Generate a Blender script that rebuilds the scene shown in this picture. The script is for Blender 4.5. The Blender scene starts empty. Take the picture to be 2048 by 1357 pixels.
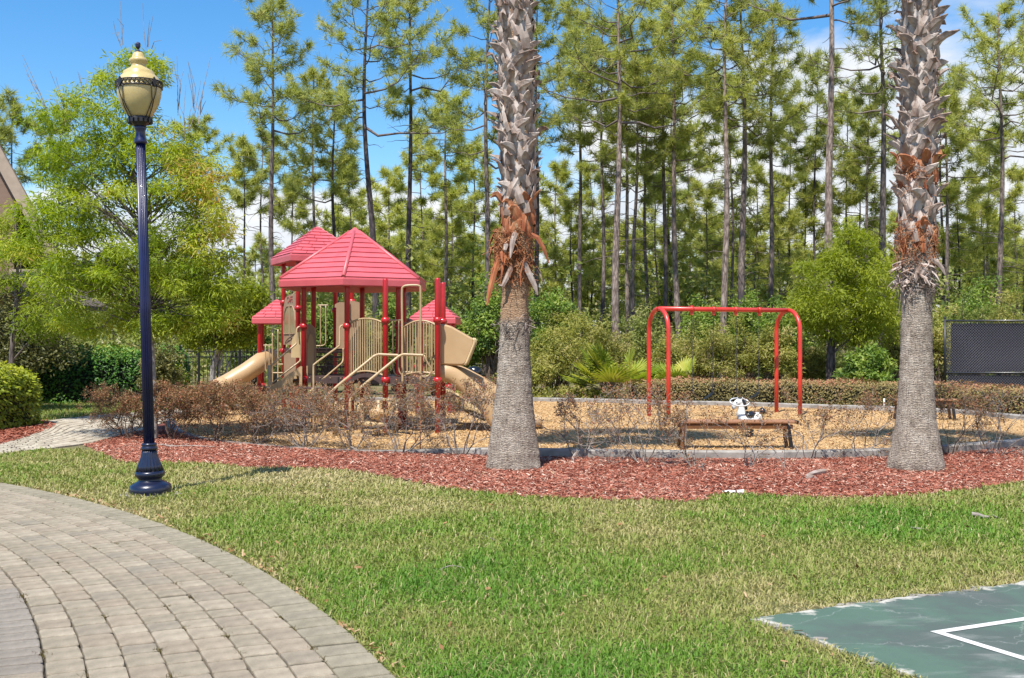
import bpy, math, random
import numpy as np
from mathutils import Vector, Matrix

# ------------------------------------------------------------------ camera, sky, sun, exposure
SC = bpy.context.scene
COL = SC.collection
rng = np.random.default_rng(11)
random.seed(11)
F, HV, EYE = 2230.0, 685.0, 1.6

cam = bpy.data.cameras.new('camera')
cam.sensor_width = 36.0
cam.lens = 36.0 * F / 2048.0
cam.shift_y = 6.5 / 2048.0
cam.clip_start, cam.clip_end = 0.1, 2000.0
camo = bpy.data.objects.new('camera', cam)
camo.location = (0, 0, EYE)
camo.rotation_euler = (math.radians(90), 0, 0)
COL.objects.link(camo)
SC.camera = camo

SUN_AZ, SUN_EL = math.radians(203), math.radians(61)
W = bpy.data.worlds.new('World')
SC.world = W
W.use_nodes = True
nt = W.node_tree
nt.nodes.clear()


def N(nt, t, **kw):
    n = nt.nodes.new(t)
    for k, v in kw.items():
        setattr(n, k, v)
    return n


def L(nt, a, b):
    nt.links.new(a, b)


def build_sky():
    out = N(nt, 'ShaderNodeOutputWorld')
    bg = N(nt, 'ShaderNodeBackground')
    bg.inputs['Strength'].default_value = 0.120
    sky = N(nt, 'ShaderNodeTexSky', sky_type='NISHITA')
    sky.sun_disc = False
    sky.sun_elevation, sky.sun_rotation = SUN_EL, SUN_AZ
    sky.air_density, sky.dust_density, sky.ozone_density = 1.0, 0.3, 2.5
    tc = N(nt, 'ShaderNodeTexCoord')
    sep = N(nt, 'ShaderNodeSeparateXYZ')
    L(nt, tc.outputs['Generated'], sep.inputs[0])
    # clouds: noise on a flat layer overhead
    add = N(nt, 'ShaderNodeMath', operation='ADD')
    add.inputs[1].default_value = 0.22
    L(nt, sep.outputs['Z'], add.inputs[0])
    mx = N(nt, 'ShaderNodeMath', operation='MAXIMUM')
    mx.inputs[1].default_value = 0.05
    L(nt, add.outputs[0], mx.inputs[0])
    dx = N(nt, 'ShaderNodeMath', operation='DIVIDE')
    dy = N(nt, 'ShaderNodeMath', operation='DIVIDE')
    L(nt, sep.outputs['X'], dx.inputs[0]); L(nt, mx.outputs[0], dx.inputs[1])
    L(nt, sep.outputs['Y'], dy.inputs[0]); L(nt, mx.outputs[0], dy.inputs[1])
    cmb = N(nt, 'ShaderNodeCombineXYZ')
    L(nt, dx.outputs[0], cmb.inputs[0]); L(nt, dy.outputs[0], cmb.inputs[1])
    cmb.inputs[2].default_value = 3.7
    nz = N(nt, 'ShaderNodeTexNoise')
    nz.inputs['Scale'].default_value = 1.25
    nz.inputs['Detail'].default_value = 7
    nz.inputs['Roughness'].default_value = 0.55
    nz.inputs['Distortion'].default_value = 0.25
    L(nt, cmb.outputs[0], nz.inputs['Vector'])
    # coverage: more cloud towards the east (picture right) and low down
    lo = N(nt, 'ShaderNodeMath', operation='MULTIPLY_ADD')
    lo.inputs[1].default_value, lo.inputs[2].default_value = -0.62, 0.165
    L(nt, sep.outputs['Z'], lo.inputs[0])
    ea = N(nt, 'ShaderNodeMath', operation='MULTIPLY_ADD')
    ea.inputs[1].default_value = 0.22
    L(nt, sep.outputs['X'], ea.inputs[0]); L(nt, lo.outputs[0], ea.inputs[2])
    sm = N(nt, 'ShaderNodeMath', operation='ADD')
    L(nt, nz.outputs['Fac'], sm.inputs[0]); L(nt, ea.outputs[0], sm.inputs[1])
    rp = N(nt, 'ShaderNodeValToRGB')
    rp.color_ramp.elements[0].position, rp.color_ramp.elements[1].position = 0.50, 0.59
    L(nt, sm.outputs[0], rp.inputs[0])
    nz2 = N(nt, 'ShaderNodeTexNoise')
    nz2.inputs['Scale'].default_value = 3.1
    nz2.inputs['Detail'].default_value = 5
    L(nt, cmb.outputs[0], nz2.inputs['Vector'])
    cc = N(nt, 'ShaderNodeValToRGB')
    cc.color_ramp.elements[0].position, cc.color_ramp.elements[1].position = 0.3, 0.65
    cc.color_ramp.elements[0].color = (3.3, 3.6, 4.0, 1)
    cc.color_ramp.elements[1].color = (4.6, 4.65, 4.75, 1)
    L(nt, nz2.outputs['Fac'], cc.inputs[0])
    hs = N(nt, 'ShaderNodeHueSaturation')
    hs.inputs['Saturation'].default_value = 1.36
    hs.inputs['Value'].default_value = .82
    L(nt, sky.outputs[0], hs.inputs['Color'])
    mix = N(nt, 'ShaderNodeMix', data_type='RGBA')
    L(nt, rp.outputs[0], mix.inputs[0]); L(nt, hs.outputs[0], mix.inputs[6]); L(nt, cc.outputs[0], mix.inputs[7])
    L(nt, mix.outputs[2], bg.inputs['Color'])
    L(nt, bg.outputs[0], out.inputs[0])


build_sky()
sd = Vector((math.sin(SUN_AZ) * math.cos(SUN_EL), math.cos(SUN_AZ) * math.cos(SUN_EL), math.sin(SUN_EL)))
sun = bpy.data.lights.new('sun', 'SUN')
sun.energy, sun.angle, sun.color = 4.0, math.radians(0.53), (1.0, 0.955, 0.88)
suno = bpy.data.objects.new('sun', sun)
suno.rotation_euler = (-sd).to_track_quat('-Z', 'Y').to_euler()
suno.location = sd * 60
COL.objects.link(suno)
SC.view_settings.view_transform = 'Standard'
SC.view_settings.look = 'None'
SC.view_settings.exposure = 0.98
SC.view_settings.gamma = 1.0
SC.view_settings.use_curve_mapping = False
SC.render.engine = 'CYCLES'
SC.cycles.max_bounces = 8
SC.cycles.transparent_max_bounces = 8


# ------------------------------------------------------------------ helpers
def gp(u, v):
    """ground point seen at a pixel of the 2048 px photograph"""
    return np.array([(u - 1024) / (v - HV) * EYE, F * EYE / (v - HV)])


def P(u, v, Y):
    """world point at depth Y"""
    return np.array([(u - 1024) / F * Y, Y, EYE - (v - HV) / F * Y])


def unit(a):
    a = np.asarray(a, float)
    return a / np.maximum(np.linalg.norm(a, axis=-1, keepdims=True), 1e-9)


def smooth_poly(pts, per=4, closed=False):
    pts = np.asarray(pts, float)
    n = len(pts)
    out = []
    for i in range(n if closed else n - 1):
        if closed:
            p0, p1, p2, p3 = pts[(i - 1) % n], pts[i], pts[(i + 1) % n], pts[(i + 2) % n]
        else:
            p0, p1, p2, p3 = pts[max(i - 1, 0)], pts[i], pts[i + 1], pts[min(i + 2, n - 1)]
        for k in range(per):
            t = k / per
            out.append(0.5 * ((2 * p1) + (-p0 + p2) * t + (2 * p0 - 5 * p1 + 4 * p2 - p3) * t * t + (-p0 + 3 * p1 - 3 * p2 + p3) * t ** 3))
    if not closed:
        out.append(pts[-1])
    return np.array(out)


def inside(poly, x, y):
    poly = np.asarray(poly)
    r = np.zeros(len(x), bool)
    j = len(poly) - 1
    for i in range(len(poly)):
        xi, yi = poly[i]; xj, yj = poly[j]
        c = ((yi > y) != (yj > y)) & (x < (xj - xi) * (y - yi) / (yj - yi + 1e-12) + xi)
        r ^= c
        j = i
    return r


def dist_poly(poly, x, y):
    poly = np.asarray(poly)
    d = np.full(len(x), 1e9)
    p = np.stack([x, y], 1)
    for i in range(len(poly)):
        a, b = poly[i], poly[(i + 1) % len(poly)]
        ab = b - a
        t = np.clip(((p - a) @ ab) / (ab @ ab + 1e-12), 0, 1)
        d = np.minimum(d, np.linalg.norm(p - a - t[:, None] * ab, axis=1))
    return d


class B:
    """collects geometry for ONE mesh"""

    def __init__(s):
        s.V, s.F, s.R, s.n = [], [], [], 0

    def add(s, V, Fs, mi=0, smooth=False, rnd=None):
        V = np.asarray(V, np.float32).reshape(-1, 3)
        for f in (Fs if isinstance(Fs, list) else [Fs]):
            f = np.asarray(f, np.int64)
            if f.ndim == 1:
                f = f[None]
            s.F.append((f + s.n, mi, smooth))
        s.V.append(V)
        s.R.append(np.full(len(V), 0.5, np.float32) if rnd is None else np.broadcast_to(np.asarray(rnd, np.float32), (len(V),)))
        s.n += len(V)
        return s

    def box(s, c, size, R=None, mi=0, bev=0.0):
        hx, hy, hz = np.asarray(size) / 2.0
        if bev > 0:
            V, fs = [], []
            b = min(bev, hx * .9, hy * .9, hz * .9)
            prof = [(-hz, b), (-hz + b, 0), (hz - b, 0), (hz, b)]
            for z, i in prof:
                V += [(-hx + i, -hy + i, z), (hx - i, -hy + i, z), (hx - i, hy - i, z), (-hx + i, hy - i, z)]
            for k in range(3):
                for j in range(4):
                    fs.append((k * 4 + j, k * 4 + (j + 1) % 4, k * 4 + 4 + (j + 1) % 4, k * 4 + 4 + j))
            fs += [(3, 2, 1, 0), (12, 13, 14, 15)]
        else:
            V = [(-hx, -hy, -hz), (hx, -hy, -hz), (hx, hy, -hz), (-hx, hy, -hz), (-hx, -hy, hz), (hx, -hy, hz), (hx, hy, hz), (-hx, hy, hz)]
            fs = [(0, 3, 2, 1), (4, 5, 6, 7), (0, 1, 5, 4), (1, 2, 6, 5), (2, 3, 7, 6), (3, 0, 4, 7)]
        V = np.array(V, float)
        if R is not None:
            V = V @ np.asarray(R).T
        return s.add(V + np.asarray(c), np.array(fs), mi)

    def beam(s, a, b, w, h, mi=0, up=(0, 0, 1), bev=0.0):
        a, b = np.asarray(a, float), np.asarray(b, float)
        d = b - a
        l = np.linalg.norm(d)
        x = d / l
        y = np.cross(up, x); y /= np.linalg.norm(y)
        z = np.cross(x, y)
        return s.box((a + b) / 2, (l, w, h), np.stack([x, y, z], 1), mi, bev)

    def tube(s, path, r, n=8, mi=0, cap=True, closed=False, smooth=True):
        path = np.asarray(path, float)
        m = len(path)
        r = np.broadcast_to(np.asarray(r, float), (m,))
        if closed:
            tan = np.roll(path, -1, 0) - np.roll(path, 1, 0)
        else:
            tan = np.gradient(path, axis=0)
        tan = unit(tan)
        ref = np.array([0, 0, 1.]) if abs(tan[0][2]) < .9 else np.array([1., 0, 0])
        u = unit(np.cross(tan[0], ref))
        U = []
        for t in tan:
            u = unit(u - t * (u @ t))
            U.append(u)
        U = np.array(U)
        Wv = np.cross(tan, U)
        a = np.linspace(0, 2 * np.pi, n, endpoint=False)
        V = path[:, None] + r[:, None, None] * (np.cos(a)[None, :, None] * U[:, None] + np.sin(a)[None, :, None] * Wv[:, None])
        i = np.arange(m if closed else m - 1)[:, None] * n
        j = np.arange(n)[None]
        i2 = (i + n) % (m * n)
        q = np.stack([i + j, i + (j + 1) % n, i2 + (j + 1) % n, i2 + j], -1).reshape(-1, 4)
        s.add(V.reshape(-1, 3), q, mi, smooth)
        if cap and not closed:
            k = s.n - m * n
            s.F.append((np.arange(n)[::-1][None] + k, mi, False))
            s.F.append((np.arange(n)[None] + k + (m - 1) * n, mi, False))
        return s

    def tubes(s, paths, radii, n=3, mi=0, rnd=None):
        """many thin tubes with the same number of points, (m,p,3) and (m,p)"""
        paths = np.asarray(paths, float)
        if len(paths) == 0:
            return s
        m, p, _ = paths.shape
        tan = unit(np.gradient(paths, axis=1))
        ref = np.where(np.abs(tan[..., 2:3]) < .9, np.array([0, 0, 1.]), np.array([1., 0, 0]))
        u = unit(np.cross(tan, ref)); w = np.cross(tan, u)
        a = np.linspace(0, 2 * np.pi, n, endpoint=False)
        V = paths[:, :, None] + np.asarray(radii)[:, :, None, None] * (np.cos(a)[:, None] * u[:, :, None] + np.sin(a)[:, None] * w[:, :, None])
        b = (np.arange(m) * p * n)[:, None, None]
        i = (np.arange(p - 1) * n)[None, :, None]
        j = np.arange(n)[None, None]
        q = np.stack([b + i + j, b + i + (j + 1) % n, b + i + n + (j + 1) % n, b + i + n + j], -1).reshape(-1, 4)
        return s.add(V.reshape(-1, 3), q, mi, True, rnd)

    def lathe(s, prof, n=24, c=(0, 0, 0), mi=0, smooth=True, flute=None):
        """prof: list of (r, z); flute: (count, depth) modulates the radius"""
        prof = np.asarray(prof, float)
        a = np.linspace(0, 2 * np.pi, n, endpoint=False)
        rr = np.repeat(prof[:, 0:1], n, 1)
        if flute is not None:
            rr = rr * (1 - flute[1] * (0.5 - 0.5 * np.cos(a * flute[0])))[None]
        V = np.stack([rr * np.cos(a), rr * np.sin(a), np.repeat(prof[:, 1:2], n, 1)], -1) + np.asarray(c)
        m = len(prof)
        i = np.arange(m - 1)[:, None] * n
        j = np.arange(n)[None]
        q = np.stack([i + j, i + (j + 1) % n, i + n + (j + 1) % n, i + n + j], -1).reshape(-1, 4)
        s.add(V.reshape(-1, 3), q, mi, smooth)
        k = s.n - m * n
        s.F.append((np.arange(n)[::-1][None] + k, mi, False))
        s.F.append((np.arange(n)[None] + k + (m - 1) * n, mi, False))
        return s

    def prism(s, poly, d, mi=0):
        """poly: (n,3) planar outline, extruded by vector d"""
        poly = np.asarray(poly, float)
        n = len(poly)
        V = np.concatenate([poly, poly + np.asarray(d)])
        q = [(i, (i + 1) % n, n + (i + 1) % n, n + i) for i in range(n)]
        s.add(V, [np.array(q), np.arange(n)[::-1], np.arange(n) + n], mi)
        return s

    def sphere(s, c, r, nu=12, nv=8, mi=0):
        r = np.broadcast_to(np.asarray(r, float), (3,))
        th = np.linspace(0.001, np.pi - .001, nv)
        pr = [(np.sin(t), -np.cos(t)) for t in th]
        b = B().lathe(pr, nu)
        V = np.concatenate(b.V) * r + np.asarray(c)
        s.add(V, b.F[0][0], mi, True)
        return s

    def quads(s, V4, mi=0, rnd=None, smooth=False):
        V4 = np.asarray(V4, np.float32)
        m, k = V4.shape[:2]
        f = np.arange(m * k).reshape(m, k)
        r = None if rnd is None else np.repeat(rnd, k)
        return s.add(V4.reshape(-1, 3), f, mi, smooth, r)

    def mesh(s, name, mats, off=None, attr=False):
        me = bpy.data.meshes.new(name)
        V = np.concatenate(s.V)
        if off is not None:
            V = V - np.asarray(off, np.float32)
        me.vertices.add(len(V)); me.vertices.foreach_set('co', V.astype(np.float32).ravel())
        loops = np.concatenate([f.ravel() for f, _, _ in s.F])
        sizes = np.concatenate([np.full(len(f), f.shape[1]) for f, _, _ in s.F])
        mi = np.concatenate([np.full(len(f), m) for f, m, _ in s.F])
        sm = np.concatenate([np.full(len(f), q) for f, _, q in s.F])
        me.loops.add(len(loops)); me.loops.foreach_set('vertex_index', loops.astype(np.int32))
        me.polygons.add(len(sizes))
        me.polygons.foreach_set('loop_start', np.r_[0, np.cumsum(sizes)[:-1]].astype(np.int32))
        me.polygons.foreach_set('material_index', mi.astype(np.int32))
        me.polygons.foreach_set('use_smooth', sm.astype(bool))
        if attr:
            a = me.attributes.new('rnd', 'FLOAT', 'POINT')
            a.data.foreach_set('value', np.concatenate(s.R).astype(np.float32))
        for m in (mats if isinstance(mats, (list, tuple)) else [mats]):
            me.materials.append(m)
        me.update(calc_edges=True)
        return me


def tag(o, label=None, cat=None, group=None, kind=None):
    if label: o['label'] = label
    if cat: o['category'] = cat
    if group: o['group'] = group
    if kind: o['kind'] = kind
    return o


def origin_of(o):
    while o.parent is not None:
        o = o.parent
    return np.array(o.location)


def root(name, loc, label, cat, group=None):
    o = bpy.data.objects.new(name, None)
    o.empty_display_size = 0.2
    o.location = loc
    COL.objects.link(o)
    return tag(o, label, cat, group)


def part(name, b, mats, parent=None, attr=False, local=False):
    """link builder b as one mesh object; world coordinates unless local"""
    off = None if (parent is None or local) else origin_of(parent)
    o = bpy.data.objects.new(name, b.mesh(name, mats, off, attr) if isinstance(b, B) else b)
    COL.objects.link(o)
    if parent is not None:
        o.parent = parent
    return o


def place(name, me, parent, loc, rot=None, scale=None):
    o = bpy.data.objects.new(name, me)
    COL.objects.link(o)
    o.parent = parent
    off = origin_of(parent) if parent is not None else np.zeros(3)
    if parent is None:
        off = np.zeros(3)
    o.location = np.asarray(loc) - off
    if rot is not None: o.rotation_euler = rot
    if scale is not None: o.scale = scale
    return o


def copy_thing(o, loc, rotz, scale, label, group=None):
    c = o.copy(); COL.objects.link(c)
    c.location = loc; c.rotation_euler = (0, 0, rotz); c.scale = scale
    if label: c['label'] = label
    if group: c['group'] = group
    for ch in list(o.children):
        d = ch.copy(); COL.objects.link(d); d.parent = c
        for g in list(ch.children):
            e = g.copy(); COL.objects.link(e); e.parent = d
    return c


# ------------------------------------------------------------------ materials
def base_mat(name):
    m = bpy.data.materials.new(name)
    m.use_nodes = True
    t = m.node_tree
    return m, t, t.nodes['Principled BSDF']


def ramp(t, cols, pos=None):
    r = N(t, 'ShaderNodeValToRGB')
    el = r.color_ramp.elements
    n = len(cols)
    while len(el) < n:
        el.new(0.5)
    for i, c in enumerate(cols):
        el[i].position = (i / (n - 1)) if pos is None else pos[i]
        el[i].color = (*c, 1)
    return r


def noise(t, scale, detail=4, rough=.55, coord='Object', stretch=None, dist=0):
    tc = N(t, 'ShaderNodeTexCoord')
    n = N(t, 'ShaderNodeTexNoise')
    n.inputs['Scale'].default_value = scale
    n.inputs['Detail'].default_value = detail
    n.inputs['Roughness'].default_value = rough
    n.inputs['Distortion'].default_value = dist
    if stretch is not None:
        mp = N(t, 'ShaderNodeMapping')
        mp.inputs['Scale'].default_value = stretch
        L(t, tc.outputs[coord], mp.inputs[0]); L(t, mp.outputs[0], n.inputs['Vector'])
    else:
        L(t, tc.outputs[coord], n.inputs['Vector'])
    return n


def mat(name, cols, rough=.5, scale=6, detail=5, stretch=None, bump=0, bscale=None, bstretch=None, metal=0, coat=0, objvar=0, pos=None, spec=.5, bdist=.01, coord='Object'):
    """noise-driven colour between cols, with optional relief and per-object tint"""
    m, t, p = base_mat(name)
    cols = [tuple(c * .82 for c in q) for q in cols] if isinstance(cols, list) else tuple(c * .82 for c in cols)
    cols = cols if isinstance(cols, list) else [tuple(c * .86 for c in cols), tuple(min(1, c * 1.12) for c in cols)]
    n = noise(t, scale, detail, stretch=stretch, coord=coord)
    r = ramp(t, cols, pos if pos else [0.3 + .4 * i / (len(cols) - 1) for i in range(len(cols))])
    L(t, n.outputs['Fac'], r.inputs[0])
    col = r.outputs[0]
    if objvar:
        oi = N(t, 'ShaderNodeObjectInfo')
        mr = N(t, 'ShaderNodeMapRange')
        mr.inputs[3].default_value, mr.inputs[4].default_value = 1 - objvar, 1 + objvar
        L(t, oi.outputs['Random'], mr.inputs[0])
        h = N(t, 'ShaderNodeHueSaturation')
        L(t, mr.outputs[0], h.inputs['Value']); L(t, col, h.inputs['Color'])
        col = h.outputs[0]
    L(t, col, p.inputs['Base Color'])
    p.inputs['Roughness'].default_value = rough
    p.inputs['Metallic'].default_value = metal
    p.inputs['Coat Weight'].default_value = coat
    p.inputs['Specular IOR Level'].default_value = spec
    if bump:
        bn = noise(t, bscale or scale * 4, 6, .6, stretch=bstretch, coord=coord)
        b = N(t, 'ShaderNodeBump')
        b.inputs['Strength'].default_value = bump
        b.inputs['Distance'].default_value = bdist
        L(t, bn.outputs['Fac'], b.inputs['Height']); L(t, b.outputs[0], p.inputs['Normal'])
    return m


def leaf(name, cols, trans=.35, rough=.55, objvar=.12, pos=None, spec=.3):
    """leaves: colour from the per-leaf 'rnd' value, light passes through"""
    m, t, p = base_mat(name)
    at = N(t, 'ShaderNodeAttribute', attribute_name='rnd')
    r = ramp(t, cols, pos)
    L(t, at.outputs['Fac'], r.inputs[0])
    oi = N(t, 'ShaderNodeObjectInfo')
    mr = N(t, 'ShaderNodeMapRange')
    mr.inputs[3].default_value, mr.inputs[4].default_value = 1 - objvar, 1 + objvar
    L(t, oi.outputs['Random'], mr.inputs[0])
    h = N(t, 'ShaderNodeHueSaturation')
    L(t, mr.outputs[0], h.inputs['Value']); L(t, r.outputs[0], h.inputs['Color'])
    L(t, h.outputs[0], p.inputs['Base Color'])
    p.inputs['Roughness'].default_value = rough
    p.inputs['Specular IOR Level'].default_value = spec
    tr = N(t, 'ShaderNodeBsdfTranslucent')
    h2 = N(t, 'ShaderNodeHueSaturation')
    h2.inputs['Value'].default_value = 1.35
    h2.inputs['Saturation'].default_value = 1.1
    L(t, h.outputs[0], h2.inputs['Color']); L(t, h2.outputs[0], tr.inputs['Color'])
    mx = N(t, 'ShaderNodeMixShader')
    mx.inputs[0].default_value = trans
    L(t, p.outputs[0], mx.inputs[1]); L(t, tr.outputs[0], mx.inputs[2])
    L(t, mx.outputs[0], t.nodes['Material Output'].inputs['Surface'])
    return m


def bark(name, cols, z_scar=None, scar=None):
    """plated pine bark: voronoi plates stretched along the trunk, dark furrows; optional fire scar low down"""
    m, t, p = base_mat(name)
    tc = N(t, 'ShaderNodeTexCoord')
    mp = N(t, 'ShaderNodeMapping')
    mp.inputs['Scale'].default_value = (1, 1, .28)
    L(t, tc.outputs['Object'], mp.inputs[0])
    vo = N(t, 'ShaderNodeTexVoronoi', feature='DISTANCE_TO_EDGE')
    vo.inputs['Scale'].default_value = 9
    L(t, mp.outputs[0], vo.inputs['Vector'])
    n = noise(t, 5, 6)
    r = ramp(t, cols, [.3, .5, .7] if len(cols) == 3 else None)
    L(t, n.outputs['Fac'], r.inputs[0])
    er = ramp(t, [(.25, .22, .22), (1, 1, 1)], [0.0, .16])
    L(t, vo.outputs['Distance'], er.inputs[0])
    ml = N(t, 'ShaderNodeMix', data_type='RGBA', blend_type='MULTIPLY')
    ml.inputs[0].default_value = .8
    L(t, r.outputs[0], ml.inputs[6]); L(t, er.outputs[0], ml.inputs[7])
    col = ml.outputs[2]
    if scar:
        sp = N(t, 'ShaderNodeSeparateXYZ')
        L(t, tc.outputs['Object'], sp.inputs[0])
        nn = noise(t, 1.3, 4)
        ad = N(t, 'ShaderNodeMath', operation='MULTIPLY_ADD')
        ad.inputs[1].default_value = 2.5
        L(t, nn.outputs['Fac'], ad.inputs[0]); L(t, sp.outputs['Z'], ad.inputs[2])
        mr = N(t, 'ShaderNodeMapRange')
        mr.inputs[1].default_value, mr.inputs[2].default_value = z_scar + .6, z_scar + 1.9
        L(t, ad.outputs[0], mr.inputs[0])
        mc = N(t, 'ShaderNodeMix', data_type='RGBA')
        mc.inputs[6].default_value = (*scar, 1)
        L(t, mr.outputs[0], mc.inputs[0]); L(t, col, mc.inputs[7])
        col = mc.outputs[2]
    L(t, col, p.inputs['Base Color'])
    p.inputs['Roughness'].default_value = .9
    b = N(t, 'ShaderNodeBump')
    b.inputs['Strength'].default_value = .8
    b.inputs['Distance'].default_value = .02
    L(t, vo.outputs['Distance'], b.inputs['Height']); L(t, b.outputs[0], p.inputs['Normal'])
    return m


M = {}
M['red'] = mat('red_paint', (.50, .016, .022), .32, 3, coat=.25)
M['swing_red'] = mat('coral_red_paint', (.64, .042, .028), .35, 3, coat=.2)
M['roof_red'] = mat('red_plastic_with_glare', [(.60, .105, .125), (.69, .14, .16)], .42, 2.5, bump=.06, bscale=60, objvar=.05)  # pink glare on the sunlit red plastic is put into the base colour
M['roof_under'] = mat('roof_red_plastic', (.54, .024, .028), .5, 3)
M['beige'] = mat('beige_plastic', [(.50, .325, .165), (.57, .385, .205)], .42, 3)
M['cream'] = mat('cream_plastic', [(.58, .42, .22), (.65, .49, .27)], .45, 3)
M['tan'] = mat('tan_plastic', [(.36, .235, .145), (.42, .285, .18)], .5, 4)
M['beige_metal'] = mat('beige_coated_steel', (.48, .345, .19), .38, 4)
M['deck'] = mat('brown_coated_deck', (.085, .05, .045), .5, 8)
M['black_metal'] = mat('black_metal', (.012, .012, .014), .4, 8)
M['dark_plastic'] = mat('dark_plastic', (.012, .013, .018), .22, 8, coat=.4)
M['navy'] = mat('navy_gloss_paint', [(.006, .009, .055), (.011, .016, .085)], .36, 6, coat=.2)
M['navy_dark'] = mat('dark_navy_paint', (.010, .014, .04), .30, 6, coat=.3)
M['lamp_iron'] = mat('dark_iron_trim', (.02, .018, .022), .4, 12)
M['concrete'] = mat('weathered_concrete', [(.17, .155, .14), (.31, .285, .255), (.40, .375, .34)], .9, 5, 7, bump=.25, bscale=60)
M['white_paint'] = mat('white_gloss', (.80, .79, .76), .35, 5)
M['bench_wood'] = mat('brown_plastic_lumber', [(.30, .135, .065), (.40, .20, .105)], .55, 6, stretch=(.15, 4, 4))
M['bench_steel'] = mat('rusty_brown_steel', [(.12, .045, .014), (.21, .085, .026)], .5, 10)
M['can_wood'] = mat('grey_tan_slats', [(.27, .19, .14), (.38, .28, .21)], .7, 6, stretch=(3, 3, .4), objvar=.12)
M['chain'] = mat('dull_steel_chain', (.10, .10, .11), .45, 20, metal=.6)
M['rubber'] = mat('black_rubber', (.016, .017, .02), .28, 12)
M['twig'] = mat('grey_twig', [(.20, .165, .14), (.40, .345, .30)], .9, 14)
M['twig_brown'] = mat('brown_twig', [(.10, .065, .045), (.23, .165, .125)], .9, 14)
M['limb'] = mat('pine_limb', [(.10, .075, .07), (.20, .16, .145)], .9, 8)
M['bark_pale'] = bark('pale_pine_bark', [(.15, .105, .085), (.27, .205, .17), (.40, .32, .27)])
M['bark_grey'] = bark('grey_pine_bark', [(.085, .066, .06), (.155, .122, .108), (.24, .195, .17)])
M['bark_dark'] = bark('dark_pine_bark', [(.035, .026, .030), (.070, .054, .055), (.125, .098, .095)])
M['bark_scar'] = bark('fire_scarred_bark', [(.10, .074, .066), (.19, .145, .125), (.29, .235, .20)], 3.6, (.026, .020, .030))
M['needles'] = leaf('pine_needles', [(.15, .185, .056), (.285, .32, .08), (.40, .42, .11), (.48, .44, .19)], .52, objvar=.14)
M['needles_b'] = leaf('pine_needles_bright', [(.20, .24, .056), (.355, .385, .085), (.46, .47, .125), (.53, .49, .22)], .52, objvar=.12)
M['cypress'] = leaf('feathery_leaves', [(.12, .19, .018), (.26, .335, .030), (.38, .425, .048), (.46, .39, .075), (.48, .29, .11)], .48, pos=[0, .35, .7, .88, 1])
M['cypress_b'] = leaf('bright_feathery_leaves', [(.12, .17, .018), (.235, .285, .024), (.325, .36, .036), (.38, .37, .07)], .48)
M['myrtle'] = leaf('wax_myrtle_leaves', [(.12, .14, .032), (.28, .29, .058), (.41, .39, .10), (.48, .40, .18)], .46, objvar=.2)
M['broad'] = leaf('dark_green_leaves', [(.055, .10, .022), (.14, .22, .038), (.24, .32, .058), (.35, .38, .10)], .44, objvar=.2)
M['pale'] = leaf('pale_green_leaves', [(.10, .14, .035), (.21, .255, .055), (.31, .33, .095), (.36, .32, .15)], .40, objvar=.12)
M['hedge_dark'] = leaf('glossy_hedge_leaves', [(.016, .045, .010), (.05, .14, .018), (.13, .26, .028), (.34, .38, .075)], .3, .45, pos=[0, .4, .74, 1], spec=.3)
M['hedge_lime'] = leaf('lime_hedge_leaves', [(.09, .14, .014), (.26, .32, .025), (.41, .44, .04), (.50, .46, .09)], .35, .42, spec=.35)
M['hedge_olive'] = leaf('olive_shrub_leaves', [(.03, .034, .015), (.085, .090, .028), (.18, .18, .05), (.30, .28, .11)], .3, .4)
M['hedge_rust'] = leaf('rusty_hedge_leaves', [(.09, .075, .028), (.24, .20, .065), (.36, .28, .11), (.46, .20, .12)], .25, .6)
M['azalea'] = leaf('sparse_rusty_leaves', [(.13, .12, .04), (.23, .155, .07), (.36, .15, .085), (.29, .26, .09)], .25, .6)
M['palmetto'] = leaf('palmetto_fans', [(.10, .17, .02), (.24, .31, .04), (.40, .40, .06), (.48, .38, .14)], .35, .45)
M['grassblade'] = leaf('grass_blades', [(.48, .40, .21), (.32, .295, .105), (.215, .245, .052), (.145, .25, .028), (.09, .20, .02)], .25, .6, pos=[0, .25, .5, .78, 1])
M['boot'] = mat('weathered_leaf_base', [(.18, .095, .06), (.40, .31, .26), (.66, .58, .52)], .85, 9, 6, stretch=(1, 1, .3), bump=.4, bscale=70, bstretch=(3, 3, .3), objvar=.2)
M['boot_red'] = mat('rusty_leaf_base', [(.24, .055, .02), (.40, .13, .05), (.52, .25, .12)], .85, 8, 6, stretch=(1, 1, .3), bump=.4, bscale=70, bstretch=(3, 3, .3), objvar=.2)
M['fibre'] = mat('palm_fibre', [(.26, .075, .025), (.46, .18, .075), (.60, .36, .19)], .9, 10, 6, objvar=.1)
M['chip'] = leaf('red_mulch_chips', [(.10, .027, .015), (.25, .070, .040), (.37, .135, .085), (.49, .30, .22), (.60, .48, .39)], .05, .8, pos=[0, .3, .65, .88, 1])
M['chip_wood'] = leaf('golden_wood_chips', [(.42, .245, .105), (.49, .30, .13), (.535, .345, .16), (.60, .43, .24)], .05, .8)
M['dead_leaf'] = leaf('dead_leaf', [(.20, .09, .035), (.33, .19, .09), (.45, .32, .19)], .1, .8)

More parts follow.
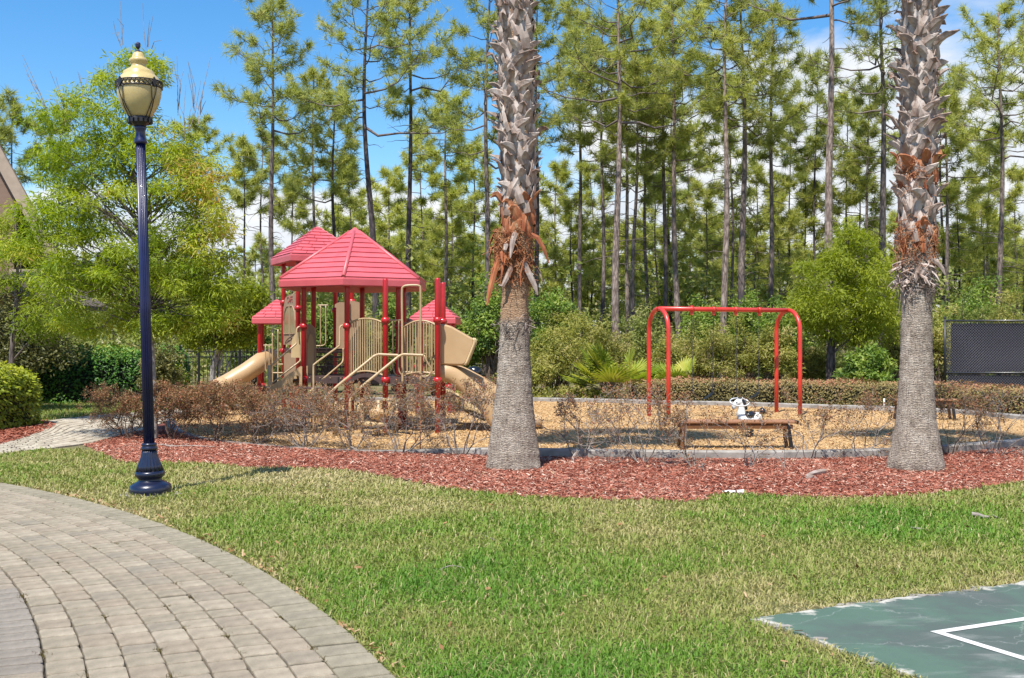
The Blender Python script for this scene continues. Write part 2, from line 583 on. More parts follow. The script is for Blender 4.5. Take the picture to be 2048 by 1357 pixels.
# ------------------------------------------------------------------ ground sheets
KERB_OUT = [(330, 846), (343, 862), (400, 880), (520, 894), (620, 901), (760, 907), (900, 911), (1080, 916), (1250, 919), (1450, 921), (1620, 920), (1780, 916), (1900, 909),
            (1980, 902), (2048, 895), (2200, 877), (2300, 862), (2280, 852), (2180, 848), (2048, 842), (1932, 831), (1800, 824), (1650, 819.5), (1548, 816), (1431, 812.5),
            (1341, 811), (1250, 808), (1075, 804.5), (900, 803), (760, 804), (640, 808), (560, 812), (480, 819), (400, 828), (345, 838)]
kerb_out = smooth_poly([gp(*p) for p in KERB_OUT], 4, True)
MULCH_FRONT = [(168, 893), (200, 908), (239, 924), (290, 930), (331, 929), (424, 930), (503, 937), (600, 938), (700, 943), (780, 957), (850, 972), (930, 985), (1000, 992), (1100, 999),
               (1200, 1003), (1300, 1004), (1400, 1005), (1450, 991), (1520, 994), (1602, 998), (1700, 999), (1821, 995), (1939, 982), (2048, 967), (2250, 945)]
mulch_front = smooth_poly([gp(*p) for p in MULCH_FRONT], 6)
mulch_front[1:-1] += rng.normal(0, .022, (len(mulch_front) - 2, 2))
kb = [gp(*p) for p in KERB_OUT[:16]]
mulch_poly = np.concatenate([mulch_front, np.array(kb[::-1]), np.array([gp(300, 858), gp(243, 873)])])
left_mulch = smooth_poly([gp(*p) for p in [(-140, 930), (-60, 906), (0, 891), (58, 875), (112, 851), (70, 842), (20, 848), (-80, 868), (-200, 890)]], 3, True)
walk_near = smooth_poly([gp(*p) for p in [(-160, 945), (-60, 924), (0, 911), (80, 901), (168, 890), (243, 873), (300, 858), (328, 846), (345, 838), (400, 828), (480, 819), (560, 812), (640, 808)]], 4)
walk_far = smooth_poly([gp(*p) for p in [(-160, 917), (-60, 902), (0, 890), (58, 874), (84, 858), (100, 843), (212, 831), (265, 827), (310, 824), (400, 816), (480, 809.5), (560, 804), (640, 801)]], 4)
walk_poly = np.concatenate([walk_near, walk_far[::-1]])
PC, PR = np.array([-17.646, -1.476]), 18.371
a_ = np.linspace(-.02, 1.25, 60)
path_edge = PC + PR * np.stack([np.cos(a_), np.sin(a_)], 1)
path_poly = np.concatenate([path_edge, (PC + (PR - 3.2) * np.stack([np.cos(a_), np.sin(a_)], 1))[::-1]])
cc = gp(1507, 1241)
d1, d2 = np.array([.903, .430]), np.array([.426, -.905])
tt = np.linspace(0, 9, 90)
e1 = cc + tt[:, None] * d1 + rng.normal(0, .018, (90, 1)) * d2
e2 = cc + tt[:, None] * d2 + rng.normal(0, .014, (90, 1)) * d1
court_poly = np.concatenate([e2[::-1], e1[1:], [e1[-1] + d2 * 9]])


def sheet(name, poly, z, m, label, cat, grid=False):
    b = B()
    V = np.c_[poly, np.full(len(poly), z)]
    b.add(V, np.arange(len(poly)))
    me = b.mesh(name, m)
    if me.polygons[0].normal.z < 0:
        me.flip_normals()
    o = part(name, me, None)
    return tag(o, label, cat, kind='structure')


def ground_mat():
    m, t, p = base_mat('lawn_soil')
    n1, n2 = noise(t, .7, 5), noise(t, 22, 6)
    r1 = ramp(t, [(.10, .13, .03), (.17, .15, .06), (.25, .19, .10)], [.35, .5, .68])
    r2 = ramp(t, [(.45, .45, .45), (1.1, 1.1, 1.1)], [.3, .7])
    L(t, n1.outputs['Fac'], r1.inputs[0]); L(t, n2.outputs['Fac'], r2.inputs[0])
    x = N(t, 'ShaderNodeMix', data_type='RGBA', blend_type='MULTIPLY')
    x.inputs[0].default_value = 1
    L(t, r1.outputs[0], x.inputs[6]); L(t, r2.outputs[0], x.inputs[7]); L(t, x.outputs[2], p.inputs['Base Color'])
    p.inputs['Roughness'].default_value = 1
    b = N(t, 'ShaderNodeBump'); b.inputs['Strength'].default_value = .6; b.inputs['Distance'].default_value = .03
    L(t, n2.outputs['Fac'], b.inputs['Height']); L(t, b.outputs[0], p.inputs['Normal'])
    return m


def court_mat():
    m, t, p = base_mat('worn_green_court')
    n1 = noise(t, .9, 6, .6); n2 = noise(t, 1.7, 8, .62, stretch=(.6, 1.6, 1), dist=.5); n3 = noise(t, 40, 4)
    r1 = ramp(t, [(.055, .105, .076), (.066, .118, .086), (.062, .086, .074), (.088, .10, .092)], [.34, .46, .56, .7])
    L(t, n1.outputs['Fac'], r1.inputs[0])
    r2 = ramp(t, [(0, 0, 0), (.16, .16, .16), (.9, .9, .9)], [.55, .65, .76])
    L(t, n2.outputs['Fac'], r2.inputs[0])
    x = N(t, 'ShaderNodeMix', data_type='RGBA')
    x.inputs[7].default_value = (.52, .51, .47, 1)
    L(t, r2.outputs[0], x.inputs[0]); L(t, r1.outputs[0], x.inputs[6])
    vo = N(t, 'ShaderNodeTexVoronoi', feature='DISTANCE_TO_EDGE'); vo.inputs['Scale'].default_value = 1.1
    nd = noise(t, 2.2, 5)
    tc = N(t, 'ShaderNodeTexCoord'); va = N(t, 'ShaderNodeVectorMath', operation='ADD')
    sc = N(t, 'ShaderNodeVectorMath', operation='SCALE'); sc.inputs['Scale'].default_value = .55
    L(t, nd.outputs['Color'], sc.inputs[0]); L(t, tc.outputs['Object'], va.inputs[0]); L(t, sc.outputs[0], va.inputs[1]); L(t, va.outputs[0], vo.inputs['Vector'])
    r3 = ramp(t, [(.26, .26, .26), (0, 0, 0)], [.0, .005])
    L(t, vo.outputs['Distance'], r3.inputs[0])
    y = N(t, 'ShaderNodeMix', data_type='RGBA'); y.inputs[7].default_value = (.42, .43, .40, 1)
    L(t, r3.outputs[0], y.inputs[0]); L(t, x.outputs[2], y.inputs[6])
    # worn pale rim along the two open edges, and fine grit
    def edge(dv):
        sb = N(t, 'ShaderNodeVectorMath', operation='SUBTRACT'); sb.inputs[1].default_value = (cc[0], cc[1], 0)
        dt = N(t, 'ShaderNodeVectorMath', operation='DOT_PRODUCT'); dt.inputs[1].default_value = (dv[0], dv[1], 0)
        L(t, tc.outputs['Object'], sb.inputs[0]); L(t, sb.outputs[0], dt.inputs[0])
        return dt.outputs['Value']
    mn = N(t, 'ShaderNodeMath', operation='MINIMUM'); L(t, edge(d1), mn.inputs[0]); L(t, edge(d2), mn.inputs[1])
    nr = noise(t, 5, 6, .65)
    ma = N(t, 'ShaderNodeMath', operation='MULTIPLY_ADD'); ma.inputs[1].default_value = -.55; L(t, nr.outputs['Fac'], ma.inputs[0]); L(t, mn.outputs[0], ma.inputs[2])
    me_ = N(t, 'ShaderNodeMapRange'); me_.inputs[1].default_value, me_.inputs[2].default_value = -.31, -.25; me_.inputs[3].default_value, me_.inputs[4].default_value = 1, 0
    L(t, ma.outputs[0], me_.inputs[0])
    w = N(t, 'ShaderNodeMix', data_type='RGBA'); w.inputs[7].default_value = (.42, .40, .35, 1)
    L(t, me_.outputs[0], w.inputs[0]); L(t, y.outputs[2], w.inputs[6])
    ng = noise(t, 190, 3, .7); rg = ramp(t, [(.75, .75, .75), (1.2, 1.2, 1.2)], [.35, .65]); L(t, ng.outputs['Fac'], rg.inputs[0])
    xg = N(t, 'ShaderNodeMix', data_type='RGBA', blend_type='MULTIPLY'); xg.inputs[0].default_value = 1
    L(t, w.outputs[2], xg.inputs[6]); L(t, rg.outputs[0], xg.inputs[7]); L(t, xg.outputs[2], p.inputs['Base Color'])
    p.inputs['Roughness'].default_value = .85
    b = N(t, 'ShaderNodeBump'); b.inputs['Strength'].default_value = .2; b.inputs['Distance'].default_value = .005
    L(t, n3.outputs['Fac'], b.inputs['Height']); L(t, b.outputs[0], p.inputs['Normal'])
    return m


gnd = [(-300, -40), (300, -40), (300, 500), (-300, 500)]
sheet('ground', np.array(gnd, float), 0, ground_mat(), 'open grassy ground under the lawn and woodland', 'ground')
sheet('mulch_bed', mulch_poly, .008, mat('red_mulch', [(.11, .030, .022), (.24, .070, .050), (.34, .14, .105)], 1, 28, 6, bump=1, bscale=50, bdist=.03), 'long bed of red wood mulch around the two palms', 'mulch bed')
sheet('mulch_bed', left_mulch, .012, bpy.data.materials['red_mulch'], 'small patch of red mulch under lime green hedge beside the walkway', 'mulch bed')
wp = sheet('playground_surface', kerb_out, .02, mat('wood_chip_fill', [(.48, .29, .125), (.60, .38, .17), (.68, .47, .23)], 1, 34, 7, bump=1, bscale=45, bdist=.04), 'golden wood chip play surface inside the concrete kerb', 'play surface')
sheet('walkway', walk_poly, .004, mat('joint_sand', (.16, .13, .10), 1, 30), 'narrow paved walkway curving from the left to the playground', 'walkway')
pathb = sheet('paver_path', path_poly, .006, mat('dark_joint_sand', [(.030, .024, .016), (.085, .07, .045)], 1, 20), 'broad curved path of grey beige concrete pavers', 'path')
# court slab with two white lines
b = B()
b.prism(np.c_[court_poly, np.full(len(court_poly), -.05)], (0, 0, .066))
court = tag(part('court', b, court_mat()), 'corner of worn green sports court with white line', 'court', kind='structure')
lc = gp(1860, 1270)
for nm, da, db in (('court_line', d1, d2), ('court_line', d2, d1)):
    b = B()
    s0 = -.0 if da is d1 else .055
    q = [lc + da * s0, lc + da * 9, lc + da * 9 + db * .055, lc + da * s0 + db * .055] if da is d1 else [lc + da * s0, lc + da * 9, lc + da * 9 + db * .055, lc + da * s0 + db * .055]
    b.add(np.c_[np.array(q), np.full(4, .0195)], np.arange(4))
    me = b.mesh(nm, M['white_paint'])
    if me.polygons[0].normal.z < 0: me.flip_normals()
    part(nm, me, None, court)
# crumbled concrete lip along the court edge
b = B()
for k in range(70):
    ed, dd = (e1, d1) if rng.random() < .55 else (e2, d2)
    c0 = ed[rng.integers(0, 70)] + rng.normal(0, .03, 2)
    n_ = rng.integers(5, 8); an = np.sort(rng.random(n_)) * 2 * np.pi
    rr = rng.uniform(.012, .05) * rng.uniform(.6, 1.3, n_)
    ring = np.stack([c0[0] + rr * np.cos(an) * 1.8 * abs(dd[0]) + rr * np.cos(an) * .5, c0[1] + rr * np.sin(an), np.full(n_, -.004)], 1)
    b.prism(ring, (0, 0, rng.uniform(.012, .026)))
tag(part('court_rubble', b, M['concrete'], court), kind='stuff')

# kerb ring
cen = kerb_out.mean(0)
dd = np.roll(kerb_out, -1, 0) - np.roll(kerb_out, 1, 0)
nn = unit(np.stack([-dd[:, 1], dd[:, 0]], 1))
if ((cen - kerb_out) * nn).sum() < 0: nn = -nn
kin = kerb_out + nn * .16
n_ = len(kerb_out)
prof = [(0, -.02), (0, .105), (.02, .125), (.14, .125), (.16, .105), (.16, -.02)]
kh = np.where(kerb_out[:, 1] < 20.5, np.clip((kerb_out[:, 0] + 2.6) / 2.4, .22, 1), 1.0)
V = np.concatenate([np.c_[kerb_out + nn * o, z * (kh if z > 0 else 1) * np.ones(n_)] for o, z in prof])
q = []
for k in range(len(prof) - 1):
    for i in range(n_):
        q.append((k * n_ + i, k * n_ + (i + 1) % n_, (k + 1) * n_ + (i + 1) % n_, (k + 1) * n_ + i))
me = B().add(V, np.array(q)).mesh('kerb', M['concrete'])
tag(part('kerb', me, None), 'grey concrete kerb ringing the wood chip playground', 'kerb', kind='structure')


# ------------------------------------------------------------------ pavers
def paver_mesh(lx, ly, h, seed, mats):
    r = np.random.default_rng(seed)
    n = 12
    pts = []
    hx, hy, c = lx / 2, ly / 2, .012
    base = [(-hx + c, -hy), (-.0, -hy), (hx - c, -hy), (hx, -hy + c), (hx, 0), (hx, hy - c), (hx - c, hy), (0, hy), (-hx + c, hy), (-hx, hy - c), (-hx, 0), (-hx, -hy + c)]
    base = np.array(base) + r.normal(0, .0016, (n, 2))
    lev = [(1.0, -h), (1.0, h * .72), (1 - .03, h * .95), (1 - .07, h)]
    V = np.concatenate([np.c_[base * s, np.full(n, z)] for s, z in lev])
    V[2 * n:, 2] += r.normal(0, .0004, 2 * n)
    q = [(k * n + i, k * n + (i + 1) % n, (k + 1) * n + (i + 1) % n, (k + 1) * n + i) for k in range(3) for i in range(n)]
    b = B(); b.add(V, [np.array(q), np.arange(n) + 3 * n])
    return b.mesh('paver', mats)


def paver_mat(name, cols):
    m, t, p = base_mat(name)
    oi = N(t, 'ShaderNodeObjectInfo')
    r = ramp(t, cols)
    L(t, oi.outputs['Random'], r.inputs[0])
    n1, n2 = noise(t, 9, 6, .65), noise(t, 260, 3, .7)
    r1 = ramp(t, [(.70, .69, .66), (1.13, 1.12, 1.10)], [.3, .68]); r2 = ramp(t, [(.62, .61, .60), (1.2, 1.2, 1.2)], [.35, .65])
    L(t, n1.outputs['Fac'], r1.inputs[0]); L(t, n2.outputs['Fac'], r2.inputs[0])
    x = N(t, 'ShaderNodeMix', data_type='RGBA', blend_type='MULTIPLY'); x.inputs[0].default_value = 1
    y = N(t, 'ShaderNodeMix', data_type='RGBA', blend_type='MULTIPLY'); y.inputs[0].default_value = 1
    L(t, r.outputs[0], x.inputs[6]); L(t, r1.outputs[0], x.inputs[7]); L(t, x.outputs[2], y.inputs[6]); L(t, r2.outputs[0], y.inputs[7])
    L(t, y.outputs[2], p.inputs['Base Color'])
    p.inputs['Roughness'].default_value = .9
    b = N(t, 'ShaderNodeBump'); b.inputs['Strength'].default_value = .5; b.inputs['Distance'].default_value = .004
    L(t, n2.outputs['Fac'], b.inputs['Height']); L(t, b.outputs[0], p.inputs['Normal'])
    return m


pm_field = paver_mat('field_paver', [(.262, .222, .162), (.295, .252, .186), (.345, .295, .222), (.285, .232, .17), (.25, .22, .168)])
pm_edge = paver_mat('edge_paver', [(.24, .212, .152), (.268, .238, .17), (.285, .252, .184), (.255, .226, .166)])
pm_band = paver_mat('grey_paver', [(.215, .188, .155), (.25, .222, .186), (.232, .205, .17)])
cands = []
rows = [(0.0, .25, [.185, .20], pm_edge, 0)] + [(.255 + .181 * k, .176, [.19, .235, .25], pm_field, 1) for k in range(7)] + [(1.525, .30, [.15, .165], pm_band, 2)] + [(1.83 + .181 * k, .176, [.19, .235, .25], pm_field, 1) for k in range(4)]
lib = {}
for r0, wd, lens, pm, kind_ in rows:
    R_ = PR - r0 - wd / 2
    a = -.02 + rng.random() * .02
    while a < 1.2:
        ln = lens[rng.integers(len(lens))]
        am = a + ln / 2 / R_
        c = PC + R_ * np.array([math.cos(am), math.sin(am)])
        u_, v_ = 1024 + c[0] / c[1] * F, HV + EYE / c[1] * F
        if -160 < u_ and v_ < 1460 and c[1] > 0:
            key = (wd, ln, int(rng.integers(5)))
            if key not in lib:
                lib[key] = paver_mesh(wd - .004, ln - .017, .024, int(hash((wd, ln, key[2])) % 99991), pm)
            size = (F / c[1]) ** 2 * EYE / c[1]
            vis = u_ > -20 and v_ < 1370
            cands.append((size if vis else 0, c, am, lib[key]))
        a += ln / R_
cands.sort(key=lambda t: -t[0])
rest = B()
for i, (_, c, am, me) in enumerate(cands):
    z = .006 + rng.normal(0, .0012)
    tilt = (rng.normal(0, .007), rng.normal(0, .007), am + rng.normal(0, .012))
    if i < 300:
        place('paver', me, pathb, (c[0], c[1], z), tilt)
    else:
        co = np.empty(len(me.vertices) * 3, np.float32); me.vertices.foreach_get('co', co)
        co = co.reshape(-1, 3) @ np.array(Matrix.Rotation(am, 3, 'Z')).T + np.array([c[0], c[1], z])
        for pl in [np.array([p.vertices[:] for p in me.polygons if len(p.vertices) == 4])]:
            rest.add(co, [pl, np.arange(12) + 36])
tag(part('paver_field', rest, paver_mat('far_paver', [(.29, .245, .185), (.31, .26, .20)]), pathb), kind='stuff')
# moss and grass tufts in a few joints
b = B()
for k in range(34):
    r0 = rows[rng.integers(1, 9)][0]; a = rng.uniform(.38, .62)
    c = PC + (PR - r0) * np.array([math.cos(a), math.sin(a)])
    for j in range(26):
        o = c + rng.normal(0, .015, 2) + np.array([-math.sin(a), math.cos(a)]) * rng.normal(0, .02)
        dxy = rng.normal(0, .012, 2); h = rng.uniform(.008, .02)
        b.quads([[(o[0] - .004, o[1], .018), (o[0] + .004, o[1], .018), (o[0] + dxy[0], o[1] + dxy[1], .022 + h)]], 0, np.array([rng.uniform(.2, .6)]))
tag(part('moss', b, leaf('joint_moss', [(.05, .035, .012), (.10, .075, .02), (.12, .12, .02)], .1), pathb, attr=True), kind='stuff')

# walkway pavers: same size but small in the picture, one mesh with real joints
b = B()
wn, wf = walk_near, walk_far
cum = np.r_[0, np.cumsum(np.linalg.norm(np.diff((wn + wf) / 2, axis=0), axis=1))]
pos = np.arange(0, cum[-1] - .3, .24)


def walk_at(s, t):
    p0 = np.array([np.interp(s, cum, wn[:, 0]), np.interp(s, cum, wn[:, 1])]); p1 = np.array([np.interp(s, cum, wf[:, 0]), np.interp(s, cum, wf[:, 1])])
    return p0 + (p1 - p0) * t


nrow = 12
for s in pos:
    for k in range(nrow):
        o = rng.uniform(-.03, .03) + (k % 2) * .11
        qv = [walk_at(s + o + .006, k / nrow + .006), walk_at(s + o + .232, k / nrow + .006), walk_at(s + o + .232, (k + 1) / nrow - .006), walk_at(s + o + .006, (k + 1) / nrow - .006)]
        z = .022 + rng.normal(0, .0015)
        qa = np.array(qv); qc = qa.mean(0)
        V = np.concatenate([np.c_[qa, np.full(4, .0)], np.c_[qa, np.full(4, z - .005)], np.c_[qc + (qa - qc) * .94, np.full(4, z)]])
        fs = [(a, (a + 1) % 4, 4 + (a + 1) % 4, 4 + a) for a in range(4)] + [(4 + a, 4 + (a + 1) % 4, 8 + (a + 1) % 4, 8 + a) for a in range(4)] + [(8, 9, 10, 11)]
        b.add(V, np.array(fs), 0, False, rng.random())
wk = bpy.data.objects['walkway']
tag(part('paver', b, leaf('walk_paver', [(.27, .23, .175), (.33, .285, .22), (.39, .345, .27)], 0.0, .9), wk, attr=True), kind='stuff')


# ------------------------------------------------------------------ scatter: grass, mulch, chips
def sample(poly, dens, ymax=99, ymin=0):
    """points in polygon; dens(y) points per square metre"""
    lo, hi = poly.min(0), poly.max(0)
    lo[1] = max(lo[1], ymin); hi[1] = min(hi[1], ymax)
    out = []
    y = lo[1]
    while y < hi[1]:
        st = min(.5, hi[1] - y)
        half = (1024 + 220) / F * (y + st)
        x0, x1 = max(lo[0], -half), min(hi[0], half)
        if x1 > x0:
            n = int(dens(y) * (x1 - x0) * st)
            p = np.stack([rng.uniform(x0, x1, n), rng.uniform(y, y + st, n)], 1)
            out.append(p[inside(poly, p[:, 0], p[:, 1])])
        y += st
    return np.concatenate(out)


def blades(p, h, w, rnd, lean=.5, clump=5):
    """grass blades; neighbours share a tuft and fan out from it"""
    n = len(p)
    k = max(1, n // clump)
    own = rng.integers(0, k, n)
    near = np.argsort(p[:, 1] * 1000 // 40 + p[:, 0] * 1e-3)
    grp = np.empty(n, int); grp[near] = np.arange(n) // clump
    cen = np.zeros((n // clump + 1, 2)); cnt = np.bincount(grp, minlength=len(cen))
    first = np.zeros(len(cen), int); first[grp] = np.arange(n)
    c = p[first[grp]]
    far = np.linalg.norm(c - p, axis=1) > .12
    r = rng.normal(0, .016, (n, 2)) * (w[:, None] / .007)
    q = np.where((rng.random(n) < .72)[:, None] & ~far[:, None], c + r, p)
    a = np.arctan2((q - c)[:, 1], (q - c)[:, 0]) + rng.normal(0, .6, n)
    a = np.where(np.linalg.norm(q - c, axis=1) > .1, rng.uniform(0, 2 * np.pi, n), a)
    d = np.stack([np.cos(a), np.sin(a)], 1)
    a2 = a + np.pi / 2 + rng.normal(0, .4, n); s = np.stack([np.cos(a2), np.sin(a2)], 1) * (w / 2)[:, None]
    ln = np.abs(rng.normal(0, lean, n)) + .25
    base = np.c_[q, np.zeros(n)]
    mid = base + np.c_[d * (h * ln * .42)[:, None], h * .60 * np.clip(1 - ln * .28, .18, 1)]
    tip = base + np.c_[d * (h * ln)[:, None], h * np.clip(1 - ln * .52, .10, 1)]
    S = np.c_[s, np.zeros(n)]
    V = np.stack([base - S, base + S, mid + S * .8, mid - S * .8, tip], 1)
    i = np.arange(n)[:, None] * 5
    return V.reshape(-1, 3), [i + np.array([[0, 1, 2, 3]]), i + np.array([[3, 2, 4]])], np.repeat(rnd, 5)


def value_noise(x, y, f, seed):
    r = np.random.default_rng(seed); G = r.random((64, 64))
    X, Y = (x * f) % 63, (y * f) % 63
    i, j = X.astype(int), Y.astype(int); fx, fy = X - i, Y - j
    fx, fy = fx * fx * (3 - 2 * fx), fy * fy * (3 - 2 * fy)
    return (G[i, j] * (1 - fx) + G[(i + 1) % 64, j] * fx) * (1 - fy) + (G[i, (j + 1) % 64] * (1 - fx) + G[(i + 1) % 64, (j + 1) % 64] * fx) * fy


def greenness(p):
    x, y = p[:, 0], p[:, 1]
    g = .475 + .42 * (value_noise(x + 30, y + 5, .9, 1) - .5) + .30 * (value_noise(x + 31, y + 8, 2.7, 2) - .5) + .22 * (value_noise(x + 31, y, 8, 3) - .5)
    def bump(u, v, rx, ry, a):
        c = gp(u, v)
        return a * np.exp(-((x - c[0]) / rx) ** 2 - ((y - c[1]) / ry) ** 2)
    g += bump(1000, 1180, 1.3, 1.2, .30) + bump(1760, 1070, 2.2, 1.5, .34) + bump(700, 1330, .8, .6, .12) + bump(1180, 1340, 1.0, .5, .30) + bump(760, 1100, 1.2, .9, .18)
    g += bump(1400, 1190, .8, .6, -.24) + bump(1330, 1080, 1.1, .8, -.22) + bump(1250, 1010, 2.4, .5, -.22) + bump(700, 955, 2.8, .8, -.25) + bump(120, 960, 2.4, 1.0, -.10) + bump(1620, 1225, .9, .25, -.2)
    g -= .30 * np.exp(-dist_poly(court_poly[::4], x, y) / .10) + .28 * np.exp(-np.abs(np.hypot(x - PC[0], y - PC[1]) - PR) / .08)
    return g


lawn = np.array([(-8.2, 16.5), (-5.6, 4.8), (6.5, 4.8), (9, 16.5)], float)
p = sample(lawn, lambda y: 5100 * min(1, (5.8 / y) ** 1.3), 17, 4.9)
bad = inside(mulch_poly, p[:, 0], p[:, 1]) | inside(court_poly, p[:, 0], p[:, 1]) | (np.hypot(p[:, 0] - PC[0], p[:, 1] - PC[1]) < PR + rng.normal(.0, .02, len(p))) | inside(walk_poly, p[:, 0], p[:, 1])
bad |= inside(kerb_out, p[:, 0], p[:, 1])
p = p[~bad]
g = greenness(p)
bare = value_noise(p[:, 0] + 20, p[:, 1], 3.3, 9) + .5 * value_noise(p[:, 0] + 20, p[:, 1], 11, 10)
keep = rng.random(len(p)) < np.clip(1.25 - np.clip(.46 - g, 0, 1) * 2.2 * bare, .28, 1)
p, g = p[keep], g[keep]
sc_ = np.clip(p[:, 1] / 7.0, .85, 2.0)
rn = np.clip(g + rng.normal(0, .13, len(p)), 0, 1)
dry = rng.random(len(p)) < .11
rn[dry] = rng.uniform(0, .25, dry.sum())
h = rng.uniform(.026, .066, len(p)) * (.75 + .65 * np.clip(g, 0, 1)) * np.clip(sc_, 1, 1.25)
V, Fs, R_ = blades(p, h, rng.uniform(.005, .0095, len(p)) * sc_, rn, 1.0)
print('grass blades', len(p))
tag(part('grass', B().add(V, Fs, 0, False, R_), M['grassblade'], attr=True), 'short patchy lawn grass, green and straw coloured', 'grass', kind='stuff')
# far lawn strip by the walkway
fl = np.array([gp(*q) for q in [(60, 846), (100, 841), (212, 829), (310, 822), (400, 814), (560, 802), (560, 797), (300, 804), (60, 812)]])
p = sample(fl, lambda y: 420)
V, Fs, R_ = blades(p, rng.uniform(.05, .11, len(p)), rng.uniform(.012, .022, len(p)), np.clip(rng.normal(.55, .18, len(p)), 0, 1), .5)
tag(part('grass', B().add(V, Fs, 0, False, R_), M['grassblade'], attr=True), 'strip of lawn between the walkway and the dark green hedge', 'grass', kind='stuff')


def chips(p, ln, wd, z, rnd, tilt=.25):
    n = len(p)
    a = rng.uniform(0, np.pi, n)
    d = np.stack([np.cos(a), np.sin(a), rng.normal(0, tilt, n)], 1) * (ln / 2)[:, None]
    s = np.stack([-np.sin(a), np.cos(a), rng.normal(0, tilt * 1.6, n)], 1) * (wd / 2)[:, None]
    c = np.c_[p, z]
    return np.stack([c - d - s * .7, c + d * .95 - s * .8, c + d + s * .5, c - d * .8 + s], 1)


p = sample(mulch_poly, lambda y: 2500 * min(1, (13 / y)), 20)
rn = np.clip(rng.normal(.45, .2, len(p)) + .2 * (value_noise(p[:, 0] + 30, p[:, 1], 1.3, 4) - .5), 0, 1)
lt = rng.random(len(p)) < .12
rn[lt] = rng.uniform(.8, 1, lt.sum())
b = B().quads(chips(p, rng.uniform(.025, .075, len(p)), rng.uniform(.006, .014, len(p)), rng.uniform(.012, .035, len(p)), rn), 0, rn)
tag(part('mulch', b, M['chip'], attr=True), 'loose red mulch chips covering the long bed', 'mulch', kind='stuff')
p = sample(left_mulch, lambda y: 600)
rn = np.clip(rng.normal(.4, .2, len(p)), 0, 1)
b = B().quads(chips(p, rng.uniform(.06, .12, len(p)), rng.uniform(.012, .025, len(p)), rng.uniform(.015, .04, len(p)), rn), 0, rn)
tag(part('mulch', b, M['chip'], attr=True), 'loose red mulch chips under the lime green hedge', 'mulch', kind='stuff')
p = sample(kin, lambda y: 560 * (16 / y) ** 1.2)
rn = np.clip(rng.normal(.55, .22, len(p)), 0, 1)
b = B().quads(chips(p, rng.uniform(.025, .06, len(p)), rng.uniform(.010, .020, len(p)), rng.uniform(.024, .040, len(p)), rn), 0, rn)
tag(part('wood_chips', b, M['chip_wood'], attr=True), 'loose golden wood chips filling the playground', 'wood chips', kind='stuff')
# dead leaves on the grass and at path edge
lp = np.concatenate([sample(lawn, lambda y: 5, 15, 5), PC + (PR + np.abs(rng.normal(.02, .06, (170, 1)))) * np.array([(math.cos(q), math.sin(q)) for q in rng.uniform(.33, .8, 170)])])
lp = lp[~(inside(court_poly, lp[:, 0], lp[:, 1]) | (np.hypot(lp[:, 0] - PC[0], lp[:, 1] - PC[1]) < PR))]
rn = rng.random(len(lp))
b = B().quads(chips(lp, rng.uniform(.02, .055, len(lp)), rng.uniform(.008, .02, len(lp)), rng.uniform(.02, .05, len(lp)), rn, .4), 0, rn)
tag(part('fallen_leaves', b, M['dead_leaf'], attr=True), 'brown dead leaves lying on the lawn', 'leaves', kind='stuff')


# ------------------------------------------------------------------ street lamp
bx, by = gp(301, 990)
lamp = root('street_lamp', (bx, by, 0), 'tall navy blue fluted street lamp with cream globe on the lawn', 'street lamp')
S_ = F / by
lz = lambda v: (990 - v) / S_
lr = lambda px: px * .965 / S_
ph = lz(286)
b = B()
b.lathe([(lr(43), -.02), (lr(43), lz(976)), (lr(41), lz(970)), (lr(34), lz(966)), (lr(25), lz(962)), (lr(23), lz(958)), (lr(26), lz(955)), (lr(30), lz(951)), (lr(30.5), lz(946)), (lr(28), lz(942))], 48)
part('base_plinth', b, M['navy_dark'], lamp, local=True)
b = B()
b.lathe([(lr(28.5), lz(942)), (lr(24), lz(930)), (lr(19), lz(918)), (lr(16), lz(907)), (lr(14.5), lz(900))], 96, flute=(20, .10))
part('base_bell', b, M['navy_dark'], lamp, local=True)
b = B()
b.lathe([(lr(15.5), lz(900)), (lr(17), lz(898)), (lr(17), lz(895)), (lr(15), lz(893)), (lr(15), lz(891)), (lr(16), lz(890)), (lr(15), lz(887)), (lr(11), lz(886))], 40)
part('base_ring', b, M['navy_dark'], lamp, local=True)
b = B()
b.lathe([(lr(11.3), lz(888)), (lr(10.6), lz(600)), (lr(9.6), lz(284))], 96, flute=(16, .20))
part('pole', b, M['navy'], lamp, local=True)
b = B()
b.lathe([(lr(10), lz(288)), (lr(13), lz(287)), (lr(13), lz(283)), (lr(12), lz(280)), (lr(10), lz(272)), (lr(9.5), lz(264)), (lr(11.5), lz(258)), (lr(12), lz(254)), (lr(10), lz(252))], 32)
part('neck', b, M['navy'], lamp, local=True)
b = B()
b.lathe([(lr(11), lz(254)), (lr(14), lz(250)), (lr(17), lz(247)), (lr(20), lz(244)), (lr(23), lz(241)), (lr(24), lz(236)), (lr(22), lz(235))], 32)
for k in range(16):
    a = k * np.pi / 8
    b.box((lr(23.4) * math.cos(a), lr(23.4) * math.sin(a), lz(243)), (lr(4), lr(6), lr(9)), np.array(Matrix.Rotation(a, 3, 'Z')), bev=.004)
part('globe_holder', b, M['lamp_iron'], lamp, local=True)


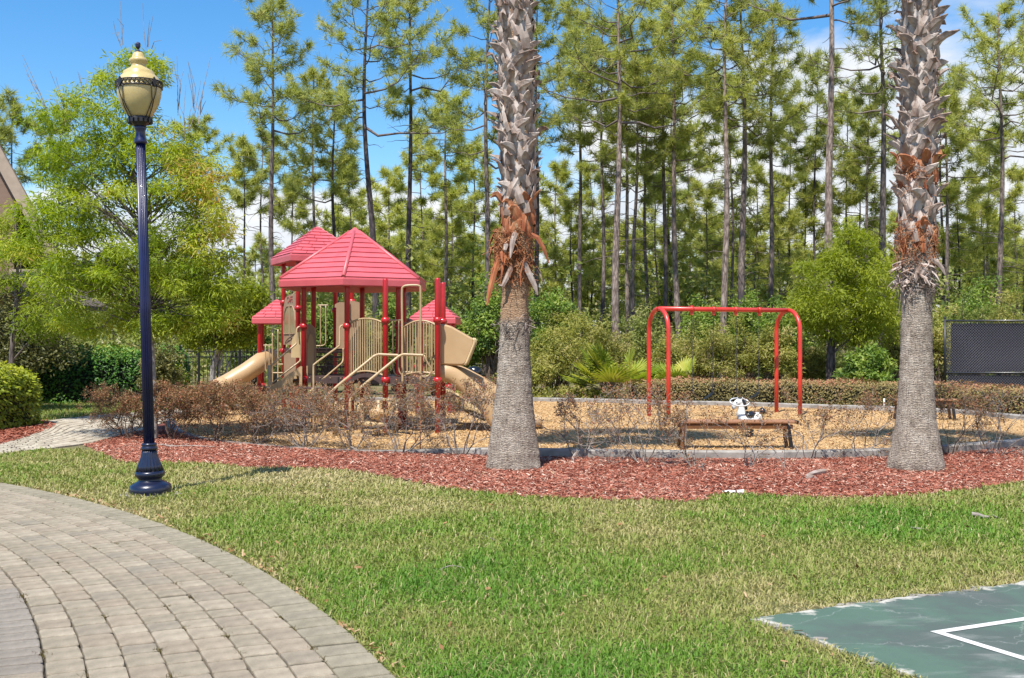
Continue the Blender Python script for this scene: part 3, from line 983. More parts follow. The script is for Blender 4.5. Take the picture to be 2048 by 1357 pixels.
def globe_mat():
    m, t, p = base_mat('cream_acrylic_globe')
    n = noise(t, 2.5, 3)
    r = ramp(t, [(.47, .36, .15), (.56, .45, .225)], [.35, .65])
    L(t, n.outputs['Fac'], r.inputs[0]); L(t, r.outputs[0], p.inputs['Base Color'])
    p.inputs['Roughness'].default_value = .28
    p.inputs['Subsurface Weight'].default_value = .25
    p.inputs['Subsurface Radius'].default_value = (.2, .17, .1)
    p.inputs['Subsurface Scale'].default_value = .2
    b = N(t, 'ShaderNodeBump'); b.inputs['Strength'].default_value = .25; b.inputs['Distance'].default_value = .004
    n2 = noise(t, 60, 3)
    L(t, n2.outputs['Fac'], b.inputs['Height']); L(t, b.outputs[0], p.inputs['Normal'])
    return m


gm = globe_mat()
b = B()
b.lathe([(lr(r), lz(v)) for r, v in [(21, 237), (27, 228), (34, 218), (39.5, 206), (43, 194), (44.6, 182), (45, 171)]], 48)
part('globe', b, gm, lamp, local=True)
b = B()
b.lathe([(lr(r), lz(v)) for r, v in [(45, 171), (44, 165), (41, 159), (36, 153), (31.5, 149), (31, 145), (29, 143), (22, 139), (16, 135), (14.5, 132), (16, 128), (18.5, 124), (19, 121), (17.5, 118.5), (14, 117), (12.5, 113), (11, 109), (8, 105), (2, 103)]], 48)
part('globe_top', b, gm, lamp, local=True)
b = B()
rb = lr(46.2)
for v in (165.5, 177):
    b.tube([(rb * math.cos(a), rb * math.sin(a), lz(v)) for a in np.linspace(0, 2 * np.pi, 48, endpoint=False)], lr(1.3), 6, closed=True)
for k in range(32):
    a0, a1 = k * np.pi / 16, (k + 1) * np.pi / 16
    for s0, s1 in ((166, 176.5), (176.5, 166)):
        b.tube([(rb * math.cos(a), rb * math.sin(a), lz(v)) for a, v in ((a0, s0), ((a0 + a1) / 2, (s0 + s1) / 2), (a1, s1))], lr(.8), 4)
part('lattice_band', b, M['lamp_iron'], lamp, local=True)
gpr = [(177, 46), (190, 44.8), (205, 41.2), (218, 35.3), (228, 28.6), (238, 22.6)]
for k in range(4):
    a = math.radians(-90 - 33 + 90 * k)
    R3 = np.array(Matrix.Rotation(a, 3, 'Z'))
    b = B()
    for sgn in (-1, 1):
        pts = []
        for v in np.linspace(177, 238, 14):
            r = np.interp(v, [g_[0] for g_ in gpr], [g_[1] for g_ in gpr]) + .8
            t = (v - 177) / 61
            w = 5.0 * abs(math.cos(t * np.pi * 1.05)) ** .7 + 1.0 if t < .45 else 1.0 + 3.2 * ((t - .45) / .55) ** .5
            pts.append(R3 @ np.array([lr(r), sgn * lr(w), lz(v)]))
        b.tube(pts, lr(1.0), 5)
    part('strap', b, M['lamp_iron'], lamp, local=True)
    b = B()
    pts = []
    for j in range(8):
        an = j * np.pi / 4
        rr = (9.5, 7)[j % 2]
        pts.append(R3 @ np.array([lr(45.5), lr(rr * .62 * math.sin(an)), lz(170.5) + lr(rr * 1.1 * math.cos(an))]))
    b.prism(np.array(pts), R3 @ np.array([lr(3.5), 0, 0]))
    part('medallion', b, M['lamp_iron'], lamp, local=True)
b = B()
b.lathe([(lr(r), lz(v)) for r, v in [(9, 104.5), (7, 103), (3, 101), (2, 98), (3.2, 97), (5.4, 94), (5, 91), (5.8, 89), (4.6, 86), (2, 84.5), (.3, 84)]], 40, flute=(6, .28))
part('finial', b, M['navy'], lamp, local=True)
lamp.rotation_euler = (0, math.radians(-1.6), 0)
b = B()
rr = np.array([.33, .30, .36, .31, .34, .29, .35, .32, .3, .34])
an = np.arange(10) * 2 * np.pi / 10
b.prism(np.stack([bx + rr * np.cos(an), by + rr * .8 * np.sin(an), np.full(10, -.03)], 1), (0, 0, .045))
tag(part('lamp_footing', b, M['concrete']), 'low grey concrete pad under the street lamp', 'concrete pad')


# ------------------------------------------------------------------ palms
def palm_trunk_mat(name, cols, patch):
    m, t, p = base_mat(name)
    tc = N(t, 'ShaderNodeTexCoord')
    n1 = noise(t, 5, 7, .65); n2 = noise(t, 22, 5, .6, stretch=(1, 1, 5)); n3 = noise(t, 30, 5, .6, stretch=(2.5, 2.5, .25))
    r = ramp(t, cols, [.3, .5, .68]); L(t, n1.outputs['Fac'], r.inputs[0])
    r2 = ramp(t, [(.42, .40, .40), (1, 1, 1), (1.12, 1.12, 1.12)], [.36, .5, .7]); L(t, n2.outputs['Fac'], r2.inputs[0])
    r3 = ramp(t, [(.55, .54, .54), (1.08, 1.08, 1.08)], [.38, .56]); L(t, n3.outputs['Fac'], r3.inputs[0])
    x = N(t, 'ShaderNodeMix', data_type='RGBA', blend_type='MULTIPLY'); x.inputs[0].default_value = .9
    y = N(t, 'ShaderNodeMix', data_type='RGBA', blend_type='MULTIPLY'); y.inputs[0].default_value = .8
    L(t, r.outputs[0], x.inputs[6]); L(t, r2.outputs[0], x.inputs[7]); L(t, x.outputs[2], y.inputs[6]); L(t, r3.outputs[0], y.inputs[7])
    sp = N(t, 'ShaderNodeSeparateXYZ'); L(t, tc.outputs['Object'], sp.inputs[0])
    ad = N(t, 'ShaderNodeMath', operation='MULTIPLY_ADD'); ad.inputs[1].default_value = .35
    L(t, n1.outputs['Fac'], ad.inputs[0]); L(t, sp.outputs['Z'], ad.inputs[2])
    mr = N(t, 'ShaderNodeMapRange'); mr.inputs[1].default_value, mr.inputs[2].default_value = patch[0], patch[1]
    L(t, ad.outputs[0], mr.inputs[0])
    z = N(t, 'ShaderNodeMix', data_type='RGBA'); L(t, mr.outputs[0], z.inputs[0]); L(t, y.outputs[2], z.inputs[6])
    rt = ramp(t, [(.32, .18, .095), (.56, .38, .235)], [.35, .65]); L(t, n2.outputs['Fac'], rt.inputs[0]); L(t, rt.outputs[0], z.inputs[7])
    L(t, z.outputs[2], p.inputs['Base Color'])
    p.inputs['Roughness'].default_value = .95
    wv = N(t, 'ShaderNodeTexWave', wave_type='BANDS', bands_direction='Z'); wv.inputs['Scale'].default_value = 17
    wv.inputs['Distortion'].default_value = 7.5; wv.inputs['Detail'].default_value = 4; wv.inputs['Detail Scale'].default_value = 1.6
    L(t, tc.outputs['Object'], wv.inputs['Vector'])
    rw = ramp(t, [(.50, .48, .47), (.98, .98, .98), (1.06, 1.06, 1.06)], [.05, .38, .9]); L(t, wv.outputs['Fac'], rw.inputs[0])
    xw = N(t, 'ShaderNodeMix', data_type='RGBA', blend_type='MULTIPLY'); xw.inputs[0].default_value = .7
    L(t, z.outputs[2], xw.inputs[6]); L(t, rw.outputs[0], xw.inputs[7]); L(t, xw.outputs[2], p.inputs['Base Color'])
    mm0 = N(t, 'ShaderNodeMath', operation='MULTIPLY'); L(t, n2.outputs['Fac'], mm0.inputs[0]); L(t, n3.outputs['Fac'], mm0.inputs[1])
    mm = N(t, 'ShaderNodeMath', operation='MULTIPLY_ADD'); mm.inputs[1].default_value = .2; L(t, wv.outputs['Fac'], mm.inputs[0]); L(t, mm0.outputs[0], mm.inputs[2])
    bp = N(t, 'ShaderNodeBump'); bp.inputs['Strength'].default_value = 1; bp.inputs['Distance'].default_value = .05
    L(t, mm.outputs[0], bp.inputs['Height']); L(t, bp.outputs[0], p.inputs['Normal'])
    return m


def ribbon(path, nrm, wid, thick, b, mi=0):
    """thick curved strip"""
    path, nrm, wid = np.asarray(path, float), unit(nrm), np.asarray(wid, float)
    tan = unit(np.gradient(path, axis=0))
    s = unit(np.cross(tan, nrm))
    n = unit(np.cross(s, tan))
    cup = .22
    A = path - s * wid[:, None] / 2 + n * wid[:, None] * cup * -.5
    C = path + s * wid[:, None] / 2 + n * wid[:, None] * cup * -.5
    M_ = path + n * wid[:, None] * cup * .5
    rows_ = [A + n * thick, M_ + n * thick, C + n * thick, C - n * thick, M_ - n * thick, A - n * thick]
    V = np.stack(rows_, 1)
    m = len(path)
    q = [(i * 6 + j, i * 6 + (j + 1) % 6, (i + 1) * 6 + (j + 1) % 6, (i + 1) * 6 + j) for i in range(m - 1) for j in range(6)]
    b.add(V.reshape(-1, 3), [np.array(q), np.arange(6)[::-1][None], np.arange(6)[None] + (m - 1) * 6], mi)


def boot_mesh(seed, mats, long=False):
    """old leaf base: two feet that hug the trunk, joined into a stub that curls outward; x is outward, z is up"""
    r = np.random.default_rng(seed)
    b = B()
    out = r.uniform(.05, .12) * (1.25 if long else 1); top = r.uniform(.22, .32)
    tw = r.uniform(.05, .17) * r.choice([-1, 1])
    for sg in (-1, 1):
        y0 = sg * r.uniform(.10, .14)
        path = [(-.035, y0 * 1.15, -.10), (.0, y0, .0), (.012, y0 * .62, .10), (.022, y0 * .25 + tw * .1, .19), (.035 + out * .2, sg * .012 + tw * .3, .25)]
        nr = [(1, y0 * 2.5, 0)] * 2 + [(1, y0 * 1.5, -.1)] * 2 + [(1, 0, -.4)]
        ribbon(path, nr, np.array([.095, .105, .10, .09, .07]) * r.uniform(.85, 1.15), .006, b)
    dr = r.choice([0., 0., 0., .05]); path = [(.015, 0, .12), (.03 + out * .28, tw * .3, .185), (.032 + out * .62, tw * .65, top * .90), (.03 + out, tw, top - dr * .5), (.03 + out * 1.4, tw * 1.35, top + r.uniform(.0, .05) - dr * 1.6)]
    ribbon(path, [(1, 0, -.1), (1, 0, -.4), (1, 0, -.6), (.8, 0, -.7), (.7, 0, -.8)], np.array([.115, .12, .105, .07, r.uniform(.004, .016)]), .007, b)
    return b.mesh('leaf_base', mats)


boots = [boot_mesh(k, M['boot']) for k in range(7)]
boots_red = [boot_mesh(50 + k, M['boot_red']) for k in range(3)]


def frond_mesh(seed):
    r = np.random.default_rng(seed)
    b = B()
    pth = [(0, 0, 0), (.35, 0, .12), (.7, 0, .16), (1.0, 0, .12)]
    b.tube(pth, [.03, .022, .016, .012], 5, 1)
    n = 22
    for k in range(n):
        a = (k - (n - 1) / 2) / n * 3.9
        ln = .95 * (1 - .12 * abs(a))
        d = np.array([math.cos(a), math.sin(a), -.05])
        o = np.array([1.0, 0, .12])
        path = np.array([o, o + d * ln * .4, o + d * ln * .75 + np.array([0, 0, -.08]), o + d * ln + np.array([0, 0, -.32 * r.uniform(.6, 1.3)])])
        s = np.cross(d, (0, 0, 1)); s = s / np.linalg.norm(s)
        w = np.array([.012, .03, .02, .002])
        A, C = path - s * w[:, None], path + s * w[:, None]
        for i in range(3):
            b.quads([[A[i], C[i], C[i + 1], A[i + 1]]], 0, np.array([r.uniform(.1, .8)]))
    return b.mesh('frond', [M['palmetto'], M['beige']], attr=True)


fronds = [frond_mesh(k) for k in range(3)]


def strips(b, z0, z1, n, r0, seed, droop=.25, wid=.03):
    r = np.random.default_rng(seed)
    for k in range(n):
        a = r.uniform(0, 2 * np.pi); z = r.uniform(z0, z1)
        ra = r0 + r.uniform(0, .03); l = r.uniform(.35, 1.2) * droop
        d = np.array([math.cos(a), math.sin(a), 0]); t = np.array([-math.sin(a), math.cos(a), 0]) * r.normal(0, .06)
        path = [d * ra + (0, 0, z), d * (ra + r.uniform(.01, .06)) + t + (0, 0, z - l * .3), d * (ra + r.uniform(.01, .10)) + t * 1.5 + (0, 0, z - l * .65), d * (ra + r.uniform(.0, .12)) + t * 2 + (0, 0, z - l)]
        w0 = r.uniform(.4, 1.3) * wid
        ribbon(np.array(path), np.tile(d, (4, 1)), np.array([w0, w0, w0 * .7, w0 * .2]), .003, b)


def fibres(b, z0, z1, n, r0, seed):
    """tangle of thin curling strands"""
    r = np.random.default_rng(seed)
    th = r.uniform(0, 2 * np.pi, n); z = r.uniform(z0, z1, n)
    P_ = np.zeros((n, 6, 3))
    for k in range(6):
        ra = r0 + np.abs(r.normal(0, .025, n)) * (1 + (k % 3) * .5)
        P_[:, k] = np.stack([ra * np.cos(th), ra * np.sin(th), z], 1)
        th = th + r.normal(0, .22, n); z = z - r.normal(.035, .05, n)
    b.tubes(P_, np.full((n, 6), .0035), 3)


def palm(u, v, prof, zt, label, seed, patch, cx):
    """prof: (v, half width px); cx: list (v, u centre) bending of the trunk"""
    X, Y = gp(u, v)
    s = F / Y
    r_ = np.random.default_rng(seed)
    t = root('palm_tree', (X, Y, 0), label, 'palm tree')
    zz = np.concatenate([np.arange(-.05, 3.0, .028), np.arange(3.0, zt, .15)])
    pv = [p_[0] for p_ in prof][::-1]; pw = [p_[1] for p_ in prof][::-1]
    vv = v - zz * s
    rad = np.interp(vv, pv, pw) / s
    cxs = np.interp(vv, [c_[0] for c_ in cx][::-1], [c_[1] for c_ in cx][::-1])
    off = (cxs - u) / s
    n = 56
    a = np.linspace(0, 2 * np.pi, n, endpoint=False)
    low = np.clip(1 - zz / 1.0, 0, 1)[:, None]
    rr = rad[:, None] * (1 + .035 * low * np.sin(a * 5 + seed + zz[:, None] * 2) + .03 * low * np.sin(a * 11 + seed * 2)) + r_.normal(0, .0022, (len(zz), 1)) + r_.normal(0, .0022, (len(zz), n)) + (np.arange(len(zz)) % 2 == 0)[:, None] * .0025
    V = np.stack([off[:, None] + rr * np.cos(a), rr * np.sin(a), np.repeat(zz[:, None], n, 1)], -1)
    m = len(zz)
    i = np.arange(m - 1)[:, None] * n; j = np.arange(n)[None]
    b = B().add(V.reshape(-1, 3), np.stack([i + j, i + (j + 1) % n, i + n + (j + 1) % n, i + n + j], -1).reshape(-1, 4), 0, True)
    part('trunk', b, palm_trunk_mat('palm_trunk', [(.27, .215, .165), (.48, .405, .325), (.62, .55, .455)], patch), t, local=True)
    return t, lambda z: np.array([np.interp(v - z * s, [c_[0] for c_ in cx][::-1], [c_[1] for c_ in cx][::-1]) / s - u / s, 0, z]), lambda z: np.interp(v - z * s, pv, pw) / s, s


def add_boots(t, axis, rad, z0, z1, seed, red=()):
    r = np.random.default_rng(seed)
    k = 0; z = z0; a = r.uniform(0, 6)
    dz = .0235
    while z < z1:
        rd = any(lo <= z <= hi for lo, hi in red)
        lib_ = boots_red if rd else boots
        me = lib_[r.integers(len(lib_))]
        c = axis(z) + np.array([math.cos(a), math.sin(a), 0]) * (rad(z) - .012)
        sc = r.uniform(.82, 1.12)
        low = np.clip((z - z0) / .7, 0, 1)
        o = place('leaf_base', me, t, c + np.array(t.location), (r.normal(0, .10), r.normal(-.10 * (1 - low), .09), a + r.normal(0, .08)), (sc * (.55 + .45 * low) , sc, sc * r.uniform(.92, 1.1)))
        a += 2 * np.pi * .381966 if True else 0
        z += dz
        k += 1


def add_crown(t, axis, z, seed):
    r = np.random.default_rng(seed)
    for k in range(30):
        a = k * 2.4; el = r.uniform(-.5, 1.1)
        place('frond', fronds[k % 3], t, axis(z) + np.array(t.location) + (0, 0, r.uniform(-.25, .3)), (r.normal(0, .2), -el, a), (r.uniform(.9, 1.2),) * 3)


pl, ax, rd, s = palm(1027, 938, [(945, 57), (930, 54), (900, 51), (850, 43.5), (800, 37.5), (750, 34), (700, 31), (650, 28.5), (600, 27), (560, 27), (500, 31), (440, 30), (300, 29), (-600, 28)], 8.6,
                     'palm tree in mulch with shaggy rust red fibre band, between playground and swings', 3, (1.98, 2.10), [(945, 1027), (650, 1029), (560, 1030), (450, 1036), (300, 1036), (0, 1030), (-600, 1020)])
zl = lambda v: (938 - v) / s
add_boots(pl, ax, rd, zl(462), 8.5, 5, red=((zl(480), zl(418)),))
b = B(); fibres(b, zl(522), zl(455), 620, .190, 8); fibres(b, zl(548), zl(500), 200, .183, 12)
tag(part('fibre', b, M['fibre'], pl, local=True), kind='stuff')
for k in range(16):
    b = B(); strips(b, zl(520), zl(450), 1, .195, 400 + k, .40, .055)
    part('dead_strip', b, M['boot_red'] if k % 3 else M['boot'], pl, local=True)
for (pts, wv, mm) in [([(-.16, -.12, zl(505)), (-.24, -.16, zl(545)), (-.30, -.17, zl(585)), (-.33, -.17, zl(612))], .075, 'boot_red'), ([(.20, -.12, zl(470)), (.30, -.16, zl(478)), (.38, -.17, zl(500)), (.44, -.17, zl(528))], .06, 'boot_red'),
                      ([(.12, -.18, zl(525)), (.20, -.22, zl(552)), (.27, -.22, zl(575)), (.30, -.22, zl(592))], .07, 'boot'), ([(-.02, -.22, zl(535)), (-.09, -.24, zl(560)), (-.14, -.24, zl(575)), (-.19, -.23, zl(572))], .06, 'boot')]:
    b = B(); ribbon(np.array(pts), np.tile((.0, -1, .1), (4, 1)), np.array([wv, wv, wv * .8, wv * .25]), .004, b)
    part('dead_strip', b, M[mm], pl, local=True)
b = B(); fibres(b, zl(662), zl(635), 40, .182, 9); strips(b, zl(655), zl(635), 16, .182, 10, .08, .010)
tag(part('trunk_fuzz', b, M['boot'], pl, local=True), kind='stuff')
add_crown(pl, ax, 8.6, 31)

pr, ax, rd, s = palm(1832, 940, [(948, 55), (925, 53.5), (890, 47), (850, 39.5), (800, 35), (740, 32), (680, 30), (600, 29), (560, 29), (500, 31), (300, 29), (-600, 28)], 8.7,
                     'palm tree in mulch with one rust red patch, beside the black screened court fence', 6, (9.2, 9.6), [(948, 1832), (700, 1833), (560, 1833), (300, 1836), (0, 1840), (-600, 1850)])
zl = lambda v: (940 - v) / s
add_boots(pr, ax, rd, zl(490), 8.6, 15, red=((zl(372), zl(350)), (zl(498), zl(472))))
b = B(); fibres(b, zl(512), zl(440), 200, .20, 18); fibres(b, zl(360), zl(318), 200, .19, 19)
tag(part('fibre', b, M['fibre'], pr, local=True), kind='stuff')
b = B(); fibres(b, zl(575), zl(515), 130, .195, 21); strips(b, zl(565), zl(520), 46, .195, 22, .13, .035)
tag(part('trunk_fuzz', b, M['boot'], pr, local=True), kind='stuff')
for (pts, wv, mm) in [([(.10, -.19, zl(520)), (.19, -.22, zl(528)), (.25, -.22, zl(540)), (.28, -.22, zl(552))], .06, 'boot'), ([(-.02, -.21, zl(533)), (-.06, -.23, zl(550)), (-.10, -.23, zl(565)), (-.13, -.22, zl(560))], .07, 'boot'),
                      ([(.06, -.21, zl(530)), (.02, -.23, zl(545)), (-.01, -.23, zl(552)), (-.05, -.22, zl(556))], .05, 'boot')]:
    b = B(); ribbon(np.array(pts), np.tile((.0, -1, .1), (4, 1)), np.array([wv, wv, wv * .8, wv * .25]), .004, b)
    part('dead_strip', b, M[mm], pr, local=True)
add_crown(pr, ax, 8.7, 41)


# ------------------------------------------------------------------ swing set
sw = root('swing_set', (4.6, 24.0, 0), 'red arched steel swing frame standing on the wood chips', 'swing set')
zr = 2.305
legs = {'lf': P(1337, 840, 22.95), 'lb': P(1298, 836, 23.9), 'rf': P(1600, 832, 24.15), 'rb': P(1553, 828, 25.1)}
tops = {}
for sd_ in 'lr':
    f_, bk = legs[sd_ + 'f'][:2], legs[sd_ + 'b'][:2]
    tops[sd_] = (f_ + bk) / 2
    for nm, q in (('f', f_), ('b', bk)):
        pts = [(*q, -.05), (*q, .9), (*q, 1.85)]
        for a in np.linspace(.15, np.pi / 2, 9):
            pts.append((*(q + (tops[sd_] - q) * (1 - math.cos(a))), 1.85 + (zr - 1.85) * math.sin(a)))
        b = B().tube(pts, .046, 14)
        part('leg', b, M['swing_red'], sw)
A, C = np.array([*tops['l'], zr]), np.array([*tops['r'], zr])
b = B().tube([A, (A + C) / 2, C], .05, 14)
part('top_rail', b, M['swing_red'], sw)
dirr = unit(C - A)
hang = []
for u in (1383, 1427.6, 1471.6, 1518.6):
    # point on the rail seen at pixel column u
    best = min(np.linspace(0, 1, 400), key=lambda t: abs(1024 + (A + (C - A) * t)[0] / (A + (C - A) * t)[1] * F - u))
    hang.append(A + (C - A) * best)
for k, hp in enumerate(hang):
    b = B()
    yaw = math.atan2(dirr[1], dirr[0])
    Rz = np.array(Matrix.Rotation(yaw, 3, 'Z'))
    b.tube([hp - dirr * .035, hp + dirr * .035], .062, 14)
    b.prism([hp + Rz @ np.array(q) for q in [(-.05, -.012, -.04), (.05, -.012, -.04), (.018, -.012, -.13), (-.018, -.012, -.13)]], Rz @ np.array([0, .024, 0]))
    b.tube([hp + np.array([0, 0, -.115]) - Rz @ np.array([.0, .03, 0]), hp + np.array([0, 0, -.115]) + Rz @ np.array([0, .03, 0])], .014, 8)
    if k == 0:
        b.box(hp + np.array([0, 0, .06]), (.03, .05, .05), Rz, bev=.006)
    part('hanger', b, M['swing_red'], sw)
lb = B()
lnk = np.array([(.011, 0, .0), (.011, 0, .022), (.006, 0, .031), (-.006, 0, .031), (-.011, 0, .022), (-.011, 0, 0), (-.006, 0, -.009), (.006, 0, -.009)])
for i, lab in ((0, 'black rubber belt swing on long chains, nearer the left arch'), (2, 'black rubber belt swing on chains, nearer the right arch')):
    a_, c_ = hang[i], hang[i + 1]
    mid = (a_ + c_) / 2
    t = root('swing', (mid[0], mid[1], 0), lab, 'swing', 'belt swings')
    zs = 1.6 - (786 - 685) / F * mid[1]
    inset = dirr * .025
    for p0, q0 in ((a_, a_ + inset), (c_, c_ - inset)):
        top = p0 + np.array([0, 0, -.14]); bot = np.array([q0[0], q0[1], zs])
        n = int((top[2] - bot[2]) / .034)
        b = B()
        for k in range(n):
            c = top + (bot - top) * (k + .5) / n
            R3 = np.array(Matrix.Rotation((k % 2) * np.pi / 2 + .4, 3, 'Z'))
            b.tube(lnk @ R3.T + c - (0, 0, .011), .0038, 4, closed=True)
        part('chain', b, M['chain'], t)
    b = B()
    x = np.linspace(-1, 1, 15)
    half = np.linalg.norm((c_ - a_)[:2]) / 2 - .025
    pr_ = []
    for xi in x:
        w = .075 * (1 - .28 * abs(xi) ** 3)
        c = mid + dirr * half * xi * (.98); c = np.array([c[0], c[1], zs - .13 * (1 - abs(xi) ** 1.7)])
        pr_.append((c, w))
    side = np.cross(dirr, (0, 0, 1))
    V = np.array([[c - side * w + (0, 0, .006), c + side * w + (0, 0, .006), c + side * w - (0, 0, .006), c - side * w - (0, 0, .006)] for c, w in pr_])
    q = [(i_ * 4 + j, i_ * 4 + (j + 1) % 4, i_ * 4 + 4 + (j + 1) % 4, i_ * 4 + 4 + j) for i_ in range(14) for j in range(4)]
    b.add(V.reshape(-1, 3), [np.array(q), np.array([[0, 1, 2, 3]]), np.array([[0, 1, 2, 3]]) + 56], 0)
    part('seat', b, M['rubber'], t)
    for sg in (-1, 1):
        b = B()
        c = mid + dirr * half * sg * .98
        tri = [np.array([c[0], c[1], zs]) + side * .06 - (0, 0, .01), np.array([c[0], c[1], zs + .07]), np.array([c[0], c[1], zs]) - side * .06 - (0, 0, .01)]
        b.tube(tri, .006, 6)
        part('clevis', b, M['chain'], t)


# ------------------------------------------------------------------ benches
def bench(pA, pB, label, depth=.36, h=.44):
    """backless bench; pA, pB are the ends of its front edge on the ground"""
    a, c = np.array([*pA, 0.]), np.array([*pB, 0.])
    d = unit(c - a); n = np.array([-d[1], d[0], 0])
    L_ = np.linalg.norm(c - a)
    t = root('bench', tuple((a + c) / 2 + n * depth / 2), label, 'bench', 'backless benches by the swings')
    for k in range(3):
        o = n * (.06 + k * .12)
        b = B().beam(a + o + (0, 0, h - .02), c + o + (0, 0, h - .02), .105, .04, bev=.008)
        part('seat_plank', b, M['bench_wood'], t)
    b = B()
    for o in (.05, depth - .05):
        b.beam(a + d * .05 + n * o + (0, 0, h - .09), c - d * .05 + n * o + (0, 0, h - .09), .04, .06)
    part('frame', b, M['bench_steel'], t)
    for e, sgn in ((a + d * .12, -1), (c - d * .12, 1)):
        for o, so in ((.05, -1), (depth - .05, 1)):
            top = e + n * o + (0, 0, h - .06); bot = e + d * sgn * .05 + n * (o + so * .03)
            b = B().beam(top, bot, .05, .05, up=tuple(d))
            part('leg', b, M['bench_steel'] if not (sgn == 1 and so == -1) else M['black_metal'], t)
    for e in (a - d * .012, c + d * .012):
        b = B().beam(e + n * -.01 + (0, 0, h - .022), e + n * (depth + .01) + (0, 0, h - .022), .03, .055, bev=.008)
        part('end_cap', b, M['black_metal'], t)
    return t


bench(gp(1354, 902), gp(1594, 902), 'long brown backless bench in front of the swings, behind bare shrubs')
bench(P(1790, 848, 22.6)[:2], P(1918, 846, 22.5)[:2], 'brown backless bench with black end, half hidden behind a palm trunk', h=.45)

# ------------------------------------------------------------------ spring rider (white and black pony)
Yr = 18.6
rd_ = root('spring_rider', (*P(1496, 877, Yr)[:2], 0), 'white and black pony shaped spring rider behind the brown bench', 'spring rider')
q_ = lambda u, v, dy=0: P(u, v, Yr + dy)
px = Yr / F
b = B()


def blob(b, stations, n=14, mi=0):
    """stations: (point, ry, rz) ellipse loft along a path in the xz plane"""
    pts = np.array([s_[0] for s_ in stations])
    tan = unit(np.gradient(pts, axis=0))
    V = []
    a = np.linspace(0, 2 * np.pi, n, endpoint=False)
    for (c, ry, rn), t in zip(stations, tan):
        nr = np.array([-t[2], 0, t[0]])
        V.append(c + np.outer(np.cos(a) * ry, (0, 1, 0)) + np.outer(np.sin(a) * rn, nr))
    V = np.array(V); m = len(V)
    i = np.arange(m - 1)[:, None] * n; j = np.arange(n)[None]
    b.add(V.reshape(-1, 3), [np.stack([i + j, i + (j + 1) % n, i + n + (j + 1) % n, i + n + j], -1).reshape(-1, 4), np.arange(n)[::-1][None], np.arange(n)[None] + (m - 1) * n], mi, True)


blob(b, [(q_(1524, 838), .02, .02), (q_(1522, 838), .085, 9 * px), (q_(1516, 837), .12, 13 * px), (q_(1508, 838), .125, 13 * px), (q_(1498, 840), .12, 12 * px), (q_(1490, 838), .115, 13 * px), (q_(1484, 833), .10, 12 * px), (q_(1482, 827), .085, 9.5 * px), (q_(1483, 820), .07, 7.5 * px), (q_(1482, 811), .06, 6.5 * px), (q_(1479, 804), .055, 6 * px)])
blob(b, [(q_(1484, 801), .02, .02), (q_(1482, 802.5), .06, 6 * px), (q_(1478, 804), .07, 7.5 * px), (q_(1473, 807), .06, 6.5 * px), (q_(1469, 812), .048, 5 * px), (q_(1467, 816.5), .045, 4.5 * px), (q_(1466, 819), .02, 2 * px)])
for sg in (-1, 1):
    for u0, u1 in ((1488, 1486), (1512, 1514)):
        blob(b, [(q_(u0, 836, sg * .09), .045, 6 * px), (q_((u0 + u1) / 2, 845, sg * .105), .05, 5.5 * px), (q_(u1, 853, sg * .10), .045, 4.5 * px), (q_(u1, 855, sg * .1), .02, 2 * px)])
for sg in (-1, 1):
    blob(b, [(q_(1484, 800, sg * .035), .012, 2 * px), (q_(1485, 796.5, sg * .05), .014, 1.6 * px), (q_(1485, 793.5, sg * .055), .003, .4 * px)])
body = part('body', b, M['white_paint'], rd_)
body.modifiers.new('remesh', 'REMESH').voxel_size = .009
body.modifiers['remesh'].use_smooth_shade = True
sm_ = body.modifiers.new('smooth', 'SMOOTH'); sm_.iterations = 4
b = B(); blob(b, [(q_(1476, 797.5), .015, 2 * px), (q_(1482, 798), .045, 3.6 * px), (q_(1487, 804), .062, 4 * px), (q_(1490, 812), .07, 4 * px), (q_(1492.5, 820), .03, 3 * px)])
part('mane', b, M['dark_plastic'], rd_)
b = B(); blob(b, [(q_(1488, 827), .09, 4 * px), (q_(1492, 829), .138, 7.5 * px), (q_(1498, 831), .142, 7.5 * px), (q_(1503, 829), .138, 7.5 * px), (q_(1507, 824.5), .10, 4 * px)])
part('saddle', b, M['dark_plastic'], rd_)
b = B(); blob(b, [(q_(1519, 829), .03, 3.5 * px), (q_(1522, 825), .055, 6.5 * px), (q_(1526, 822), .06, 7.5 * px), (q_(1528.5, 820), .05, 6.5 * px), (q_(1529.5, 819), .02, 4 * px)])
part('tail', b, M['dark_plastic'], rd_)
b = B()
cr = q_(1479, 804)
b.tube([cr + np.array([18.5 * px * math.cos(a), .17 * math.sin(a), 7.0 * math.sin(a) * px - .005]) for a in np.linspace(0, 2 * np.pi, 28, endpoint=False)], .0115, 8, closed=True)
part('handle_ring', b, M['white_paint'], rd_)
for sg in (-1, 1):
    b = B().sphere(q_(1473.5, 805.5, sg * .056), (.014, .010, .014), 10, 6); part('eye', b, M['dark_plastic'], rd_)
b = B()
a = np.linspace(0, 2 * np.pi * 3.6, 70)
c0 = q_(1499, 877)
b.tube(np.stack([c0[0] + .062 * np.cos(a), c0[1] + .062 * np.sin(a), np.linspace(.02, .215, 70)], 1), .013, 6)
part('spring', b, M['dark_plastic'], rd_)
b = B().box(c0 + np.array([0, 0, .225]), (.24, .16, .03), bev=.006); part('mounting_plate', b, M['dark_plastic'], rd_)
for sg in (-1, 1):
    b = B().tube([q_(1489, 850, sg * .02), q_(1489, 850, sg * .19)], .013, 8); part('foot_peg', b, M['dark_plastic'], rd_)

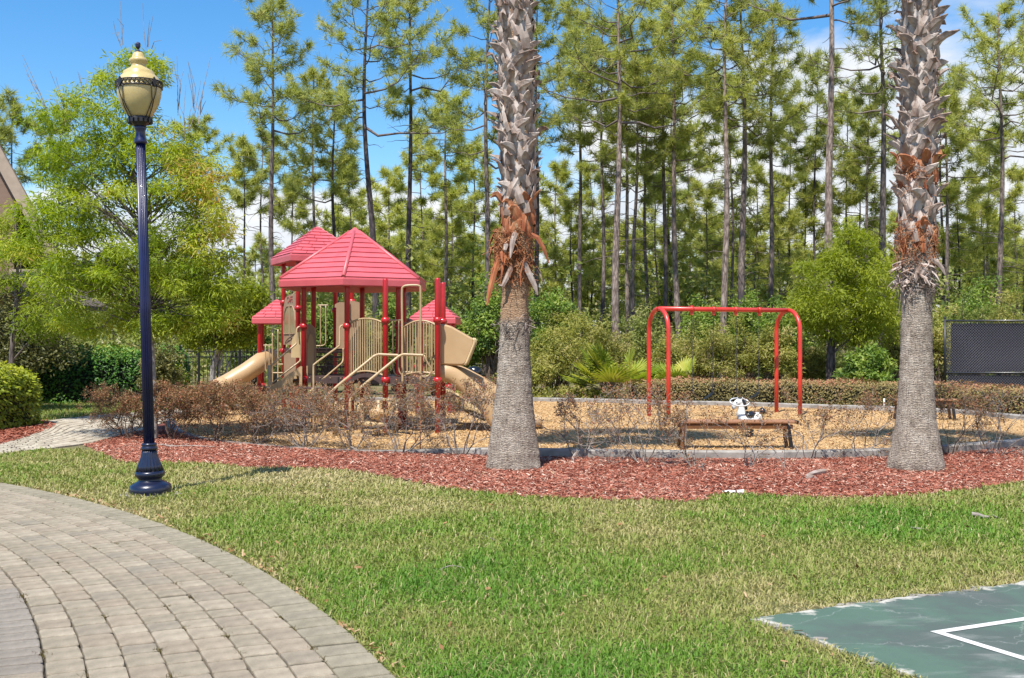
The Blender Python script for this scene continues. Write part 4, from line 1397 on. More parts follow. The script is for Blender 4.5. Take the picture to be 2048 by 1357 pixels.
# ------------------------------------------------------------------ trash can
tc_ = root('trash_can', (*P(949, 800, 30.6)[:2], 0), 'round slatted trash can with black dome lid beyond the slides', 'trash can')
cx_, cy_ = tc_.location[0], tc_.location[1]
b = B().lathe([(.24, .04), (.25, .66)], 24, (cx_, cy_, 0)); part('liner', b, M['black_metal'], tc_)
for k in range(22):
    a = k * 2 * np.pi / 22
    b = B().box((cx_ + .275 * math.cos(a), cy_ + .275 * math.sin(a), .36), (.022, .066, .64), np.array(Matrix.Rotation(a, 3, 'Z')), bev=.005)
    part('slat', b, M['can_wood'], tc_)
b = B().lathe([(.295, .67), (.295, .72), (.26, .735)], 28, (cx_, cy_, 0)); part('rim', b, M['black_metal'], tc_)
b = B().lathe([(.215, .73), (.215, .78), (.205, .84), (.17, .90), (.10, .94), (.01, .955)], 28, (cx_, cy_, 0)); part('dome_lid', b, M['dark_plastic'], tc_)


# ------------------------------------------------------------------ playground structure
HC = np.array([-2.943, 20.9])
pg = root('playground_structure', (-2.943, 20.9, 0), 'red and beige playground structure with red roofs and slides', 'playground structure')


def hx(th, R, z=0., c=HC):
    th = math.radians(th)
    return np.array([c[0] + R * math.sin(th), c[1] - R * math.cos(th), z])


post_lib = {}


def post(xy, h, collars=(.93, 1.93), r=.049, cap=True, mat_='red'):
    b = B()
    pts = [(r, -.05), (r, h - .035)] + ([(r * .93, h - .015), (r * .7, h - .004), (r * .2, h)] if cap else [(r, h)])
    b.lathe(pts, 18, (xy[0], xy[1], 0))
    o = part('post', b, M[mat_], pg)
    for z in collars:
        b = B().lathe([(r * 1.02, z - .05), (r * 1.5, z - .04), (r * 1.6, z), (r * 1.5, z + .04), (r * 1.02, z + .05)], 18, (xy[0], xy[1], 0))
        part('collar', b, M[mat_], o)
    return o


def shingle(p00, p10, p11, p01, nrm, b=None):
    """slab lying on a roof: lower edge proud; p00,p10 lower edge, p11,p01 upper edge"""
    b = B()
    lo, hi = nrm * .026, nrm * .008
    dn = -nrm * .004
    V = [p00 + dn, p10 + dn, p11 + dn, p01 + dn, p00 + lo, p10 + lo, p11 + hi, p01 + hi]
    b.add(np.array(V), np.array([(0, 3, 2, 1), (4, 5, 6, 7), (0, 1, 5, 4), (1, 2, 6, 5), (2, 3, 7, 6), (3, 0, 4, 7)]))
    return b


def roof(corners, apex, z0, fascia, courses, tile, ridge=0.0, gap=.006, hat=None):
    """pyramid roof over corner points (world xyz at eave top); tile None = one board per course"""
    n = len(corners)
    corners = [np.array(c, float) for c in corners]
    apex = np.array(apex, float)
    b = B()
    # solid core under the shingles: sloped faces, fascia, slightly hollow underside
    top = [c for c in corners]; bot = [c - (0, 0, fascia) for c in corners]
    cen = np.mean(bot, 0) + (0, 0, fascia + .1)
    inn = [cen + (bt - cen) * .93 + (0, 0, 0) for bt in bot]
    for k in range(n):
        inn[k][2] = bot[k][2]
    V = np.array(top + bot + inn + [apex, cen])
    fs3, fs4 = [], []
    for k in range(n):
        k2 = (k + 1) % n
        fs3.append((k, k2, 3 * n)); fs3.append((2 * n + k2, 2 * n + k, 3 * n + 1))
        fs4.append((n + k, n + k2, k2, k)); fs4.append((2 * n + k, 2 * n + k2, n + k2, n + k))
    b.add(V, [np.array(fs3), np.array(fs4)])
    ro = part('roof', b, M['roof_under'], pg)
    # rounded eave lip
    b = B()
    for k in range(n):
        k2 = (k + 1) % n
        o0 = unit((corners[k] - cen) * (1, 1, 0)); o1 = unit((corners[k2] - cen) * (1, 1, 0))
        m0, m1 = corners[k], corners[k2]
        prof_ = [(.004, -fascia + .004), (.022, -fascia + .02), (.024, -.03), (.012, .0), (-.02, .022)]
        for i in range(len(prof_) - 1):
            (a0, z0_), (a1, z1_) = prof_[i], prof_[i + 1]
            b.add(np.array([m0 + o0 * a0 + (0, 0, z0_), m1 + o1 * a0 + (0, 0, z0_), m1 + o1 * a1 + (0, 0, z1_), m0 + o0 * a1 + (0, 0, z1_)]), np.array([0, 1, 2, 3]))
    part('eave_band', b, M['roof_red'], ro)
    for k in range(n):
        k2 = (k + 1) % n
        A, C = corners[k], corners[k2]
        nr = unit(np.cross(C - A, apex - A))
        if nr[2] < 0: nr = -nr
        for j in range(courses):
            t0, t1 = j / courses, min((j + 1.04) / courses, .985)
            if hat and t0 > hat: break
            lo0, lo1 = A + (apex - A) * t0, C + (apex - C) * t0
            up0, up1 = A + (apex - A) * t1, C + (apex - C) * t1
            if tile is None:
                part('shingle', shingle(lo0, lo1, up1, up0, nr), M['roof_red'], ro)
            else:
                w = np.linalg.norm(lo1 - lo0)
                m = max(1, int(round(w / tile)))
                cuts = np.linspace(0, 1, m + 1)
                if j % 2 and m > 1:
                    cuts = np.r_[0, (cuts[:-1] + cuts[1:]) / 2, 1]
                for i in range(len(cuts) - 1):
                    g0, g1 = cuts[i] + gap / max(w, .1), cuts[i + 1] - gap / max(w, .1)
                    part('shingle', shingle(lo0 + (lo1 - lo0) * g0, lo0 + (lo1 - lo0) * g1, up0 + (up1 - up0) * g1, up0 + (up1 - up0) * g0, nr), M['roof_red'], ro)
    if ridge:
        for k in range(n):
            b = B().tube([corners[k] + (0, 0, .012), corners[k] * .5 + apex * .5 + (0, 0, .02), apex * .93 + corners[k] * .07 + (0, 0, .02)], [ridge, ridge * .9, ridge * .7], 10)
            part('hip_ridge', b, M['roof_red'], ro)
        b = B()
        ring = [apex + (c - apex) * .12 + unit((c - apex) * (1, 1, 0)) * .02 + (0, 0, .022) for c in corners]
        b.add(np.array(ring + [apex + (0, 0, .04)] + [r - (0, 0, .03) for r in ring]), [np.array([(k, (k + 1) % n, n) for k in range(n)]), np.array([(n + 1 + k, n + 1 + (k + 1) % n, (k + 1) % n, k) for k in range(n)])])
        part('roof_cap', b, M['roof_red'], ro)
    return ro


# --- hexagonal roof and deck
zeav = 2.735
roof([hx(60 * k, 1.45, zeav) for k in range(6)], (*HC, 3.72), zeav, .15, 10, None, ridge=.04, hat=.9)
for k in range(6):
    post(hx(60 * k, 1.0), 2.66, (.93, 1.89) if k in (0, 5, 1) else (.93,), cap=False)
b = B()
b.prism([hx(60 * k, .99, .86) for k in range(6)], (0, 0, .12))
dk = part('hexagon_deck', b, M['deck'], pg)
for k in range(6):     # punched fascia: rows of upright slots shown as raised fins and bolt heads
    A, C = hx(60 * k, 1.0, .92), hx(60 * k + 60, 1.0, .92)
    d = C - A; n_ = unit(np.array([d[1], -d[0], 0]))
    if n_ @ (A - np.array([*HC, .92])) < 0: n_ = -n_
    b = B()
    for j in range(4):
        c = A + d * (.14 + .24 * j) + n_ * .003 - n_ * .132 + (0, 0, .035)
        b.sphere(A + d * (.14 + .24 * j) - n_ * 0.0 + (0, 0, .035) + n_ * .002, .011, 8, 6)
    part('bolt', b, M['beige_metal'], dk)

# --- square tower with the higher roof
TC = np.array([-4.12, 23.6]); Rt = 1.10
tcor = [hx(-18.6 + 90 * k, Rt, 3.395, TC) for k in range(4)]
roof(tcor, (*TC, 4.05), 3.395, .155, 9, .30)
tp = [hx(-18.6 + 90 * k, .81, 0, TC) for k in range(4)]
for k in range(4):
    post(tp[k], 3.32, (1.42, 2.45) if k % 2 else (1.42, 2.3, 2.75), cap=False)
b = B(); b.prism([(*tp[k][:2], 1.38) for k in range(4)], (0, 0, .10)); part('square_deck', b, M['deck'], pg)

# --- two small playhouse roofs behind
for cx_, yaw in ((P(554, 640, 25)[0], 8), (P(871, 640, 25)[0], -4)):
    c2 = np.array([cx_, 25.0])
    cs = [hx(45 + yaw + 90 * k, .70, 2.14, c2) for k in range(4)]
    roof(cs, (*c2, 2.56), 2.14, .14, 6, .24)
    for k in range(4):
        post(hx(45 + yaw + 90 * k, .50, 0, c2), 2.05, (.62, 1.06), r=.047, cap=False)
    if cx_ < -4:
        b = B(); b.prism([hx(45 + yaw + 90 * k, .5, .50, c2) for k in range(4)], (0, 0, .1)); part('low_deck', b, M['deck'], pg)

# --- front square platform with bare capped posts
pC, pA, pB, pH = np.array([-2.22, 19.55]), np.array([-1.294, 19.4]), np.array([-1.265, 20.45]), hx(60, 1.0)[:2]
for q in (pC, pA, pB):
    post(q, 2.72 if q is not pB else 2.70, (.94, 1.985))
b = B(); b.prism([(*q, .87) for q in (pC + (.0, .02), pA + (0, .02), pB, pH)], (0, 0, .11)); part('bridge_deck', b, M['deck'], pg)
b = B(); b.prism([(*q, .87) for q in (hx(0, .99)[:2], pC, pH)], (0, 0, .108)); part('bridge_deck', b, M['deck'], pg)
# arched bridge beam under the first barrier
A, C = hx(0, 1.0)[:2], pC
b = B()
for i in range(10):
    t0, t1 = i / 10, (i + 1) / 10
    zf = lambda t: .86 + .16 * math.sin(math.pi * t)
    P0, P1 = A + (C - A) * t0, A + (C - A) * t1
    b.beam((P0[0], P0[1] - .04, zf(t0)), (P1[0], P1[1] - .04, zf(t1)), .05, .07)
part('arch_beam', b, M['deck'], pg)


def barrier(A, C, z0, z1, rise0, rise1, n, r=.0125, ends=True):
    """rail panel with arched top and bottom tubes and upright balusters"""
    A, C = np.array([*A, 0.]), np.array([*C, 0.])
    ft = lambda t: z1 + rise1 * (4 * t * (1 - t))
    fb = lambda t: z0 + rise0 * (4 * t * (1 - t))
    ts = np.linspace(0.03, .97, 13)
    b = B().tube([A + (C - A) * t + (0, 0, ft(t)) for t in ts], .017, 8)
    pn = part('barrier_panel', b, M['beige_metal'], pg)
    b = B().tube([A + (C - A) * t + (0, 0, fb(t)) for t in ts], .017, 8)
    part('bottom_rail', b, M['beige_metal'], pn)
    for k in range(n):
        t = .05 + .90 * k / (n - 1)
        q = A + (C - A) * t
        b = B().tube([q + (0, 0, fb(t)), q + (0, 0, ft(t))], r, 8, cap=False)
        part('baluster', b, M['beige_metal'], pn)
    return pn


barrier(A, pC, 1.0, 1.92, .09, .10, 16)
barrier((-1.97, 20.15), (-1.30, 19.98), 1.0, 1.86, .06, .13, 13)
barrier(hx(60, 1)[:2] + (.02, .1), pB, 1.05, 1.95, .0, .0, 9)


def pipe(pts, r, nm='handrail', m='beige_metal', n=10, per=4, parent=None):
    b = B().tube(smooth_poly(pts, per), r, n)
    return part(nm, b, M[m], parent or pg)


# loop rail left of the platform (between C and hexagon)
Z = lambda v, Y: 1.6 - (v - 685) / F * Y
q = lambda u, v, Y: P(u, v, Y)
for uu in (786, 797):
    pipe([q(uu, 642, 19.9), q(uu, 690, 19.9), q(uu, 735, 19.9), q(uu + 6, 750, 19.9), q(uu + 14, 752, 19.95)], .014)
pipe([q(776, 641, 19.7), q(790, 641, 19.8), q(803, 641, 20.1)], .016)
# tall loop handle over the entry
pipe([q(805, 765, 19.35), q(805, 740, 19.35), q(804.5, 650, 19.35), q(804, 585, 19.35), q(807, 574, 19.35), q(815, 571.5, 19.35), q(830, 571, 19.35), q(838, 572.5, 19.35), q(841, 582, 19.35), q(841, 650, 19.35), q(841, 735, 19.35), q(841, 765, 19.35)], .020)
# entry stair handrails
for du, dY in ((0, 0.0), (50, -.12)):
    Y0 = 19.2 + dY
    pipe([q(797 + du, 711, Y0), q(785 + du, 710.5, Y0), q(766 + du, 709.7, Y0), q(757 + du, 709.5, Y0), q(748 + du, 713, Y0 - .03), q(738 + du, 721, Y0 - .06), q(700 + du, 752, Y0 - .25), q(681 + du, 767.5, Y0 - .38), q(664 + du, 783, Y0 - .5), q(652 + du, 798, Y0 - .55), q(650 + du, 820, Y0 - .56), q(650 + du, 878, Y0 - .56)], .024)
pipe([q(848, 711, 19.08), q(856, 728, 19.1), q(862, 737, 19.12), q(861, 747, 19.12), q(854, 753, 19.12), q(843, 753, 19.1)], .015)
# stair treads climbing to the platform
for k in range(1, 5):
    c = np.array([-1.75 - .21 * k, 19.15 - .13 * k, .80 - .19 * k])
    b = B().box(c, (.26, .62, .05), np.array(Matrix.Rotation(.55, 3, 'Z')), bev=.01)
    part('step', b, M['cream'] if k in (1, 3) else M['beige'], pg)
for (u, v, Y) in ((672, 878, 18.5), (725, 868, 19.1), (757, 874, 18.9), (793, 866, 19.5)):
    x, y, _ = P(u, v, Y)
    b = B().tube([(x, y, -.02), (x, y, .62)], .032, 12); part('step_post', b, M['beige_metal'], pg)
b = B(); c = P(756, 833, 18.9)
b.lathe([(.02, .30), (.12, .30), (.15, .34), (.16, .40), (.155, .46), (.13, .48), (.02, .485)], 18, (c[0], c[1], 0)); part('step_pod', b, M['beige'], pg)
b = B(); c = P(727, 826, 19.3)
b.lathe([(.02, .36), (.12, .36), (.15, .40), (.16, .46), (.155, .52), (.13, .54), (.02, .545)], 18, (c[0], c[1], 0)); part('step_pod', b, M['cream'], pg)

# --- left entry: stair beside post E
pE = hx(-60, 1.0)[:2]
pipe([q(607, 653.5, 20.4), q(599, 654, 20.4), q(594, 658, 20.38), q(593, 668, 20.36), q(592.5, 685, 20.33), q(590, 690, 20.3), q(570, 707, 20.2), q(546, 728, 20.05), q(543, 735, 20.03), q(542.5, 766, 20.0), q(542.5, 862, 20.0)], .017)
pipe([q(601, 655, 20.7), q(598, 665, 20.7), q(599.5, 690, 20.68), q(600.5, 718, 20.65), q(597, 725, 20.6), q(575, 742, 20.5), q(546, 766, 20.4), q(530, 780, 20.3)], .015)
b = B(); c = P(539, 766, 20.0); b.tube([(c[0], c[1], 0), (c[0], c[1], 1.19)], .038, 14); part('rail_post', b, M['beige_metal'], pg)
# stringer: sloping slab with an arch cut out
out_ = [q(545, 770, 20.2), q(600, 733.5, 20.2), q(604, 733, 20.2), q(604, 767, 20.2), q(604, 800, 20.2), q(599, 800, 20.2), q(598.5, 753, 20.2), q(593, 751, 20.2), q(587, 754, 20.2), q(585, 762, 20.2), q(586, 772, 20.2), q(560, 792, 20.2), q(535, 806, 20.2), q(527, 800, 20.2)]
b = B().prism(out_, (0, .05, 0)); part('stair_stringer', b, M['beige'], pg)
b = B().prism([p_ + (0, .55, 0) for p_ in out_], (0, .05, 0)); part('stair_stringer', b, M['beige'], pg)
for k in range(4):
    t = (k + .6) / 4.4
    c = q(600, 742, 20.2) * (1 - t) + q(535, 796, 20.2) * t + np.array([0, .3, 0])
    b = B().box(c, (.20, .5, .035), bev=.008); part('step', b, M['deck'], pg)
# tower panel with two windows, letters and engraved marks
FL, BL = tp[0][:2], tp[3][:2]
FLv, BLv = np.array([*FL, 0.]), np.array([*BL, 0.])
ex = unit(FLv - BLv); wd_ = np.linalg.norm(FLv - BLv)
ny = np.array([ex[1], -ex[0], 0])


def pl2(points, o=0.):
    return [BLv + ex * (x * wd_) + ny * o + (0, 0, z) for x, z in points]


def arch(x0, x1, z0, z1, n=6, side=0):
    pts = [(x0, z0), (x1, z0), (x1, z1 - .22)]
    w = x1 - x0
    if side < 0:
        pts += [(x1, z1), (x0 + w * .55, z1 - .01), (x0 + w * .15, z1 - .13), (x0, z1 - .30)]
    else:
        pts = [(x0, z0), (x1, z0), (x1, z1 - .30), (x1 - w * .15, z1 - .13), (x1 - w * .5, z1 - .01), (x0 + w * .1, z1), (x0, z1 - .04)]
    return pts


zt_, zb_ = 2.58, 1.55
b = B().prism(pl2([(.08, zb_), (.95, zb_), (.95, zt_ + .03), (.35, zt_ + .0), (.2, zt_ - .05), (.08, zt_ - .25)], 0.), ny * .028)
hp_ = part('window_panel', b, M['tan'], pg)
win = mat('olive_acrylic_window', [(.25, .20, .095), (.34, .26, .13)], .2, 4)  # olive tan window tone with slight noise
for x0, x1, sd_ in ((.13, .50, -1), (.56, .91, 1)):
    a_pts = arch(x0, x1, 1.78, 2.36, side=sd_)
    b = B().prism(pl2(a_pts, .029), ny * .004); w_ = part('window', b, win, hp_)
    b = B()
    ring = pl2(a_pts, .035); b.tube(np.array(ring), .012, 6, closed=True, smooth=False)
    part('window_frame', b, M['tan'], hp_)
txt = bpy.data.curves.new('lettering', 'FONT'); txt.body = 'CAFE'; txt.size = .19; txt.extrude = .004; txt.align_x = 'CENTER'
to = bpy.data.objects.new('lettering', txt); COL.objects.link(to); to.parent = hp_
mtx = Matrix((Vector((*ex, 0)).to_4d(), Vector((0, 0, 1, 0)), Vector((*ny, 0)), Vector((0, 0, 0, 1)))).transposed()
c = pl2([(.54, 2.43)], .033)[0] - origin_of(pg)
ex3 = Vector(ex); nz3 = Vector(ny)
to.matrix_local = Matrix.Translation(Vector(c)) @ Matrix((ex3, Vector((0, 0, 1)), nz3)).transposed().to_4x4()
bpy.context.view_layer.update()
lm_ = bpy.data.meshes.new_from_object(to.evaluated_get(bpy.context.evaluated_depsgraph_get()))
lm_.name = 'lettering'; lm_.materials.clear(); lm_.materials.append(mat('faded_red_letters', (.42, .10, .09), .6, 8))
lo_ = bpy.data.objects.new('lettering', lm_); COL.objects.link(lo_); lo_.parent = hp_; lo_.matrix_local = to.matrix_local.copy()
bpy.data.objects.remove(to); lo_.name = 'lettering'
for k, pts in enumerate(([(.16, .10), (.22, .24), (.45, .50), (.75, .68), (.88, .70), (.80, .52), (.55, .30), (.28, .12), (.16, .10)], [(.35, .22), (.50, .34), (.55, .30)], [(.60, .48), (.72, .46), (.66, .56)])):
    b = B().tube(np.array(pl2([(.08 + x * .85, 1.56 + z * .26) for x, z in pts], .031)), .006, 5); part('engraved_line', b, M['deck'], hp_)
b = B().tube([BLv + (0, 0, 2.47), FLv + (0, 0, 2.66)], .016, 8); part('panel_rail', b, M['beige_metal'], pg)
b = B().prism(pl2([(.1, .55), (.95, .55), (.95, 1.37), (.1, 1.37)], .0), ny * .025); part('lower_panel', b, M['tan'], pg)
# cream door-like bubble panel and arched tunnel panel
pts = [q(582, 715.5, 21.4), q(603.5, 716, 21.4), q(603.5, 664, 21.4)] + [q(603.5 - 20.5 * math.sin(a), 688 - 25 * math.cos(a), 21.4) for a in np.linspace(.25, np.pi / 2, 7)]
b = B().prism(pts, (0, .06, 0)); part('curved_panel', b, M['cream'], pg)
Yt = 21.0
o_ = [q(612.5, 752, Yt), q(631.5, 752, Yt), q(631.5, 668, Yt), q(629.5, 657, Yt), q(622, 649.5, Yt), q(616, 649, Yt), q(612.5, 651, Yt)]
b = B().prism(o_, (0, .05, 0)); tn = part('tunnel_panel', b, M['tan'], pg)
b = B().prism([q(u, v, Yt - .003) for u, v in [(615.5, 748), (627.5, 748), (627.5, 682), (625.5, 673), (621.5, 668), (618, 673), (615.5, 684)]], (0, .002, 0)); part('tunnel_recess', b, M['beige'], tn)
b = B().tube(np.array([q(u, v, Yt - .006) for u, v in [(614, 685), (616, 672), (620, 664), (624.5, 666), (628, 674), (629, 690), (629, 748)]]), .012, 6); part('tunnel_rim', b, M['tan'], tn)

# --- middle entry rails and stair between E and D
pD = hx(0, 1.0)[:2]
pipe([q(692, 651, 19.9), q(684, 651.5, 19.88), q(680, 656, 19.86), q(679.5, 668, 19.84), q(679, 688, 19.8), q(676, 694, 19.76), q(650, 713, 19.5), q(630, 728, 19.3), q(627, 735, 19.28), q(627, 766, 19.25), q(627, 868, 19.25)], .017)
pipe([q(686.5, 697, 20.2), q(686.5, 712, 20.2), q(685, 724, 20.15), q(676, 733, 20.0), q(650, 755, 19.6), q(636, 768, 19.4), q(620, 784, 19.2)], .015)
for k in range(4):
    c = (hx(-30, .99)) + np.array([-.12 * (k + .5), -.20 * (k + .6), .78 - .19 * k])
    b = B().box(c, (.80, .24, .04), np.array(Matrix.Rotation(math.radians(-30), 3, 'Z')), bev=.01); st = part('step', b, M['deck'], pg)
    for j in range(3):
        b = B().sphere(c + np.array(Matrix.Rotation(math.radians(-30), 3, 'Z')) @ np.array([-.3 + .3 * j, -.121, .0]), .010, 8, 6); part('bolt', b, M['beige_metal'], st)
# punched risers up to the tower deck
Yr_ = 21.62
xl, xr = P(633, 700, Yr_)[0], P(689, 700, Yr_)[0]
for k, (va, vb) in enumerate(((698, 711), (712.5, 731), (732, 751))):
    z1, z0 = Z(va, Yr_), Z(vb, Yr_)
    y = Yr_ - .0 - (2 - (2 - k)) * .02
    b = B().box(((xl + xr) / 2, y + .12, z1 - .015), (xr - xl + .05, .26, .03)); stp = part('tower_step', b, M['deck'], pg)
    b = B()
    nn_ = 22
    for row in range(2):
        za, zb2 = z0 + (z1 - z0 - .03) * row / 2, z0 + (z1 - z0 - .03) * (row + .92) / 2
        for j in range(nn_ + 1):
            x = xl + (xr - xl) * (j + .5 * row) / nn_
            if x > xr: continue
            b.box((x, y + .012, (za + zb2) / 2), (.011, .012, zb2 - za))
        b.box(((xl + xr) / 2, y + .012, zb2 + .006), (xr - xl, .014, .014))
    tag(part('riser_grille', b, M['deck'], stp), kind='stuff')
    b = B()
    for j in range(4):
        b.sphere(((xl + (xr - xl) * (.08 + .28 * j)), y - .008, z1 - .02), .012, 8, 6)
    part('bolt', b, M['beige_metal'], stp)
# back rail of the tower
pipe([q(636, 611, 22.8), q(645, 611, 22.8), q(657, 611, 22.8)], .015)
pipe([q(641, 611, 22.8), q(641, 650, 22.8), q(641, 692, 22.8)], .013)
pipe([q(651.5, 611, 22.8), q(651.5, 650, 22.8), q(651.5, 682, 22.8), q(649, 690, 22.8), q(640, 692, 22.8), q(632, 692, 22.8)], .013)
# tall slide hoods at the back
Yh = 22.6
pts = [q(672, 702, Yh), q(690, 702, Yh), q(690, 606, Yh), q(684, 604.5, Yh), q(676, 605.5, Yh), q(670, 609, Yh), q(669, 615, Yh), q(672.5, 616, Yh)]
b = B().prism(pts, (0, .5, 0)); part('slide_hood', b, M['tan'], pg)
pts = [q(695, 702, Yh), q(724.5, 702, Yh), q(724.5, 620, Yh), q(723, 611, Yh), q(717, 604.5, Yh), q(708, 602.5, Yh), q(700, 602, Yh), q(695, 605, Yh)]
b = B().prism(pts, (0, .07, 0)); part('slide_hood', b, M['tan'], pg)
pipe([q(696.5, 607, 20.0), q(700.5, 611, 20.0), q(701, 625, 20.0), q(701, 638, 20.0), q(703, 643, 20.0), q(708, 647.5, 20.0)], .015)
# low rails left of the tower
yl = 24.0
for u in (531, 538.5):
    pipe([q(u, 692, yl), q(u, 715, yl), q(u, 738, yl), q(u + 2, 743, yl)], .012)
pipe([q(527, 691, yl), q(535, 691, yl), q(545, 691, yl)], .014)
for u, v in ((545, 667), (556, 659)):
    pipe([q(u, v, 23.6), q(u, 700, 23.6), q(u, 735, 23.6), q(u, 770, 23.6)], .014)
pipe([q(544, 746, 23.6), q(556, 746, 23.6), q(566, 746, 23.6)], .013)
pipe([q(556, 729, 23.6), q(562, 729, 23.6), q(566, 729, 23.6)], .013)


# --- slides
def tube_slide(path, r, parent=None):
    b = B().tube(smooth_poly(path, 5), r, 20)
    return part('tube_slide', b, M['beige'], pg)


ys = 24.4
ctr = lambda u, v, y=ys: P(u, v, y)
ts = tube_slide([ctr(541, 716, 25.3), ctr(528, 720, 24.8), ctr(515, 729, 24.45), ctr(494, 744, 24.3), ctr(466, 761, 24.2), ctr(448, 771, 24.1)], .205)
b = B().tube([ctr(503.5, 738.0), ctr(502, 739.0)], .216, 20); part('joint_ring', b, M['tan'], ts)
b = B().tube(smooth_poly([ctr(449, 770, 24.1), ctr(444, 774, 24.05), ctr(436, 781, 24.0)], 4), np.r_[np.linspace(.205, .215, 4), np.linspace(.22, .27, 5)], 20); part('exit_flare', b, M['beige'], ts)
for xx, yy in ((P(447, 780, 24.1)[0], 24.1), (P(518, 700, 24.4)[0], 24.4)):
    b = B().tube([(xx, yy, 0), (xx, yy, .7)], .03, 10); part('slide_support', b, M['red'], ts)


def chute(path, wdt, wall, m, nm='slide'):
    """open slide: U-shaped thick section swept along path (xz plane, walls in y)"""
    pth = smooth_poly(path, 5)
    n = len(pth)
    tan = unit(np.gradient(pth, axis=0))
    up = np.stack([-tan[:, 2], np.zeros(n), tan[:, 0]], 1)
    up[up[:, 2] < 0] *= -1
    sec = [(-.5, 1), (-.44, 1.03), (-.40, .75), (-.36, .2), (-.25, .02), (.25, .02), (.36, .2), (.40, .75), (.44, 1.03), (.5, 1), (.47, .2), (.40, -.18), (-.40, -.18), (-.47, .2)]
    k = len(sec)
    wl = np.broadcast_to(wall, (n,)) if np.isscalar(wall) else np.interp(np.linspace(0, 1, n), np.linspace(0, 1, len(wall)), wall)
    V = np.array([[pth[i] + np.array([0, s_ * wdt, 0]) + up[i] * h_ * wl[i] for s_, h_ in sec] for i in range(n)])
    q_ = [(i * k + j, i * k + (j + 1) % k, (i + 1) * k + (j + 1) % k, (i + 1) * k + j) for i in range(n - 1) for j in range(k)]
    b = B().add(V.reshape(-1, 3), [np.array(q_), np.arange(k)[::-1][None], np.arange(k)[None] + (n - 1) * k], 0, True)
    o = part(nm, b, M[m], pg)
    return o


chute([(-1.28, 19.82, .96), (-1.10, 19.82, .93), (-.90, 19.82, .78), (-.72, 19.82, .62), (-.56, 19.82, .46), (-.44, 19.82, .28), (-.33, 19.82, .14), (-.12, 19.82, .10), (.05, 19.82, .10)], .56, [.24, .24, .26, .26, .24, .2, .14], 'beige')
chute([(-1.25, 20.45, .96), (-1.0, 20.45, .92), (-.78, 20.45, .80), (-.52, 20.45, .64), (-.28, 20.45, .48), (-.06, 20.45, .30), (.14, 20.45, .15), (.38, 20.45, .10), (.55, 20.45, .10)], .56, [.24, .24, .26, .26, .24, .2, .14], 'beige')
# diagonal ramp seen under the platform
chute([(-1.95, 21.4, .92), (-1.6, 21.4, .74), (-1.2, 21.4, .50), (-.85, 21.4, .28), (-.5, 21.4, .12)], .5, .16, 'cream')
# hood at the slide entry: a boxy rounded scoop
Yk = 19.55
side_ = [(879, 648), (888, 648.5), (900, 652), (946, 678), (948.5, 682), (948, 688), (933, 725), (929, 731), (922, 732), (879, 731)]
b = B()
rng_y = [(-.02, .9), (.02, 1.0), (.62, 1.0), (.68, .93)]
cen_ = np.mean([P(u, v, Yk) for u, v in side_], 0)
V = []
for dy, sc_ in rng_y:
    for u, v in side_:
        p_ = P(u, v, Yk)
        pp = cen_ + (p_ - cen_) * sc_
        V.append((pp[0], Yk + dy, pp[2]))
k = len(side_)
q_ = [(i * k + j, i * k + (j + 1) % k, (i + 1) * k + (j + 1) % k, (i + 1) * k + j) for i in range(3) for j in range(k)]
b.add(np.array(V), [np.array(q_), np.arange(k)[::-1][None], np.arange(k)[None] + 3 * k], 0, False)
hd = part('slide_canopy', b, M['beige'], pg)
b = B()
rimp = np.array([P(u, v, Yk) for u, v in [(946, 677), (948.5, 681), (948.2, 688), (933.5, 725), (929.5, 731)]])
for dy in (-.01, .66):
    b = B().tube(rimp + (0, dy, 0), .024, 8)
    part('canopy_rim', b, M['cream'], hd)
# purple-grey rounded end of a climber behind the platform
b = B().sphere(P(819, 648, 21.6), (.09, .12, .10), 14, 10); part('climber_knob', b, M['tan'], pg)
for u, v, y in ((908, 690, 24.6), (918, 735, 24.6)):
    pass


# ------------------------------------------------------------------ court fence
fX = P(1890, 800, 32)[0]
cf = root('court_fence', (fX + 3, 32, 0), 'black chain link court fence with dark windscreen', 'fence')
fz = 2.27
for k, x in enumerate((fX, fX + 3.2, fX + 6.4)):
    b = B().tube([(x, 32, 0), (x, 32, fz + .02)], .038, 12); b.sphere((x, 32, fz + .03), .045, 10, 6)
    part('post', b, M['black_metal'], cf)
for nm, z in (('top_rail', fz - .05), ('mid_rail', Z(746, 32)), ('bottom_rail', .10)):
    b = B().tube([(fX, 31.99, z), (fX + 3.3, 31.96, z), (fX + 6.6, 31.9, z + (.01 if nm == 'top_rail' else 0))], .026, 10)
    part(nm, b, mat('satin_black_rail', (.03, .03, .036), .3, 8, coat=.3) if nm == 'top_rail' else bpy.data.materials['satin_black_rail'], cf)
b = B()
for za, zb2 in ((.12, Z(752, 32)), (Z(743.5, 32), fz - .13)):
    b.box((fX + .19 + 3.2, 32.05, (za + zb2) / 2), (6.4, .012, zb2 - za))
part('windscreen', b, mat('black_windscreen', (.009, .008, .020), .75, 12, bump=.2, bscale=90), cf)
b = B()
w0, w1, z0, z1 = fX + .05, fX + 6.5, .12, fz - .07
st_ = .08
paths = []
x = w0 - (z1 - z0)
